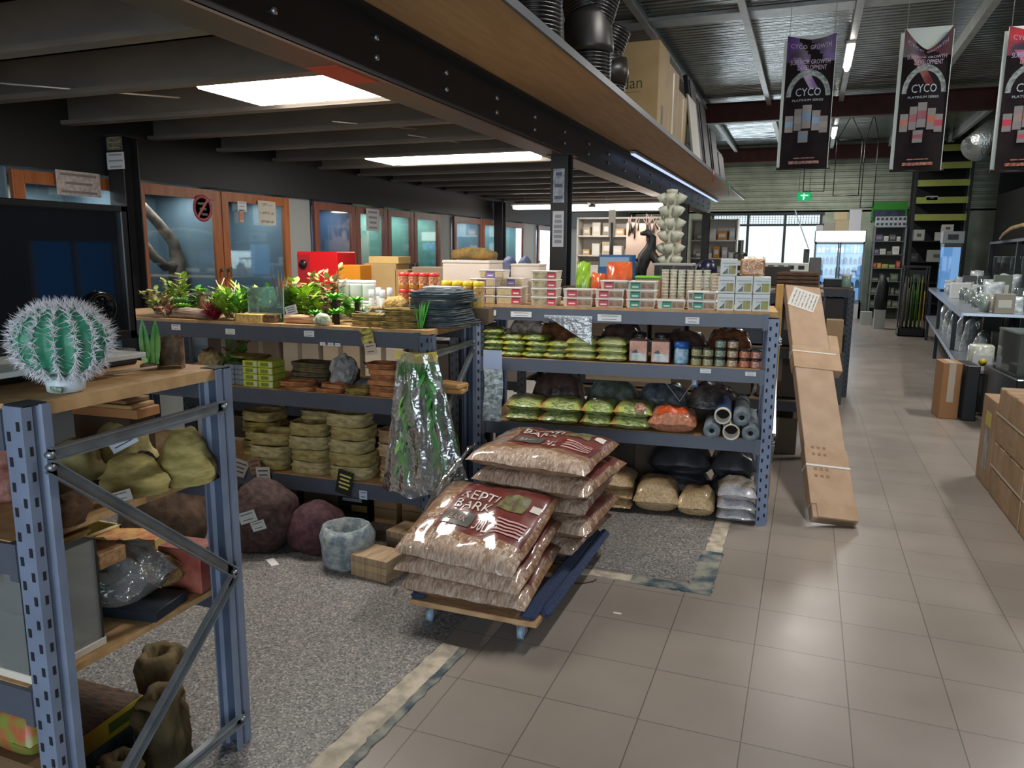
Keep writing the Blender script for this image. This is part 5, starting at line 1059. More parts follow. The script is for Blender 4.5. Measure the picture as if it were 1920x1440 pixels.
BARKB = M('#7d5944', .28, hex2='#a3805f', scale=32, bump=.45, coat=.7); MAROON = M('#5f2320', .35, hex2='#742f28', scale=20, coat=.6); HEM = M('#a3846c', .2, hex2='#c7b09c', scale=26, bump=.9, coat=.9, stretch=(3, 1, 1)); CREAM = M('#d8cfc4', .4, coat=.5); GREYP = M('#4f534c', .4, coat=.5); PINKT = M('#c99a94', .45)
def barkbag(label, loc, w_, d, h, seed, rot, detail=True):
    t = thing('bark_bag', label, 'bag', loc, rot=rot, group='clear bags of bark on the dolly')
    def reg(u, v):
        if .24 < u < .97 and .27 < v < .97: return 1
        return 2 if v < .16 else 0
    mb, top = sack(w_, d, h, seed, 30, 24, wr=.013, region=reg, mats_side=0, pinch=.42); mb.build('bag', [BARKB, MAROON, HEM], t)
    def at(x, y, dz=.004):
        p = top(.24 + .73 * x, .27 + .70 * y); return (p[0], p[1], p[2] + dz)
    if detail:
        m2 = MB()
        m2.text('REPTI', lambda x, y: at(.27 + x, .62 + y), .42, .15, 0); m2.text('BARK', lambda x, y: at(.27 + x, .43 + y), .42, .15, 0)
        m2.text('30L', lambda x, y: at(.48 + x, .15 + y), .15, .20, 0)
        m2.grid(lambda u, v: at(.86 + .11 * u, .56 + .12 * v), 3, 3, 0)
        m2.build('lettering', CREAM, t)
        m2 = MB(); m2.grid(lambda u, v: at(.03 + .34 * u, .05 + .24 * v, .0035), 6, 5); m2.build('grey_panel', GREYP, t)
        m2 = MB(); m2.text('BARK', lambda x, y: at(.20 + x, .17 + y, .006), .2, .10)
        for k in range(5): m2.grid(lambda u, v, k=k: at(.62 + .32 * u, .28 - .055 * k + .025 * v, .004), 5, 1)
        m2.build('small_print', PINKT, t)
        m2 = MB(); m2.grid(lambda u, v: (lambda p: p)(at(.52 + .3 * u, .46 + .3 * v, .003)), 6, 6); m2.build('picture', M('#5a4a38', .4, hex2='#7a7a4a', scale=30, coat=.5), t)
    else:
        m2 = MB()
        for k in range(4): m2.grid(lambda u, v, k=k: at(.45 + .4 * u, .2 + .16 * k + .05 * v), 6, 1)
        m2.build('lettering', PINKT, t)
    return t
for i in range(3):
    barkbag('%s bark bag of the low front pile on the dolly' % ['bottom', 'middle', 'labelled top'][i], (-1.285 - .012 * i, 2.985 + .015 * i, .150 + i * .096), .58, .56, .115, 200 + i, (R(6 + 6 * i), R(1), R(2 - 3 * i)), i == 2)
for i in range(5):
    barkbag('%s bark bag of the tall rear pile on the dolly' % ['bottom', 'second', 'middle', 'fourth', 'topmost'][i], (-1.20 + (.02 if i % 2 else -.02) + .012 * i, 3.58 - .015 * i, .150 + i * .104), .60, .60, .122, 210 + i, (R(1), R(-1 + .5 * i), R(-5 + 3 * (i % 3))), i == 4)
mb = MB()
def film(u, v):
    a = Vector((-1.50, 3.40, .66)).lerp(Vector((-1.53, 3.25, .60)), u); b_ = Vector((-1.62, 3.05, .16)).lerp(Vector((-1.58, 2.68, .13)), u)
    p = a.lerp(b_, v); n = Vector((-.9, -.3, .2)); return tuple(p + n * (.03 * nz(u * 5, v * 6, 4) + .05 * math.sin(PI * v)))
mb.grid(film, 14, 20); solo(mb, 'stretch_wrap', CLEAR('#f4f4f6', .7, .12, .9, 14, .10), 'clear stretch wrap hanging off the left side of the bark bags', 'plastic wrap', (0, 0, 0))
mb = MB(); mb.tube([(0, 0, .003), (.05, .02, .004), (.09, .06, .003), (.10, .09, .003)], .003, 5); solo(mb, 'strap_scrap', M('#4a2420', .5), 'thin dark red strap scrap on the tiles behind the dolly', 'strap', (-.98, 3.38, 0))
mb = MB(); mb.box(-.018, .018, -.006, .006, 0, .002); solo(mb, 'paper_scrap', M('#d9d6cc', .6), 'tiny white scrap on the tiles right of the dolly', 'paper', (-.70, 3.16, .0))
# ================================================================== leaning cardboard
CARD = M('#b3977d', .75, hex2='#a98c72', scale=7, stretch=(1, 1, .3)); CARD2 = M('#a98a6c', .75, hex2='#b59678', scale=9)
_b = Vector((.225, 4.76, -.006)); _t = Vector((-.055, 6.2, 1.31)); _ax = (_t - _b).normalized(); _w = Vector((.93, .36, 0)); _w = (_w - _ax * _w.dot(_ax)).normalized(); _n = _w.cross(_ax).normalized()
if _n.z < 0: _n = -_n
CT = Matrix(((_w.x, _ax.x, _n.x, _b.x), (_w.y, _ax.y, _n.y, _b.y), (_w.z, _ax.z, _n.z, _b.z), (0, 0, 0, 1)))
t = bpy.data.objects.new('cardboard_box', None); C.objects.link(t); t.matrix_world = CT; t['label'] = 'tall flat cardboard carton leaning back beside the middle rack'; t['category'] = 'box'
mb = MB(); mb.box(-.127, .127, .0, 1.97, .01, .08, 0, .004); mb.build('carton', CARD, t)
mb = MB(); mb.box(-.133, .133, .09, .50, .005, .086, 0, .003); mb.box(-.10, .137, .0, .10, .012, .09, 0, .003); mb.build('bottom_sleeve', CARD2, t)
mb = MB(); mb.box(-.135, .135, .36, .372, .002, .0885, 0); mb.build('white_strap', M('#d8d6d2', .5), t)
mb = MB(); mb.box(-.134, .19, 1.16, 1.36, .004, .085, 0, .003); mb.box(.13, .20, 1.36, 1.5, .01, .07, 0, .003); mb.build('upper_sleeve', CARD2, t)
mb = MB(); mb.box(-.136, .16, 1.30, 1.312, .003, .0875, 0); mb.build('upper_strap', M('#cfc6b8', .5), t)
mb = MB()
for k in range(4):
    for j in range(3): mb.box(-.09 + .035 * j, -.07 + .035 * j, .28 + .05 * k + (.06 if k > 1 else 0), .30 + .05 * k + (.06 if k > 1 else 0), .086, .0866)
mb.build('print', M('#8a6a48', .7), t)
mb = MB(); T2 = Matrix.Translation((0, 1.83, .081)) @ Matrix.Rotation(R(-20), 4, 'Z'); mb.box(-.10, .09, -.11, .09, 0, .0015, 0, 0, T2)
for k in range(7): mb.box(-.08 + .025 * k, -.07 + .025 * k, -.09, .07, .0016, .0022, 1, 0, T2)
mb.build('shipping_label', [M('#cfcbc4', .55), M('#6a6a6a', .6, hex2='#c9c6c0', scale=60)], t)
# ================================================================== left wall: timber framed glass doors of the enclosures
T1 = M('#8f4f24', .45, hex2='#a5602c', scale=6, stretch=(4, 4, .5)); T2 = M('#6a3a2c', .45, hex2='#7d4634', scale=6, stretch=(4, 4, .5))
GLS = CLEAR('#e6eef2', .26, .03)
LEAVES = [(3.64, 4.62, T1, '#70848e'), (4.64, 5.57, T1, '#6e8490'), (5.58, 6.54, T1, '#6c828e'), (6.97, 7.76, T2, '#3a4c60'), (7.78, 8.48, T2, '#344a66'), (8.50, 9.17, T2, '#6a9a8a'), (9.19, 9.96, T2, '#66988a'), (10.42, 11.48, T2, '#6a92a2'), (11.5, 12.4, T2, '#64889a'), (12.42, 13.45, T2, '#66929a'), (14.22, 15.2, T2, '#8fa8b8'), (15.22, 16.2, T2, '#8fa8b8')]
for i, (a, b_, tm, colr) in enumerate(LEAVES):
    t = bpy.data.objects.new('door_%d' % (i + 1), None); C.objects.link(t); t['kind'] = 'structure'; t.location = (-4.97, (a + b_) / 2, 0)
    h = (b_ - a) / 2; z0, z1 = .5, 2.12; s_ = .085
    mb = MB(); mb.box(-.02, .02, -h, -h + s_, z0, z1, 0, .004); mb.box(-.02, .02, h - s_, h, z0, z1, 0, .004); mb.box(-.018, .018, -h + s_, h - s_, z1 - s_, z1, 0); mb.box(-.018, .018, -h + s_, h - s_, z0, z0 + .12, 0)
    mb.build('frame', tm, t)
    mb = MB(); mb.box(-.003, .003, -h + s_, h - s_, z0 + .12, z1 - s_); mb.build('pane', GLS, t)
    mb = MB(); yy = h - .04 if i % 2 else -h + .04; mb.cyl((.02, yy, 1.42), (.05, yy, 1.42), .012, 8); mb.box(.045, .055, yy - .008, yy + .008, 1.36, 1.45); mb.build('handle', M('#8d8a84', .3, metal=.8), t)
    mb = MB(); mb.box(-5.78, -5.70, a - .02, b_ + .02, .5, 2.14); mb.box(-5.70, -5.0, a - .02, a - .005, .5, 2.14); mb.box(-5.7, -5.0, b_ + .005, b_ + .018, .5, 2.14)
    struct(mb, 'wall_alcove', M(colr, .6, var=.06, scale=2), 'blue or green painted inside of an enclosure behind its glass door')
    area('alcove_light', (-5.3, (a + b_) / 2, 2.08), (0, 0, 0), .25, b_ - a - .2, 11, (1, .97, .93))
BRN = M('#8d8072', .85, hex2='#5e5044', scale=9, bump=.4)
mb = MB(); mb.tube([(-5.40, 5.02, 2.06), (-5.40, 5.14, 1.95), (-5.40, 5.29, 1.82), (-5.4, 5.44, 1.66), (-5.40, 5.475, 1.50), (-5.40, 5.46, 1.3), (-5.42, 5.45, .505)], [.035, .04, .045, .05, .07, .085, .085], 12)
mb.tube([(-5.40, 5.46, 1.46), (-5.40, 5.33, 1.45), (-5.4, 5.2, 1.54), (-5.4, 5.09, 1.69)], [.055, .045, .04, .03], 10)
solo(mb, 'tree_branch', BRN, 'thick grey forked branch inside the enclosure behind the second door', 'branch')
def paper(name, loc, w_, h, label, mats, n=3, rz=R(90), cat='paper'):
    mb = MB(); mb.box(-w_ / 2, w_ / 2, -.001, 0, -h / 2, h / 2, 0); g = rng(int(w_ * 1000))
    for i in range(n): z = h * (.35 - .7 * i / max(1, n - 1)) if n > 1 else 0; q = w_ * g.uniform(.25, .42); mb.box(-q, q, -.0016, -.001, z - h * .05, z + h * .05, 1)
    return solo(mb, name, mats, label, cat, loc, rz)
PW = [M('#c9c9cc', .6), M('#8d9096', .6)]
t = thing('no_entry_sticker', 'round red no touching sticker with a slash on the second door', 'sticker', (-4.94, 5.33, 1.955), R(90))
mb = MB(); T = Matrix.Rotation(R(90), 4, 'X'); mb.lathe([(.085, 0), (.085, .001), (.115, .001), (.115, 0)], 28, T=T); mb.box(-.012, .012, -.0015, 0, -.10, .10, 0, 0, Matrix.Rotation(R(40), 4, 'Y')); mb.build('ring', M('#a03a3e', .5), t)
mb = MB()
for k in range(3): mb.box(-.055 + .02 * k, .035 + .01 * k, -.0008, 0, .03 - .045 * k, .05 - .045 * k)
mb.build('hand_picture', M('#3a4030', .5), t)
paper('notice_paper', (-4.94, 5.83, 2.0), .12, .09, 'small white notice taped on the third door', PW)
paper('note_paper', (-4.94, 5.82, 1.91), .055, .12, 'orange and white note below the small white notice', [M('#b97a5a', .6), M('#c9b9a8', .6)], 2)
paper('drawing_paper', (-4.94, 6.18, 1.955), .26, .23, 'larger paper with a grey drawing on the third door', [M('#b5b0a4', .6), M('#6f6a5c', .6, hex2='#b5b0a4', scale=30)], 3)
paper('notice_paper', (-4.94, 8.12, 1.97), .30, .26, 'white paper taped on the dark blue fifth door', PW, 4)
paper('notice_paper', (-4.93, 4.12, 2.06), .36, .17, 'printed paper at the top of the door behind the black tank', [M('#a39a94', .6, hex2='#c2bab4', scale=30), M('#7f7672', .6)], 3)
paper('notice_paper', (-2.03, 6.338, 1.80), .10, .30, 'long white paper strip on the black post', PW, 6, 0)
paper('photo_paper', (-2.03, 6.338, 2.16), .10, .28, 'bluish photo strip taped high on the black post', [M('#8f98a8', .5, hex2='#c2c6cc', scale=20), M('#5a6476', .5)], 3, 0)
paper('notice_paper', (-4.80, 4.335, 2.24), .17, .12, 'crumpled notice taped on the left hand post', PW, 3, 0)
paper('notice_paper', (-4.80, 4.335, 2.37), .15, .11, 'dark printed card above the crumpled notice', [M('#4a4436', .5, hex2='#7a7460', scale=40), M('#8a8468', .5)], 3, 0)

# ================================================================== racks behind, and what shows over the tops
DK = M('#2a2d33', .5); DKB2 = M('#33373f', .5)
def simple_rack(label, x0, x1, y0, y1, H, levels, rz=0, board=M('#6b5a48', .7)):
    fr = Frame(x0, y0, rz); rack('shelving_rack', label, fr, x1 - x0, y1 - y0, H, levels, ends=(), pm=DKB2, bm=DK, board=board)
simple_rack('dark rack standing back to back behind the plant rack', -4.4, -2.12, 4.45, 5.05, 1.235, (.5, 1.258))
simple_rack('second row rack below the white tower behind the middle rack', -1.95, .10, 6.30, 6.92, 1.275, (.45, .87, 1.30))
simple_rack('second row rack further left carrying blue folded bags', -4.3, -2.35, 6.30, 6.92, 1.275, (.45, .87, 1.30))
simple_rack('dark rack at the aisle behind the leaning cardboard', -.75, .46, 9.3, 10.2, 1.2, (.4, .8, 1.22))
ZR = 1.2745; Z2 = 1.3165
t = thing('red_toolbox', 'bright red box with a round black lock behind the plants', 'box', (-3.28, 4.74, ZR))
mb = MB(); mb.box(-.17, .17, -.12, .12, 0, .32, 0, .006); mb.build('case', M('#d3141c', .35, coat=.4), t)
mb = MB(); mb.box(-.165, -.06, -.1215, -.12, .02, .30); mb.build('side_panel', M('#a3202a', .4), t)
mb = MB(); mb.lathe([(.032, 0), (.032, .012), (.014, .014), (0, .02)], 18, T=Matrix.Translation((-.115, -.121, .23)) @ Matrix.Rotation(R(90), 4, 'X')); mb.build('lock', M('#17181a', .3), t)
mb = MB(); mb.box(-.09, .09, -.08, .08, 0, .23, 0, .004); solo(mb, 'orange_box', M('#d98a1e', .5), 'orange yellow carton right of the red box', 'box', (-2.99, 4.66, ZR))
for (x, y, sx, sz, z, c, lb) in ((-2.83, 4.82, .13, .24, 0, '#b09566', 'tan carton behind the white tubs'), (-2.66, 4.82, .05, .20, 0, '#a58a5a', 'small tan carton next to the tan carton'), (-2.80, 4.82, .12, .05, .24, '#c9a96a', 'flat tan tray lying on the tan carton'), (-2.47, 4.85, .12, .22, 0, '#8d7d66', 'grey brown carton left of the polystyrene box')):
    mb = MB(); mb.box(-sx, sx, -.09, .09, 0, sz, 0, .003); solo(mb, 'carton', M(c, .7, var=.06, scale=6), lb, 'box', (x, y, ZR + z))
mb = MB(); mb.tube([(-.16, 0, .035), (-.05, .02, .045), (.07, 0, .04), (.17, -.02, .03)], [.028, .04, .042, .025], 12); solo(mb, 'mossy_log', M('#6a5a32', .9, hex2='#8f6f3a', scale=22, bump=.6), 'mossy brown log lying on the large polystyrene box', 'log', (-2.11, 4.74, 1.547))
for i, x in enumerate((-2.90, -2.75, -2.58, -2.43)):
    t = thing('folded_bag', ['leftmost', 'second', 'third', 'rightmost'][i] + ' navy blue bag with a pale patch on the second row rack', 'bag', (x, 6.6, Z2), R(8 * (i % 2)), 'navy bags on the second row rack')
    mb = MB(); mb.blob((0, 0, .11), (.075, .09, .14), 3, .12, 2, i, 0, 0, .75); mb.build('bag', M('#2a3450', .6, hex2='#3f4c70', scale=16), t)
    mb = MB(); mb.box(-.035, .04, -.089, -.08, .12, .19); mb.build('patch', M('#8f9fc0', .5), t)
mb = MB(); mb.blob((0, 0, .06), (.10, .09, .11), 3, .3, 2.5, 4, 0, 0, .55); solo(mb, 'brown_ornament', M('#4a3028', .8, hex2='#6f4a3a', scale=20), 'dark red brown rock ornament between the navy bags and the post', 'rock ornament', (-2.12, 6.62, 1.2 + .1165))
mb = MB(); mb.box(-.1, .1, -.1, .1, 0, .03, 0, .002); solo(mb, 'stone_plinth', DK, 'dark plinth under the dark red brown ornament', 'plinth', (-2.42, 6.5, Z2))
# white tower, black tank, navy dome, blue box, dark statue
t = thing('planter_tower', 'tall white tower of stacked planting cups beyond the middle rack', 'planter', (-1.135, 6.72, Z2))
mb = MB(); mb.lathe([(.075, 0), (.075, .02), (.045, .03), (.045, .80), (.05, .82), (.0, .83)], 18); mb.build('column', M('#bdbca8', .5), t)
for k in range(7):
    for j in range(4):
        a = j * PI / 2 + (k % 2) * PI / 4; z = .08 + k * .105
        mb = MB(); mb.tube([(.035 * math.cos(a), .035 * math.sin(a), z), (.075 * math.cos(a), .075 * math.sin(a), z + .03), (.095 * math.cos(a), .095 * math.sin(a), z + .07)], [.026, .034, .042], 10); mb.build('cup', M('#c5c4b0', .5), t)
t = thing('glass_tank', 'small tank with a black side in front of the white tower', 'tank', (-1.05, 6.45, Z2))
mb = MB(); mb.box(-.145, .145, -.09, .09, 0, .185, 0, .003); mb.build('body', M('#14161c', .2, coat=.5), t)
mb = MB(); mb.box(-.155, .165, -.1, .1, .185, .205, 0, .003); mb.build('lid', M('#b5b3a8', .4), t)
t = thing('domed_lid', 'dark navy dome on a white base on the second row rack', 'dome', (-.785, 6.47, Z2))
mb = MB(); mb.box(-.09, .09, -.07, .07, 0, .125, 0, .004); mb.build('base', M('#c2c0b8', .5), t)
mb = MB(); mb.lathe([(.085, .125), (.083, .16), (.07, .20), (.045, .23), (.0, .242)], 20); mb.build('dome', M('#191a36', .3), t)
mb = MB(); mb.box(-.14, .14, -.09, .09, 0, .27, 0, .003); mb.box(-.13, .12, -.0912, -.09, .17, .25, 1); solo(mb, 'blue_box', [M('#2f6ea8', .45), M('#9fbcd0', .5)], 'blue and pale printed box left of the dark statue', 'box', (-1.53, 6.45, Z2))
mb = MB(); mb.tube([(-.06, 0, 0), (-.05, 0, .15), (-.02, 0, .25), (.03, 0, .33), (.04, 0, .42), (.0, -.02, .46), (-.06, -.03, .45)], [.05, .055, .06, .05, .035, .03, .015], 10); mb.tube([(.02, 0, .3), (.10, 0, .2), (.13, 0, .06), (.2, 0, .0)], [.045, .035, .025, .01], 8); mb.tube([(-.02, .0, .26), (-.10, -.03, .22)], [.02, .012], 6)
solo(mb, 'lizard_statue', M('#1e1d1b', .5, hex2='#37352e', scale=20), 'dark rearing lizard statue behind the orange bags', 'statue', (-1.32, 6.66, Z2))
t = thing('sign_stand', 'slim stand with a pale head rising behind the orange bags', 'stand', (-1.66, 6.75, Z2))
mb = MB(); mb.cyl((0, 0, 0), (0, 0, .55), .018, 8); mb.lathe([(.06, 0), (.06, .012), (0, .014)], 14); mb.build('stem', M('#2a2724', .5), t)
mb = MB(); mb.box(-.03, .03, -.01, .01, .42, .66, 0, .003); mb.build('head', M('#b5aa9c', .5), t)
for k in range(5):
    mb = MB(); mb.tube([(-.155, 0, .016), (.155, 0, .016)], .016, 8); mb.box(-.155, .155, -.09, .09, .0, .026, 0, .004)
    solo(mb, 'bark_slab', M('#5d4430', .9, hex2='#3f2e22', scale=14, bump=.5, stretch=(1, 5, 5)), (LAYER[k] if k else 'bottom') + ' brown bark slab of the stack at the end of the second row rack', 'bark slab', (-.08, 6.43, Z2 + k * .03), R(2 * (k % 2)))
mb = MB(); mb.box(-.022, .022, -.022, .022, 0, 1.41, 0, .002); solo(mb, 'timber_post', M('#b0884a', .6, hex2='#c79c58', scale=6, stretch=(6, 6, .5)), 'yellow square timber standing behind the right post of the middle rack', 'timber', (-.165, 5.20, 0))
# rack by the aisle behind the cardboard
for (x, y, w_, d, z0, h, c, lb) in ((.30, 9.6, .13, .16, 1.238, .09, '#1d1e20', 'low black tray on the rack behind the leaning cardboard'), (.06, 9.6, .065, .16, 1.238, .33, '#6b6a66', 'narrow grey carton beside the low black tray'), (-.35, 9.6, .14, .16, 1.238, .22, '#3a3530', 'dark carton left of the narrow grey carton'), (.25, 9.5, .15, .14, .803, .32, '#2b2623', 'dark carton on the middle shelf by the aisle'), (-.1, 9.5, .15, .14, .803, .3, '#4a3430', 'maroon brown carton on the middle shelf by the aisle'), (.25, 9.5, .14, .14, .403, .3, '#3a3a36', 'grey green carton on the low shelf by the aisle')):
    mb = MB(); mb.box(-w_, w_, -d, d, 0, h, 0, .006); solo(mb, 'carton', M(c, .6, var=.1, scale=6), lb, 'box', (x, y, z0))
mb = MB(); mb.box(-.085, .085, -.10, .10, 0, .36, 0, .003); solo(mb, 'carton', M('#a08562', .7, var=.06, scale=5), 'tan carton on a low ledge right behind the leaning cardboard', 'box', (.30, 8.95, .55))
mb = MB(); mb.box(-.12, .12, -.14, .14, 0, .548, 0, .004); solo(mb, 'grey_bin', M('#3f4246', .6), 'dark grey bin holding up the tan carton', 'bin', (.30, 8.95, 0))
for i, (x, c, lb) in enumerate(((-.25, '#2f5f8a', 'blue jar on the aisle rack'), (.40, '#7f9a8a', 'pale green jar at the corner of the aisle rack'))):
    jar('small_jar', lb, (x, 9.42, 1.238), .05, .15, M(c, .3), M('#d5d5d0', .4))
# stock on the lower levels of the racks behind
SC = ['#3d342c', '#57493a', '#2f2f33', '#6b5d4c', '#45403c', '#7a6a54', '#333a40']
def stock(rackname, x0, x1, y, z, n, seed, hmax, cols, lev):
    g = rng(seed); w_ = (x1 - x0) / n
    for i in range(n):
        q = w_ * .44; h = hmax * g.uniform(.75, 1); c = cols[(i * 3 + seed) % len(cols)]
        mb = MB(); mb.box(-q, q, -.2, .2, 0, h, 0, .005); mb.box(-.02, .02, -.201, .2, h * .4, h + .001, 1); solo(mb, 'carton', [M(c, .7, var=.08, scale=5), M('#6f6456', .5)], '%s carton along the %s of the %s' % (ORD[i], lev, rackname), 'box', (x0 + w_ * (i + .5), y, z), 0, 'cartons on the %s' % rackname)
stock('dark rack behind the middle rack', -1.85, .02, 6.6, .8875, 6, 1, .36, SC, 'middle level')
stock('dark rack behind the middle rack', -1.85, .02, 6.6, .4675, 5, 2, .34, SC, 'low level')
stock('dark rack behind the middle rack', -1.85, .02, 6.6, .0, 5, 3, .33, SC, 'floor level')
stock('dark rack behind the plant rack', -4.3, -2.2, 4.78, .5175, 6, 4, .55, ['#8d8272', '#b5aa98', '#5a4c3e', '#9a8a74', '#3d342c'], 'middle level')
stock('dark rack behind the plant rack', -4.3, -2.2, 4.78, .0, 5, 5, .38, SC, 'floor level')
# display counter with appliances, far behind
t = thing('display_counter', 'pale long counter below the far window', 'counter', (-.55, 13.0, 0))
mb = MB(); mb.box(-.75, .62, -.3, .3, 0, 1.30, 0, .005); mb.build('base', M('#4f5350', .6), t)
mb = MB(); mb.box(-.78, .65, -.33, .33, 1.30, 1.34, 0, .004); mb.build('worktop', M('#a8aaa5', .4), t)
t = thing('control_panel', 'long pale appliance with dark knobs on the far counter', 'appliance', (-.40, 12.85, 1.34))
mb = MB(); mb.box(-.42, .42, -.1, .1, 0, .13, 0, .006); mb.build('case', M('#c2c6c0', .45), t)
for k in range(5): mb = MB(); mb.box(-.36 + k * .15, -.27 + k * .15, -.103, -.1, .03, .09); mb.build('knob', M('#20221f', .5), t)
mb = MB(); mb.lathe([(.10, 0), (.11, .01), (.11, .26), (.10, .28), (.045, .29), (.045, .48), (0, .48)], 16); mb.box(-.025, .03, -.112, -.10, .08, .16, 1); solo(mb, 'black_canister', [M('#1a201c', .4), M('#c9ccc6', .5)], 'black canister with a tall neck on the far counter', 'canister', (-1.05, 12.9, 1.34))
# white shelving at the back of the bay
WSH = M('#d0cbc2', .5)
def wshelf(label, x, y, w_, h, levels, seed, cols):
    t = thing('white_shelf', label, 'shelving', (x, y, 0))
    for s_ in (-1, 1): mb = MB(); mb.box(s_ * w_ / 2 - .015, s_ * w_ / 2 + .015, -.2, .2, 0, h, 0, .003); mb.build('side_panel', WSH, t)
    mb = MB(); mb.box(-w_ / 2, w_ / 2, .19, .2, 0, h); mb.build('back_panel', WSH, t)
    g = rng(seed)
    for z in levels: mb = MB(); mb.box(-w_ / 2, w_ / 2, -.2, .19, z - .015, z + .015); mb.build('shelf', WSH, t)
    k = 0
    for z in levels[:-1]:
        x0 = -w_ / 2 + .1; n_ = 0
        while x0 < w_ / 2 - .14:
            q = g.uniform(.05, .10); hh = g.uniform(.1, .26); c = cols[k % len(cols)]
            mb = MB(); mb.box(-q, q, -.1, .1, 0, hh, 0, .004); mb.box(-q * .7, q * .7, -.102, -.1, hh * .3, hh * .7, 1)
            solo(mb, 'packet', [M(c, .5), M('#dcd8d0', .5)], '%s packet along the %s level of the %s' % (ORD[min(13, n_)], ['low', 'middle', 'upper', 'top'][min(3, levels.index(z))], label.split(' in ')[0].split(' by ')[0]), 'packet', (x + x0 + q, y - .05, z + .0155), 0, 'packets on the ' + label.split(' in ')[0].split(' by ')[0])
            x0 += 2 * q + g.uniform(.02, .06); k += 1; n_ += 1
wshelf('wide white shelf in the far left bay', -3.45, 14.7, 1.6, 2.28, [1.15, 1.55, 1.92, 2.26], 3, ['#b5a58c', '#cfc8bc', '#8f8478', '#c9a070', '#d8d4cc'])
wshelf('narrow white shelf by the third black post', -1.95, 17.2, .95, 2.34, [1.15, 1.5, 1.88, 2.32], 5, ['#d8d8d8', '#c98a3a', '#b5b8bc', '#cfcfcf', '#8a8d90'])
t = thing('display_board', 'pinkish board topped with dark twigs behind the white tower', 'board', (-2.25, 11.8, 0))
mb = MB(); mb.box(-.42, .42, -.012, .012, 0, 2.05, 0, .003); mb.build('board', M('#b9a090', .6), t)
mb = MB(); g = rng(6)
for k in range(26): a = g.uniform(-.38, .38); b_ = a + g.uniform(-.12, .12); mb.tube([(a, -.02, 1.95 + g.uniform(-.2, .05)), ((a + b_) / 2, -.05, 2.06), (b_, -.03, 2.1 + g.uniform(0, .1))], [.012, .009, .004], 5)
mb.build('twigs', M('#4a3a34', .8), t)
# ================================================================== on the mezzanine deck
ZK = 2.7225
RIB = M('#17171a', .35, coat=.3)
def corrug(t, pts, r, name='pipe', pitch=.022):
    P = [Vector(p) for p in pts]; out = []; rs = []
    for i in range(len(P) - 1):
        L = (P[i + 1] - P[i]).length; n = max(2, int(L / pitch))
        for k in range(n):
            out += [tuple(P[i].lerp(P[i + 1], k / n)), tuple(P[i].lerp(P[i + 1], (k + .45) / n)), tuple(P[i].lerp(P[i + 1], (k + .55) / n)), tuple(P[i].lerp(P[i + 1], (k + .95) / n))]; rs += [r, r, r * .93, r * .93]
    mb = MB(); mb.tube(out, rs, 24); mb.build(name, RIB, t)
SMO = M('#1c1a18', .4, hex2='#2a2622', scale=5)
t = thing('duct_fitting', 'fat black corrugated duct standing at the deck edge, nearest of the three', 'duct', (-1.59, 4.42, ZK))
corrug(t, [(0, 0, .0), (0, 0, .32), (-.06, .02, .62)], .17)
t = thing('duct_fitting', 'black branched duct with a smooth collar, middle of the three', 'duct', (-1.53, 5.42, ZK))
corrug(t, [(0, 0, 0), (0, 0, .24)], .155); mb = MB(); mb.tube([(0, 0, .24), (0, 0, .27), (-.02, 0, .46), (-.03, 0, .50)], [.165, .17, .165, .15], 24); mb.build('collar', SMO, t)
corrug(t, [(-.03, 0, .5), (-.14, .05, .95)], .15, 'branch')
corrug(t, [(.02, .0, .42), (.12, .05, .8)], .13, 'branch')
t = thing('duct_fitting', 'black duct elbow tipping outwards before the tan carton, farthest of the three', 'duct', (-1.52, 5.95, ZK))
corrug(t, [(0, 0, 0), (0, 0, .16)], .125); mb = MB(); mb.tube([(0, 0, .16), (.02, 0, .22), (.0, 0, .26)], [.13, .13, .15], 22); mb.build('collar', SMO, t)
corrug(t, [(-.01, 0, .24), (-.05, .02, .36), (.02, .04, .56)], .135, 'branch')
t = thing('carton', 'big tan carton printed with a green name on the deck edge', 'box', (-1.78, 8.0, ZK))
mb = MB(); mb.box(-.30, .30, -.28, .28, 0, .90, 0, .006); mb.build('carton', M('#b79a6a', .7, hex2='#bfa374', scale=4), t)
mb = MB(); mb.text('Grodan', lambda x, y: (-.08 + x, -.2815, .52 + y), .44, .11); mb.build('lettering', M('#3a4a2a', .6), t)
mb = MB(); mb.box(-.2, .12, -.2815, -.28, .43, .435); mb.build('underline', M('#7a7a5a', .6), t)
mb = MB(); mb.box(.3003, .3015, -.1, -.0, .15, .33); mb.build('side_label', M('#35332f', .6), t)
for (x, y, sx, sy, h, c, lb) in ((-1.80, 8.68, .30, .36, .84, '#c2a478', 'second tan carton behind the printed one on the deck'), (-1.82, 9.5, .30, .40, .72, '#b09468', 'third tan carton further back on the deck'), (-2.6, 8.2, .4, .4, 1.15, '#a89a86', 'tall grey tan carton at the back of the deck')):
    mb = MB(); mb.box(-sx, sx, -sy, sy, 0, h, 0, .006); mb.box(sx, sx + .001, -.04, .04, .05, h - .05, 1); solo(mb, 'carton', [M(c, .7, var=.05, scale=4), M('#d8cdb8', .4)], lb, 'box', (x, y, ZK))
mb = MB(); mb.box(-.22, .22, -.02, .02, 0, 1.6, 0, .003); solo(mb, 'tall_board', M('#b0aa9c', .6), 'tall pale panel standing on the deck behind the ducts', 'panel', (-2.15, 6.95, ZK)); mb = MB(); mb.box(-.05, .05, -.05, .05, 0, 1.6, 0, .003); solo(mb, 'timber_post', M('#6a4f35', .7), 'brown timber standing beside the pale panel on the deck', 'timber', (-1.82, 6.98, ZK))
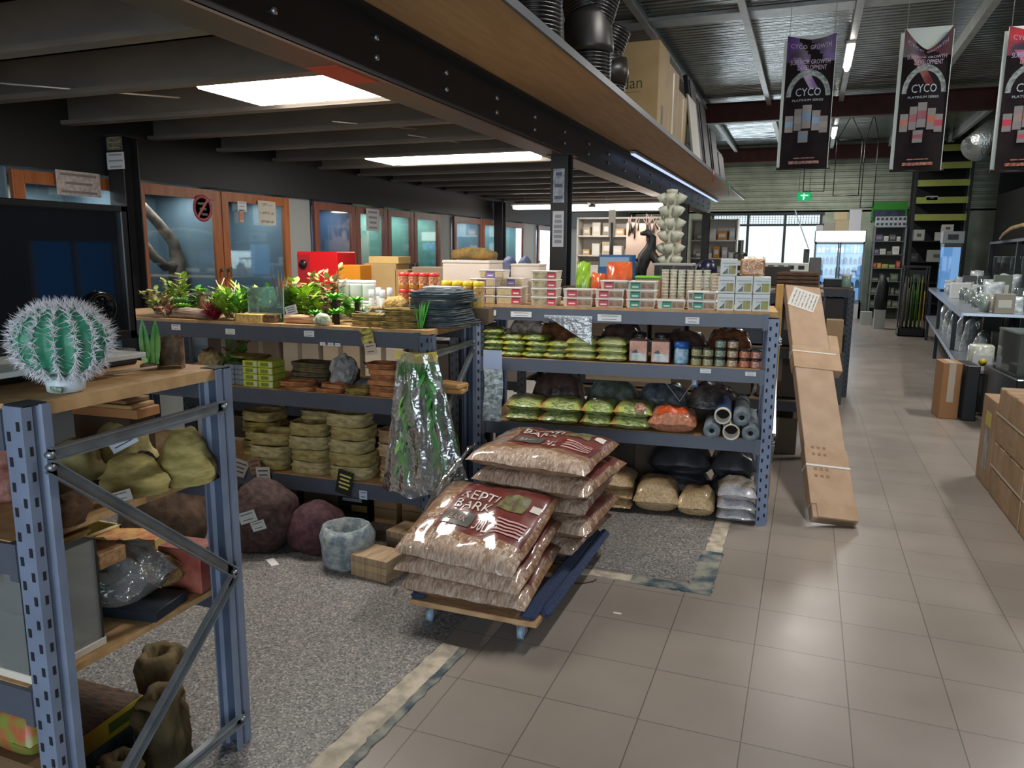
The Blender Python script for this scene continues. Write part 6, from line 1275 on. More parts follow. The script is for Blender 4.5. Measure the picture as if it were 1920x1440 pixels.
for i, (y, h, L, lb) in enumerate(((10.9, 1.20, .62, 'nearest black grow tray standing on edge on the deck'), (11.8, 1.05, .7, 'second black grow tray standing on edge on the deck'), (12.9, .85, .8, 'third black grow tray standing on edge on the deck'), (13.8, .6, .9, 'farthest black grow tray on the deck'))):
    mb = MB(); mb.box(-.03, .03, -L / 2, L / 2, 0, h, 0, .008); mb.box(.03, .045, -L / 2 + .05, L / 2 - .05, .06, h - .06, 1); solo(mb, 'grow_tray', [M('#08090a', .55), M('#0f1012', .5)], lb, 'tray', (-1.50, y, ZK), 0, 'black grow trays on the deck', (0, R(-9), 0))
mb = MB(); mb.box(-.012, .012, -.35, .35, 0, .8, 0, .002); solo(mb, 'leaning_board', M('#a8a49a', .5), 'white panel leaning behind the tan cartons on the deck', 'panel', (-1.42, 10.15, ZK), 0, None, (0, R(-8), 0))
for (y, c, lb) in ((11.0, '#c8362a', 'red ribbon tied on the deck edge'), (13.2, '#2f9a5a', 'green ribbon tied on the deck edge')):
    mb = MB(); mb.tube([(0, 0, .02), (.008, .01, -.06), (.003, 0, -.16)], .008, 5); mb.tube([(0, 0, .02), (.006, -.03, -.05), (.01, -.06, -.08)], .006, 5); solo(mb, 'ribbon', M(c, .6), lb, 'ribbon', (-1.315, y, 2.72))
# ================================================================== hanging banners
PRT = M('#140e10', .75, hex2='#201618', scale=6, spec=.15)
def banner(label, x, y, z0, z1, wd, top, acc, pic, fold):
    t = thing('banner', label, 'banner', (x, y, z0), R(2)); h = z1 - z0
    def at(u, v, o=0.0):
        sag = fold * max(0, v - .78) / .22 * (1 - abs(2 * u - 1) ** 1.5)
        return ((u - .5) * wd, -.012 - o + .012 * math.sin(u * 6 + v * 3), v * h - sag * h * .16)
    mb = MB(); mb.grid(at, 16, 30, lambda u, v: 1 if (v > .80 and (u + v * 1.5) % 1 < .75) else 0); mb.build('print_sheet', [PRT, M(top, .4, hex2='#2a1a30', scale=7)], t)
    mb = MB(); mb.grid(lambda u, v: ((u - .5) * wd, .02, v * h), 2, 4); mb.box(-wd / 2 - .03, -wd / 2 - .001, .012, .022, .02, h * .97); mb.box(wd / 2, wd / 2 + .006, -.012, .022, 0, h * .97); mb.build('white_backing', M('#cfd8d0', .6), t)
    for s_ in (-1, 1): mb = MB(); mb.cyl((s_ * wd * .46, .005, h), (s_ * wd * .46, .005, 4.5 - z0), .003, 5); mb.build('hanging_cord', M('#9a9a94', .5), t)
    mb = MB(); mb.cyl((-wd / 2 - .03, 0, .0), (wd / 2 + .03, 0, .0), .010, 8); mb.build('bottom_rod', M('#26211f', .4), t)
    mb = MB(); mb.grid(lambda a, b_: at(.12 + .18 * a + .40 * (1 - b_), .60 + .24 * b_, .0025), 4, 6); mb.build('streak', M(top, .35, hex2='#8a6a90' if fold < .5 else '#8a4a40', scale=9), t)
    L = MB()
    def pl(cx, cv): return lambda X_, Y_: at(cx + X_ / wd, cv + Y_ / h, .004)
    L.text('CYCO', pl(.25, .93), wd * .34, .045); L.text('GROWTH', pl(.70, .93), wd * .42, .05)
    L.text('SUPERIOR GROWTH', pl(.5, .80), wd * .82, .05); L.text('DEVELOPMENT', pl(.55, .755), wd * .60, .045)
    L.build('heading', M('#b9a9c0', .5), t)
    mb = MB(); mb.grid(lambda u, v: at(.5 + (.36 + .10 * v) * math.cos(PI * u), .545 + (.36 + .10 * v) * .42 * math.sin(PI * u), .003), 24, 1); mb.build('arch', M('#8f9a98', .4, hex2='#5a5f60', scale=30), t)
    mb = MB(); mb.text('CYCO', pl(.5, .575), wd * .52, .075); mb.text('PLATINUM SERIES', pl(.5, .515), wd * .64, .022); mb.build('emblem_lettering', M('#a9b4bc', .4), t)
    for i, (u, v, sx, sz) in enumerate(((.14, .34, .10, .10), (.32, .37, .09, .13), (.50, .39, .11, .14), (.70, .36, .10, .12), (.86, .33, .10, .10), (.45, .24, .12, .07))):
        mb = MB(); mb.grid(lambda a, b_, u=u, v=v, sx=sx, sz=sz: at(u + (a - .5) * sx * 1.7, v + (b_ - .5) * sz * 1.25, .004 + .001 * i), 3, 3, lambda a, b_: 1 if .25 < b_ < .7 else 0); mb.build('bottle_picture', [M('#7c7472', .4), M(pic[i % len(pic)], .4)], t)
    mb = MB(); mb.grid(lambda a, b_: at(.18 + .64 * a, .035 + .022 * b_, .004), 6, 1); mb.grid(lambda a, b_: at(.28 + .44 * a, .075 + .008 * b_, .004), 6, 1); mb.build('footer', M(acc, .4, hex2='#5a241c', scale=40), t)
banner('left banner with a purple top hanging over the aisle', -.13, 8.5, 2.46, 3.74, .45, '#5a2f80', '#a8685a', ['#6f8fa8', '#8a8480', '#5f7f9a'], .25)
banner('middle banner with a dark red folded top', .90, 8.5, 2.41, 3.72, .41, '#5a1a1c', '#b8663a', ['#a8604a', '#9a3a4a', '#8a3040'], 1.0)
banner('right banner with a bright red top at the frame edge', 1.77, 8.5, 2.38, 3.66, .44, '#c2202a', '#b8663a', ['#b03040', '#8a7a70', '#b03a4a'], .3)
# ================================================================== far end: fridge, shelves, exit sign
t = thing('drinks_fridge', 'tall two door glass fridge with a lit white header', 'fridge', (.68, 21.55, 0))
CAB = M('#b9c4c6', .4)
mb = MB(); mb.box(-.6, -.55, -.3, .35, 0, 2.2); mb.box(.55, .6, -.3, .35, 0, 2.2); mb.box(-.6, .6, .3, .35, 0, 2.2); mb.box(-.6, .6, -.3, .35, 1.9, 2.2); mb.box(-.6, .6, -.3, .35, 0, .42); mb.build('cabinet', CAB, t)
mb = MB(); mb.box(-.58, .58, -.325, -.3, 1.93, 2.19); mb.build('header', EM('#fdfbf4', 2.2), t)
for s_ in (-1, 1):
    mb = MB(); x0, x1 = (-.58, -.005) if s_ < 0 else (.005, .58)
    for b_ in ((x0, x0 + .035, .43, 1.9), (x1 - .035, x1, .43, 1.9), (x0, x1, .43, .47), (x0, x1, 1.86, 1.9)): mb.box(b_[0], b_[1], -.335, -.305, b_[2], b_[3])
    d = mb.build('door', M('#5f6f78', .35), t)
    mb = MB(); mb.box(x0 + .035, x1 - .035, -.322, -.318, .47, 1.86); mb.build('glass', CLEAR('#dcecf8', .25, .03), d)
    mb = MB(); mb.box(s_ * .04 - .01, s_ * .04 + .01, -.36, -.335, 1.0, 1.3); mb.build('handle', M('#3d4850', .3), d)
g = rng(9)
mb = MB(); mb.box(-.55, .55, .27, .29, .42, 1.9); mb.build('lit_back', EM('#a9cdf2', .9), t)
for z in (.78, 1.08, 1.36, 1.64): mb = MB(); mb.box(-.55, .55, -.27, .27, z - .01, z + .01); mb.build('shelf', M('#dfe8ee', .4), t)
k = 0
for zi, z in enumerate((.435, .79, 1.09, 1.37, 1.65)):
    x = -.5
    while x < .5:
        q = g.uniform(.03, .06); hh = g.uniform(.12, .2); mb = MB(); mb.lathe([(q, 0), (q, hh * .7), (q * .5, hh * .9), (q * .5, hh), (0, hh)], 10)
        solo(mb, 'bottle', M(['#7fa8d8', '#d8e4ea', '#4f6fb8', '#8fc8b0', '#cfd8e0', '#5a4a58', '#c9b0b8'][g.randrange(7)], .3), '%s item along the %s level inside the lit fridge' % (ORD[min(13, int((x + .5) / .078))], ['floor', 'lowest', 'second', 'third', 'top'][zi]), 'bottle', (.68 + x + q * .5, 21.55 - .05, z + .001), 0, 'bottles in the fridge'); x += 2 * q + .02
area('fridge_light', (.68, 21.35, 1.85), (0, 0, 0), 1.0, .1, 10, (.8, .9, 1))
for i, (x, z, w_, h, c, lb) in enumerate(((.40, 2.205, .12, .20, '#8f8a82', 'grey brown carton on top of the fridge'), (.70, 2.205, .16, .26, '#a89a7c', 'tan carton in the middle on the fridge'), (.66, 2.468, .15, .20, '#b5a580', 'upper tan carton on the middle one'), (1.0, 2.205, .14, .52, '#b9bac2', 'pale tall carton at the right on the fridge'), (.18, 2.205, .08, .14, '#b0b0b4', 'small pale carton at the left on the fridge'))):
    mb = MB(); mb.box(-w_, w_, -.14, .14, 0, h, 0, .004); solo(mb, 'carton', M(c, .7), lb, 'box', (x, 21.5, z))
mb = MB(); mb.box(-.015, .015, -.28, .28, 0, 1.05, 0, .003); solo(mb, 'tilted_panel', M('#a5b0b4', .4), 'tilted pale panel leaning left of the fridge', 'panel', (-.05, 21.3, 1.75), 0, None, (0, R(-22), 0))
mb = MB(); mb.box(-.12, .02, -.3, .3, 0, 1.74, 0, .004); solo(mb, 'side_cabinet', M('#3a3f40', .5), 'dark narrow cabinet left of the fridge', 'cabinet', (-.04, 21.4, 0))
# grey open shelves right of the fridge
t = thing('metal_shelf', 'grey open metal shelf right of the fridge', 'shelving', (1.83, 21.7, 0))
MS = M('#7a8280', .45, metal=.4)
for x in (-.35, .35):
    for y in (-.22, .22): mb = MB(); mb.box(x - .02, x + .02, y - .02, y + .02, 0, 2.32); mb.build('post', MS, t)
LVZ = (.30, .62, .95, 1.28, 1.62, 1.95, 2.30)
for z in LVZ: mb = MB(); mb.box(-.37, .37, -.24, .24, z - .02, z, 0, .003); mb.build('shelf', MS, t)
mb = MB(); mb.box(-.37, .37, .235, .24, 0, 2.3); mb.build('back_panel', M('#5a625c', .6), t)
g = rng(12)
for zi, z in enumerate(LVZ[:-1]):
    x = -.33; k = 0
    while x < .24:
        q = g.uniform(.035, .09); hh = g.uniform(.08, .2); c = [['#b03a2a', '#c99a3a', '#a8a04a', '#8f9a5a'][k % 4] if z == 1.28 else ['#5a6050', '#3f4440', '#8a9088', '#55604a'][k % 4] if z < 1.2 else ['#5a4f6a', '#c9ccc6', '#4a4a50', '#d5d5d0', '#7f6a5a'][k % 5]][0]
        mb = MB(); mb.box(-q, q, -.1, .1, 0, hh, 0, .004); mb.box(-q * .7, q * .7, -.102, -.1, hh * .3, hh * .75, 1); solo(mb, 'packet', [M(c, .5), M('#a8a89c', .5, hex2=c, scale=60)], '%s packet along the %s level of the grey metal shelf' % (ORD[min(13, k)], ['lowest', 'second', 'third', 'fourth', 'fifth', 'sixth'][zi]), 'packet', (1.83 + x + q, 21.6, z + .001), 0, 'packets on the grey metal shelf'); x += 2 * q + .02; k += 1
for k in range(7):
    for r_ in range(2):
        mb = MB(); mb.box(-.047, .047, -.1, .1, 0, .125, 0, .003); mb.box(-.03, .03, -.102, -.1, .03, .10, 1); solo(mb, 'carton', [M('#b9c0c4', .5), M('#2f3a40', .5)], '%s white carton along the %s row atop the grey metal shelf' % (ORD[k], ['lower', 'upper'][r_]), 'box', (1.53 + k * .1, 21.6, 2.301 + r_ * .126), 0, 'white cartons on the grey metal shelf')
t = thing('green_sign_frame', 'bright green frame with a dark poster above the grey shelf', 'sign', (1.85, 22.55, 2.45))
mb = MB(); mb.box(-.42, .42, -.03, .03, .32, .52); mb.box(-.42, -.38, -.03, .03, 0, .32); mb.box(.38, .42, -.03, .03, 0, .32); mb.box(-.42, .42, -.03, .03, 0, .03); mb.build('frame', M('#2f9a22', .5), t)
mb = MB(); mb.box(-.38, .38, -.01, .0, .03, .32); mb.build('poster', M('#1d2836', .4, hex2='#3a4a6a', scale=6), t)
mb = MB(); mb.box(-.03, .03, .03, .45, .3, .36); mb.build('bracket', DK, t)
t = thing('exit_sign', 'lit green exit sign hanging at the far end', 'sign', (-.235, 20.0, 2.87))
mb = MB(); mb.box(-.16, .16, -.025, .025, 0, .2, 0, .004); mb.build('box', M('#2a2d2c', .5), t)
mb = MB(); mb.box(-.155, .155, -.027, -.025, .005, .195); mb.build('green_face', EM('#1fae66', 1.1), t)
mb = MB(); mb.box(-.02, .02, -.029, -.027, .05, .10); mb.box(-.075, .10, -.029, -.027, .115, .14); mb.box(-.02, .005, -.029, -.027, .02, .05); mb.lathe([(.014, 0), (0, .001)], 10, T=Matrix.Translation((0, -.0285, .16)) @ Matrix.Rotation(R(90), 4, 'X')); mb.build('running_figure', EM('#d8ffe8', 1.3), t)
for s_ in (-1, 1): mb = MB(); mb.cyl((s_ * .12, 0, .2), (s_ * .12, 0, 1.63), .006, 6); mb.build('rod', DK, t)
# hanging wire light frames
for i, (x, z0, z1, w_) in enumerate(((-.03, 2.95, 4.5, .42), (.62, 2.85, 4.5, .5), (1.05, 2.6, 4.5, .25))):
    t = thing('wire_hanger', ['black wire frame hanging near the exit sign', 'black wire frame hanging between the first two banners', 'narrow black wire frame hanging behind the middle banner'][i], 'frame', (x, 18.2, z0))
    mb = MB(); q = w_ / 2; h = z1 - z0 - .5
    for a, b_ in (((-q, 0, 0), (q, 0, 0)), ((-q, 0, 0), (-q, 0, h)), ((q, 0, 0), (q, 0, h)), ((-q, 0, h), (q, 0, h)), ((-q, 0, h), (0, 0, h + .5)), ((q, 0, h), (0, 0, h + .5))): mb.cyl(a, b_, .010, 6)
    mb.build('wire', M('#14171a', .5), t)
# tall black rack with lime boards
t = thing('tall_rack', 'tall black rack with lime coloured boards at the far right', 'shelving', (2.83, 21.3, 0))
BKR = M('#14171a', .5)
for x in (-.58, .58):
    for y in (-.3, .3): mb = MB(); mb.box(x - .03, x + .03, y - .03, y + .03, 0, 4.3); mb.build('post', BKR, t)
for z in (2.50, 2.90, 3.30, 3.70, 4.10): mb = MB(); mb.box(-.56, .56, -.32, -.28, z - .075, z + .075, 0, .003); mb.build('lime_board', M('#8f9a4a', .6, var=.08, scale=3), t); mb = MB(); mb.box(-.56, .56, -.28, .3, z - .02, z); mb.build('shelf', BKR, t)
for z in (.45, .95, 1.45, 1.95): mb = MB(); mb.box(-.56, .56, -.3, .3, z - .02, z); mb.build('shelf', BKR, t)
mb = MB(); mb.box(-.58, .58, .29, .3, 0, 4.3); mb.build('back_panel', M('#0e1012', .8), t)
for (x, z, w_, h, c, lb) in ((2.42, 1.951, .12, .26, '#9a9f98', 'white carton with a grey square on the tall black rack'), (2.85, 1.451, .20, .28, '#8a9088', 'pair of pale cartons on the tall black rack'), (2.98, 1.951, .2, .2, '#a8a8a4', 'low pale carton on the tall black rack'), (3.02, 2.152, .12, .18, '#b5b5b0', 'pale carton on top of the low one'), (2.35, 1.451, .1, .2, '#2a2d30', 'dark box on the tall black rack'), (2.45, .951, .2, .3, '#1f2426', 'black carton low on the tall black rack'), (2.62, 2.901, .12, .10, '#a9adaa', 'small white strip box between the lime boards')):
    mb = MB(); mb.box(-w_, w_, -.12, .12, 0, h, 0, .003); mb.box(-w_ * .4, w_ * .4, -.122, -.12, h * .35, h * .65, 1); solo(mb, 'carton', [M(c, .6), M('#4a4f4c', .6)], lb, 'box', (x, 21.1, z))
mb = MB(); mb.box(0, 1.55, 0, .06, 0, ZC - .02); mb.box(0, .06, -9.5, 0, 0, 3.0); solo(mb, 'black_screen', M('#0c0f11', .8), 'tall black fabric screen at the far right', 'screen', (3.98, 21.0, 0))
# ================================================================== right hand side
BENA = R(-4.8)
FBN = Frame(1.56, 9.3, -4.8 + 90)      # u runs away along the bench front, w to the left (so negative w is into the bench)
t = thing('steel_bench', 'long steel bench on the right side of the aisle', 'bench', (1.56, 9.3, 0), R(90 - 4.8))
STL = M('#8f9cae', .35, metal=.5); 
for z in (1.0, .47): mb = MB(); mb.box(0, 7.2, -.75, 0, z - .03, z, 0); mb.build('shelf', M('#a8b0b8', .3, metal=.5), t); mb = MB(); mb.box(0, 7.2, -.004, .012, z - .055, z + .002, 0); mb.build('front_rail', STL, t)
for u in (1.2, 4.2, 7.1): mb = MB(); mb.box(u - .025, u + .025, -.05, -.0, 0, .97, 0, .004); mb.build('leg', M('#1c2530', .45), t); mb = MB(); mb.box(u - .025, u + .025, -.74, -.69, 0, .97, 0, .004); mb.build('leg', M('#1c2530', .45), t)
def bn(u, w_, z): return FBN(u, w_, z)
GR = rng(31)
CLB = M('#9aa5a8', .18, hex2='#c9d2d4', scale=18, bump=.8, coat=.7)
for i in range(12):
    u = .3 + i * .55; pouch('clear_bag', 'clear bag of pale fittings, %s from the near end on the lower bench shelf' % ORD[i], bn(u, -.22 - .08 * (i % 2), .471), GR.uniform(.26, .38), GR.uniform(.26, .42), .2, [CLB, M('#8a9490', .2, hex2='#b5bdb8', scale=14, bump=.8, coat=.6)][i % 2], 300 + i, R(90 - 4.8) + GR.uniform(-.3, .3))
t = thing('label_tub', 'clear tub with a yellow flower label at the near end of the bench', 'tub', bn(-.25, -.18, 0))
mb = MB(); mb.lathe([(.11, .0), (.12, .02), (.12, .28), (.10, .30), (0, .30)], 20, (0, 0, .40)); mb.build('body', M('#b0b5a8', .25, hex2='#cfd2c8', scale=20, coat=.5), t)
mb = MB(); mb.box(-.09, .08, -.125, -.115, .44, .60, 0); mb.lathe([(.04, 0), (0, .002)], 10, T=Matrix.Translation((0, -.126, .53)) @ Matrix.Rotation(R(90), 4, 'X'), m=1); mb.build('label', [M('#c2bfc6', .5), M('#b5ab2a', .5)], t)
mb = MB(); mb.box(-.10, .10, -.10, .10, 0, .40, 0, .004); mb.build('stand', M('#2a2c2e', .6), t)
for i, (u, w_, c, h, lb) in enumerate(((5.6, -.3, '#8f1f2a', .26, 'dark red jar on the bench top'), (5.2, -.2, '#c9d2d6', .2, 'pale jar left of the dark red jar'), (6.2, -.3, '#9aa6ae', .3, 'grey bottle at the far end of the bench top'), (6.7, -.3, '#c2c9cc', .28, 'white bottle at the far end of the bench top'), (4.6, -.2, '#a9b6bc', .16, 'low clear jar on the bench top'), (3.9, -.25, '#7f8a8c', .2, 'grey jar on the bench top before the white box'))):
    jar('jar', lb, bn(u, w_, 1.001), .075, h, M(c, .25, coat=.5), M('#d5d8d6', .4))
mb = MB(); mb.box(-.12, .12, -.12, .12, 0, .22, 0, .004); solo(mb, 'white_box', M('#d9dcdc', .5), 'bright white box on the bench beside the lit tank', 'box', bn(3.2, -.2, 1.001), R(85))
for i in range(7): 
    h = GR.uniform(.1, .2); mb = MB(); mb.lathe([(.05, 0), (.06, h * .6), (.035, h), (0, h)], 12); solo(mb, 'glass_jar', M(['#8a948c', '#b0a890', '#6f7a78', '#a8b2b0'][i % 4], .15, coat=.7), '%s small glass jar from the near end on the bench top' % ORD[i], 'jar', bn(.3 + i * .42, -.22 - .1 * (i % 2), 1.001), 0, 'small glass jars on the bench')
CLG = CLEAR('#d8e6e4', .6, .05, haze=.06)
for i in range(16):
    u = .15 + i * .33; w_ = -.38 - .12 * (i % 3); kd = i % 4; h = GR.uniform(.16, .38)
    if kd == 0: mb = MB(); mb.box(-.09, .09, -.08, .08, 0, h, 0, .004); mb.box(-.06, .06, -.081, -.08, h * .3, h * .7, 1); solo(mb, 'carton', [M(['#8a8478', '#5f6a5a', '#a89a80', '#4a5054'][(i // 4) % 4], .6), M('#b9b9b0', .5)], '%s boxed good from the near end at the back of the bench top' % ORD[i // 4], 'box', bn(u, w_, 1.001), BENA, 'boxed goods on the bench')
    elif kd == 2: mb = MB(); mb.lathe([(.07, 0), (.075, .01), (.075, h), (.07, h), (.07, .012), (0, .012)], 16); solo(mb, 'glass_vase', CLG, '%s open glass cylinder from the near end of the bench top' % ORD[i // 4], 'vase', bn(u, w_, 1.001), 0, 'glass cylinders on the bench')
    else: pouch('clear_bag', '%s clear bag of fittings along the back of the bench top' % ORD[i // 2], bn(u, w_, 1.001), GR.uniform(.18, .28), h, .14, CLB, 400 + i, BENA + GR.uniform(-.4, .4))
for i in range(6):
    h = GR.uniform(.2, .32); mb = MB(); mb.box(-.10, .10, -.09, .09, 0, h, 0, .004); mb.box(-.102, -.1, -.06, .06, h * .3, h * .7, 1); solo(mb, 'carton', [M(['#6a6458', '#8f8a80', '#3f4640', '#a8905c', '#59616a', '#7a4a3a'][i], .6), M('#b5b8b4', .5)], '%s carton from the near end behind the bags on the lower bench shelf' % ORD[i], 'box', bn(.5 + i * 1.05, -.56, .471), BENA, 'cartons on the lower bench shelf')
# tank racks behind the bench
def tank_rack(label, x0, x1, y0, y1, levels, H):
    t = thing('tank_rack', label, 'shelving', bn(y0 - 9.3, -(x0 - 1.52), 0), BENA); W, D = x1 - x0, y1 - y0
    for x in (.03, W - .03):
        for y in (.03, D / 2, D - .03): mb = MB(); mb.box(x - .025, x + .025, y - .025, y + .025, 0, H); mb.build('post', BKR, t)
    for z in levels: mb = MB(); mb.box(0, W, 0, D, z - .04, z); mb.build('shelf', BKR, t)
    mb = MB(); mb.box(W - .012, W, 0, D, 0, H); mb.build('back_panel', M('#12161a', .7), t)
tank_rack('black rack of glass tanks along the right side', 2.35, 3.05, 9.4, 15.8, (.35, 1.08, 1.84), 1.84)
TG = CLEAR('#c9dcd2', .6, .04, haze=.10)
def tank(label, x0, y0, z, W, D, h, fill):
    t = thing('glass_tank', label, 'tank', bn(y0 - 9.3, -(x0 - 1.52), z), BENA)
    mb = MB(); q = .006
    for b_ in ((0, q, 0, D), (W - q, W, 0, D), (0, W, 0, q), (0, W, D - q, D)): mb.box(b_[0], b_[1], b_[2], b_[3], .012, h)
    mb.build('glass', TG, t); mb = MB(); mb.box(0, W, 0, D, 0, .012); mb.box(.0, W, -.002, D + .002, h, h + .015); mb.build('rim', M('#2a2f30', .4), t)
    mb = MB(); mb.box(.02, W - .02, .02, D - .02, .012, .06); mb.build('gravel', fill, t)
    mb = MB(); mb.blob((W * .45, D * .45, .12), (W * .25, D * .2, .10), 2, .35, 2.5, int(y0 * 7)); mb.build('ornament', M('#4a4f42', .8, hex2='#6f6a50', scale=20), t)
for k in range(6):
    for zi, z in enumerate((.352, 1.082)):
        tank('%s glass tank along the %s level of the black tank rack' % (ORD[k], ['lower', 'upper'][zi]), 2.42, 9.47 + k * 1.05, z, .5, .95, .5 if zi else .5, M(['#6a7260', '#7a7464', '#59625e'][k % 3], .8, hex2='#8a8a7a', scale=60))
mb = MB(); mb.tube([(0, 2.6, 0.03), (-.02, 2.3, .09), (-.03, 1.75, .17), (0, 1.2, .20), (.02, .5, .12), (.05, 0, .03)], [.025, .03, .035, .035, .03, .02], 8); mb.tube([(0, 1.2, .20), (.05, .7, .10), (.1, .2, .02)], [.03, .025, .015], 7)
solo(mb, 'driftwood_branch', M('#a08860', .8, hex2='#c2aa80', scale=12, bump=.4), 'long arched pale branch lying on the black tank rack', 'branch', (2.85, 11.9, 1.845))
for i, (y, c, s_) in enumerate(((11.2, '#8a6a4a', .12), (12.6, '#5a6a3a', .14), (13.4, '#6a7a42', .13), (10.5, '#a8865c', .11))):
    mb = MB(); mb.box(-s_, s_, -s_, s_, 0, .16, 0, .01); solo(mb, 'carton', M(c, .6, var=.15, scale=10), ['tan brown', 'olive', 'pale olive', 'sandy'][i] + ' carton on top of the black tank rack', 'box', (2.98 + (y - 12) * .084, y, 1.845))
t = thing('lit_tank', 'tall narrow tank glowing pale blue beside the bench', 'tank', (2.22, 14.9, 1.001))
mb = MB(); mb.box(-.13, .13, -.2, .2, 0, .04); mb.box(-.13, .13, -.2, .2, .74, .80); mb.build('rim', DK, t)
mb = MB(); mb.box(-.12, .12, -.19, .19, .04, .74); mb.build('water_panel', EM('#86b8ee', .75), t)
mb = MB(); mb.box(-.135, .0, -.195, .19, .04, .74); mb.build('glass', CLEAR('#d5e6f5', .3, .03), t)
mb = MB(); mb.box(-.16, .16, -.13, .13, 0, .2, 0, .006); mb.box(-.09, .07, -.132, -.13, .06, .15, 1); solo(mb, 'grey_appliance', [M('#7d8488', .5), M('#14181a', .5)], 'grey appliance with a dark window on top of the lit tank', 'appliance', (2.22, 14.85, 1.802))
# bamboo sticks in a black crate
t = thing('stick_crate', 'black crate with a tall frame holding sticks at the aisle end', 'crate', (1.99, 17.2, 0))
mb = MB(); mb.box(-.24, .24, -.2, -.18, 0, .16); mb.box(-.24, .24, .18, .2, 0, .16); mb.box(-.24, -.22, -.2, .2, 0, .16); mb.box(.22, .24, -.2, .2, 0, .16); mb.box(-.24, .24, -.2, .2, 0, .02); mb.build('tray', M('#0d0e10', .5), t)
for x in (-.22, .22):
    for y in (-.18, .18): mb = MB(); mb.box(x - .012, x + .012, y - .012, y + .012, .16, 1.4); mb.build('upright', M('#2a2522', .5), t)
mb = MB(); mb.box(-.24, .24, -.2, -.17, 1.36, 1.4); mb.box(-.24, .24, .17, .2, 1.36, 1.4); mb.build('top_rail', M('#2a2522', .5), t)
for k in range(26):
    x = -.19 + .015 * k; y = -.12 + .055 * (k % 5); h = 1.05 + .15 * math.sin(k * 1.7); mb = MB(); mb.cyl((x, y, .021), (x + .012 * math.sin(k), y, h), .009, 7)
    solo(mb, 'garden_stick', M(['#7a7468', '#5a6a4a', '#3f7a2e', '#8a9a3a', '#c2a854'][min(4, k // 6)], .6), '%s %s garden stick counted from the left in the black crate' % (ORD[k % 6], ['grey', 'dull green', 'dark green', 'yellow green', 'straw yellow'][min(4, k // 6)]), 'stick', (1.99, 17.2, 0), 0, 'garden sticks in the crate')
for (x, y, w_, h, c, lb) in ((1.52, 18.6, .11, .42, '#9a9f9c', 'pale grey low carton on the floor left of the stick crate'), (1.32, 19.6, .12, .30, '#a5a9a6', 'white low carton on the floor near the grey metal shelf')):
    mb = MB(); mb.box(-w_, w_, -.12, .12, 0, h, 0, .004); solo(mb, 'carton', M(c, .6), lb, 'box', (x, y, 0))
mb = MB(); mb.tube([(0, 0, .0), (0, 0, .25), (.02, 0, .5), (0, 0, .75)], [.13, .14, .12, .05], 12); solo(mb, 'black_sack', M('#111316', .6), 'black sack standing on the pale grey carton', 'sack', (1.52, 18.6, .421))
# cartons on the floor at the right
CB1 = M('#987a59', .75, hex2='#866a4c', scale=4); CB2 = M('#a08263', .75, hex2='#8d7052', scale=4)
def floorbox(label, x, y, sx, sy, h, mat, rz=0, tape='#b5aa98'):
    t = thing('carton', label, 'box', (x, y, 0), rz); mb = MB(); mb.box(-sx, sx, -sy, sy, 0, h, 0, .005); mb.build('carton', mat, t)
    mb = MB(); mb.box(-.03, .03, -sy - .0015, sy + .0015, h * .3, h + .0015); mb.build('tape', M(tape, .35), t)
floorbox('tall orange brown carton with pale tape under the bench end', 1.375, 8.62, .085, .16, .56, M('#9c7048', .7), R(4))
floorbox('brown carton in the shade under the bench leg', 1.70, 9.75, .15, .13, .40, M('#6f5638', .7), R(5))
mb = MB(); mb.box(-.06, .06, -.2, .2, 0, .55, 0, .01); solo(mb, 'black_case', M('#14161a', .5), 'narrow black case beside the orange brown carton', 'case', (1.545, 8.62, 0), R(4))
mb = MB(); mb.box(-.5, .5, -.5, .5, 0, .52, 0, .01); mb.box(-.4, .3, -.502, -.5, .3, .34, 1); solo(mb, 'black_cabinet', [M('#0f1214', .35, coat=.3), M('#3f4a48', .4)], 'low black cabinet behind the strapped cartons', 'cabinet', (2.25, 8.35, 0), R(4))
t = thing('glass_tank', 'empty glass tank standing on the low black cabinet', 'tank', (1.82, 8.02, .521), R(4))
mb = MB()
for b_ in ((0, .9, 0, .006), (0, .9, .6, .606), (0, .006, 0, .6), (.894, .9, 0, .6)): mb.box(b_[0], b_[1], b_[2], b_[3], .0, .38)
mb.build('glass', TG, t); mb = MB(); mb.box(-.004, .904, -.004, .610, .38, .395); mb.build('rim', M('#55605c', .35), t)
SBW, SBD, SBH = .27, .270, .180
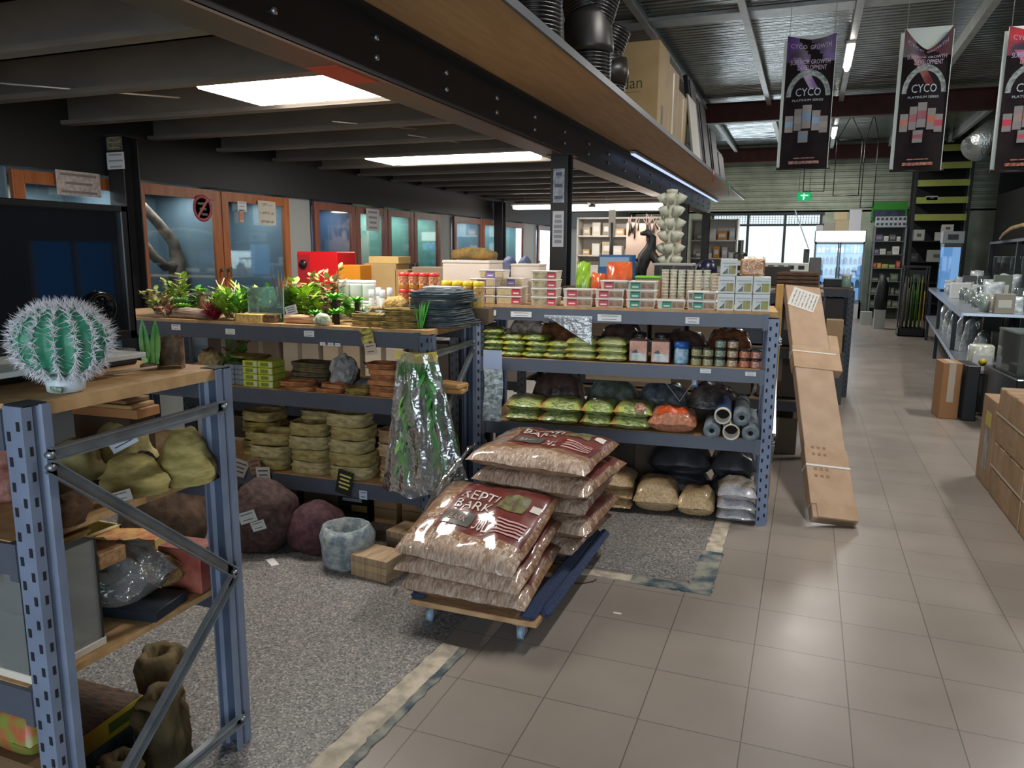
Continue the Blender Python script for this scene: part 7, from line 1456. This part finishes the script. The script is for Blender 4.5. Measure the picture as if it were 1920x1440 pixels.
for c_ in range(5):
    for r_ in range(4):
        for d_ in range(2 if r_ == 3 else 1):
            t = thing('strapped_carton', 'brown carton in the %s row of the strapped block, %s from far end%s' % (['lowest', 'second', 'third', 'top'][r_], ORD[c_], ['', ', inner side'][d_]), 'box', (1.385 + d_ * SBW, 5.72 - c_ * (SBD + .009) + .004 * ((r_ * 3 + c_) % 3 - 1), r_ * (SBH + .005) + .001), 0, 'brown cartons of the strapped block')
            mb = MB(); mb.box(-SBW / 2, SBW / 2, -SBD / 2, SBD / 2, -.003 if r_ else -.001, SBH, 0, .008); mb.build('carton', [CB1, CB2][(c_ + r_) % 2], t)
            mb = MB(); mb.box(-SBW / 2 - .001, -SBW / 2, -.02, .02, .02, SBH) if r_ % 2 else mb.box(-SBW / 2 - .001, -SBW / 2, -.06, .05, .06, .10); mb.box(-SBW / 2, SBW / 2, -.012, .012, SBH - .0005, SBH + .001); mb.build('tape', M('#94795a', .6), t)
for i, z in enumerate((.20, .56)):
    mb = MB(); mb.box(-.001, .001, -1.25, .02, -.006, .006); solo(mb, 'strapping_band', M('#b5a890', .4), ['lower', 'upper'][i] + ' pale strapping band around the brown carton block', 'strap', (1.2475, 5.86, z))
mb = MB(); mb.box(-.001, .001, -.006, .006, 0, .74); solo(mb, 'strapping_band', M('#b5a890', .4), 'upright pale strapping band on the brown carton block', 'strap', (1.2475, 5.05, 0))
t = thing('carton', 'tan carton with a yellow sticker standing at the far end of the strapped block', 'box', (1.37, 6.10, 0))
mb = MB(); mb.box(-.12, .12, -.2, .2, 0, .62, 0, .004); mb.build('carton', CB2, t)
mb = MB(); mb.box(-.1215, -.12, -.10, .06, .42, .52); mb.build('yellow_sticker', M('#b5a832', .5), t)
mb = MB(); mb.box(-.1215, -.12, -.08, .04, .12, .40); mb.build('silver_label', M('#8f9496', .35, hex2='#4a4c4a', scale=8), t)
t = thing('silver_duct', 'shiny silver duct hanging under the roof behind the middle banner', 'duct', (2.5, 14.0, 3.35))
mb = MB(); mb.tube([(-.3, -.3, -.15), (0, 0, .1), (.3, .5, .25), (.35, .6, 1.0)], [.2, .22, .2, .12], 18); mb.build('hose', M('#b5bcbc', .25, metal=.9, bump=.6, scale=30), t)
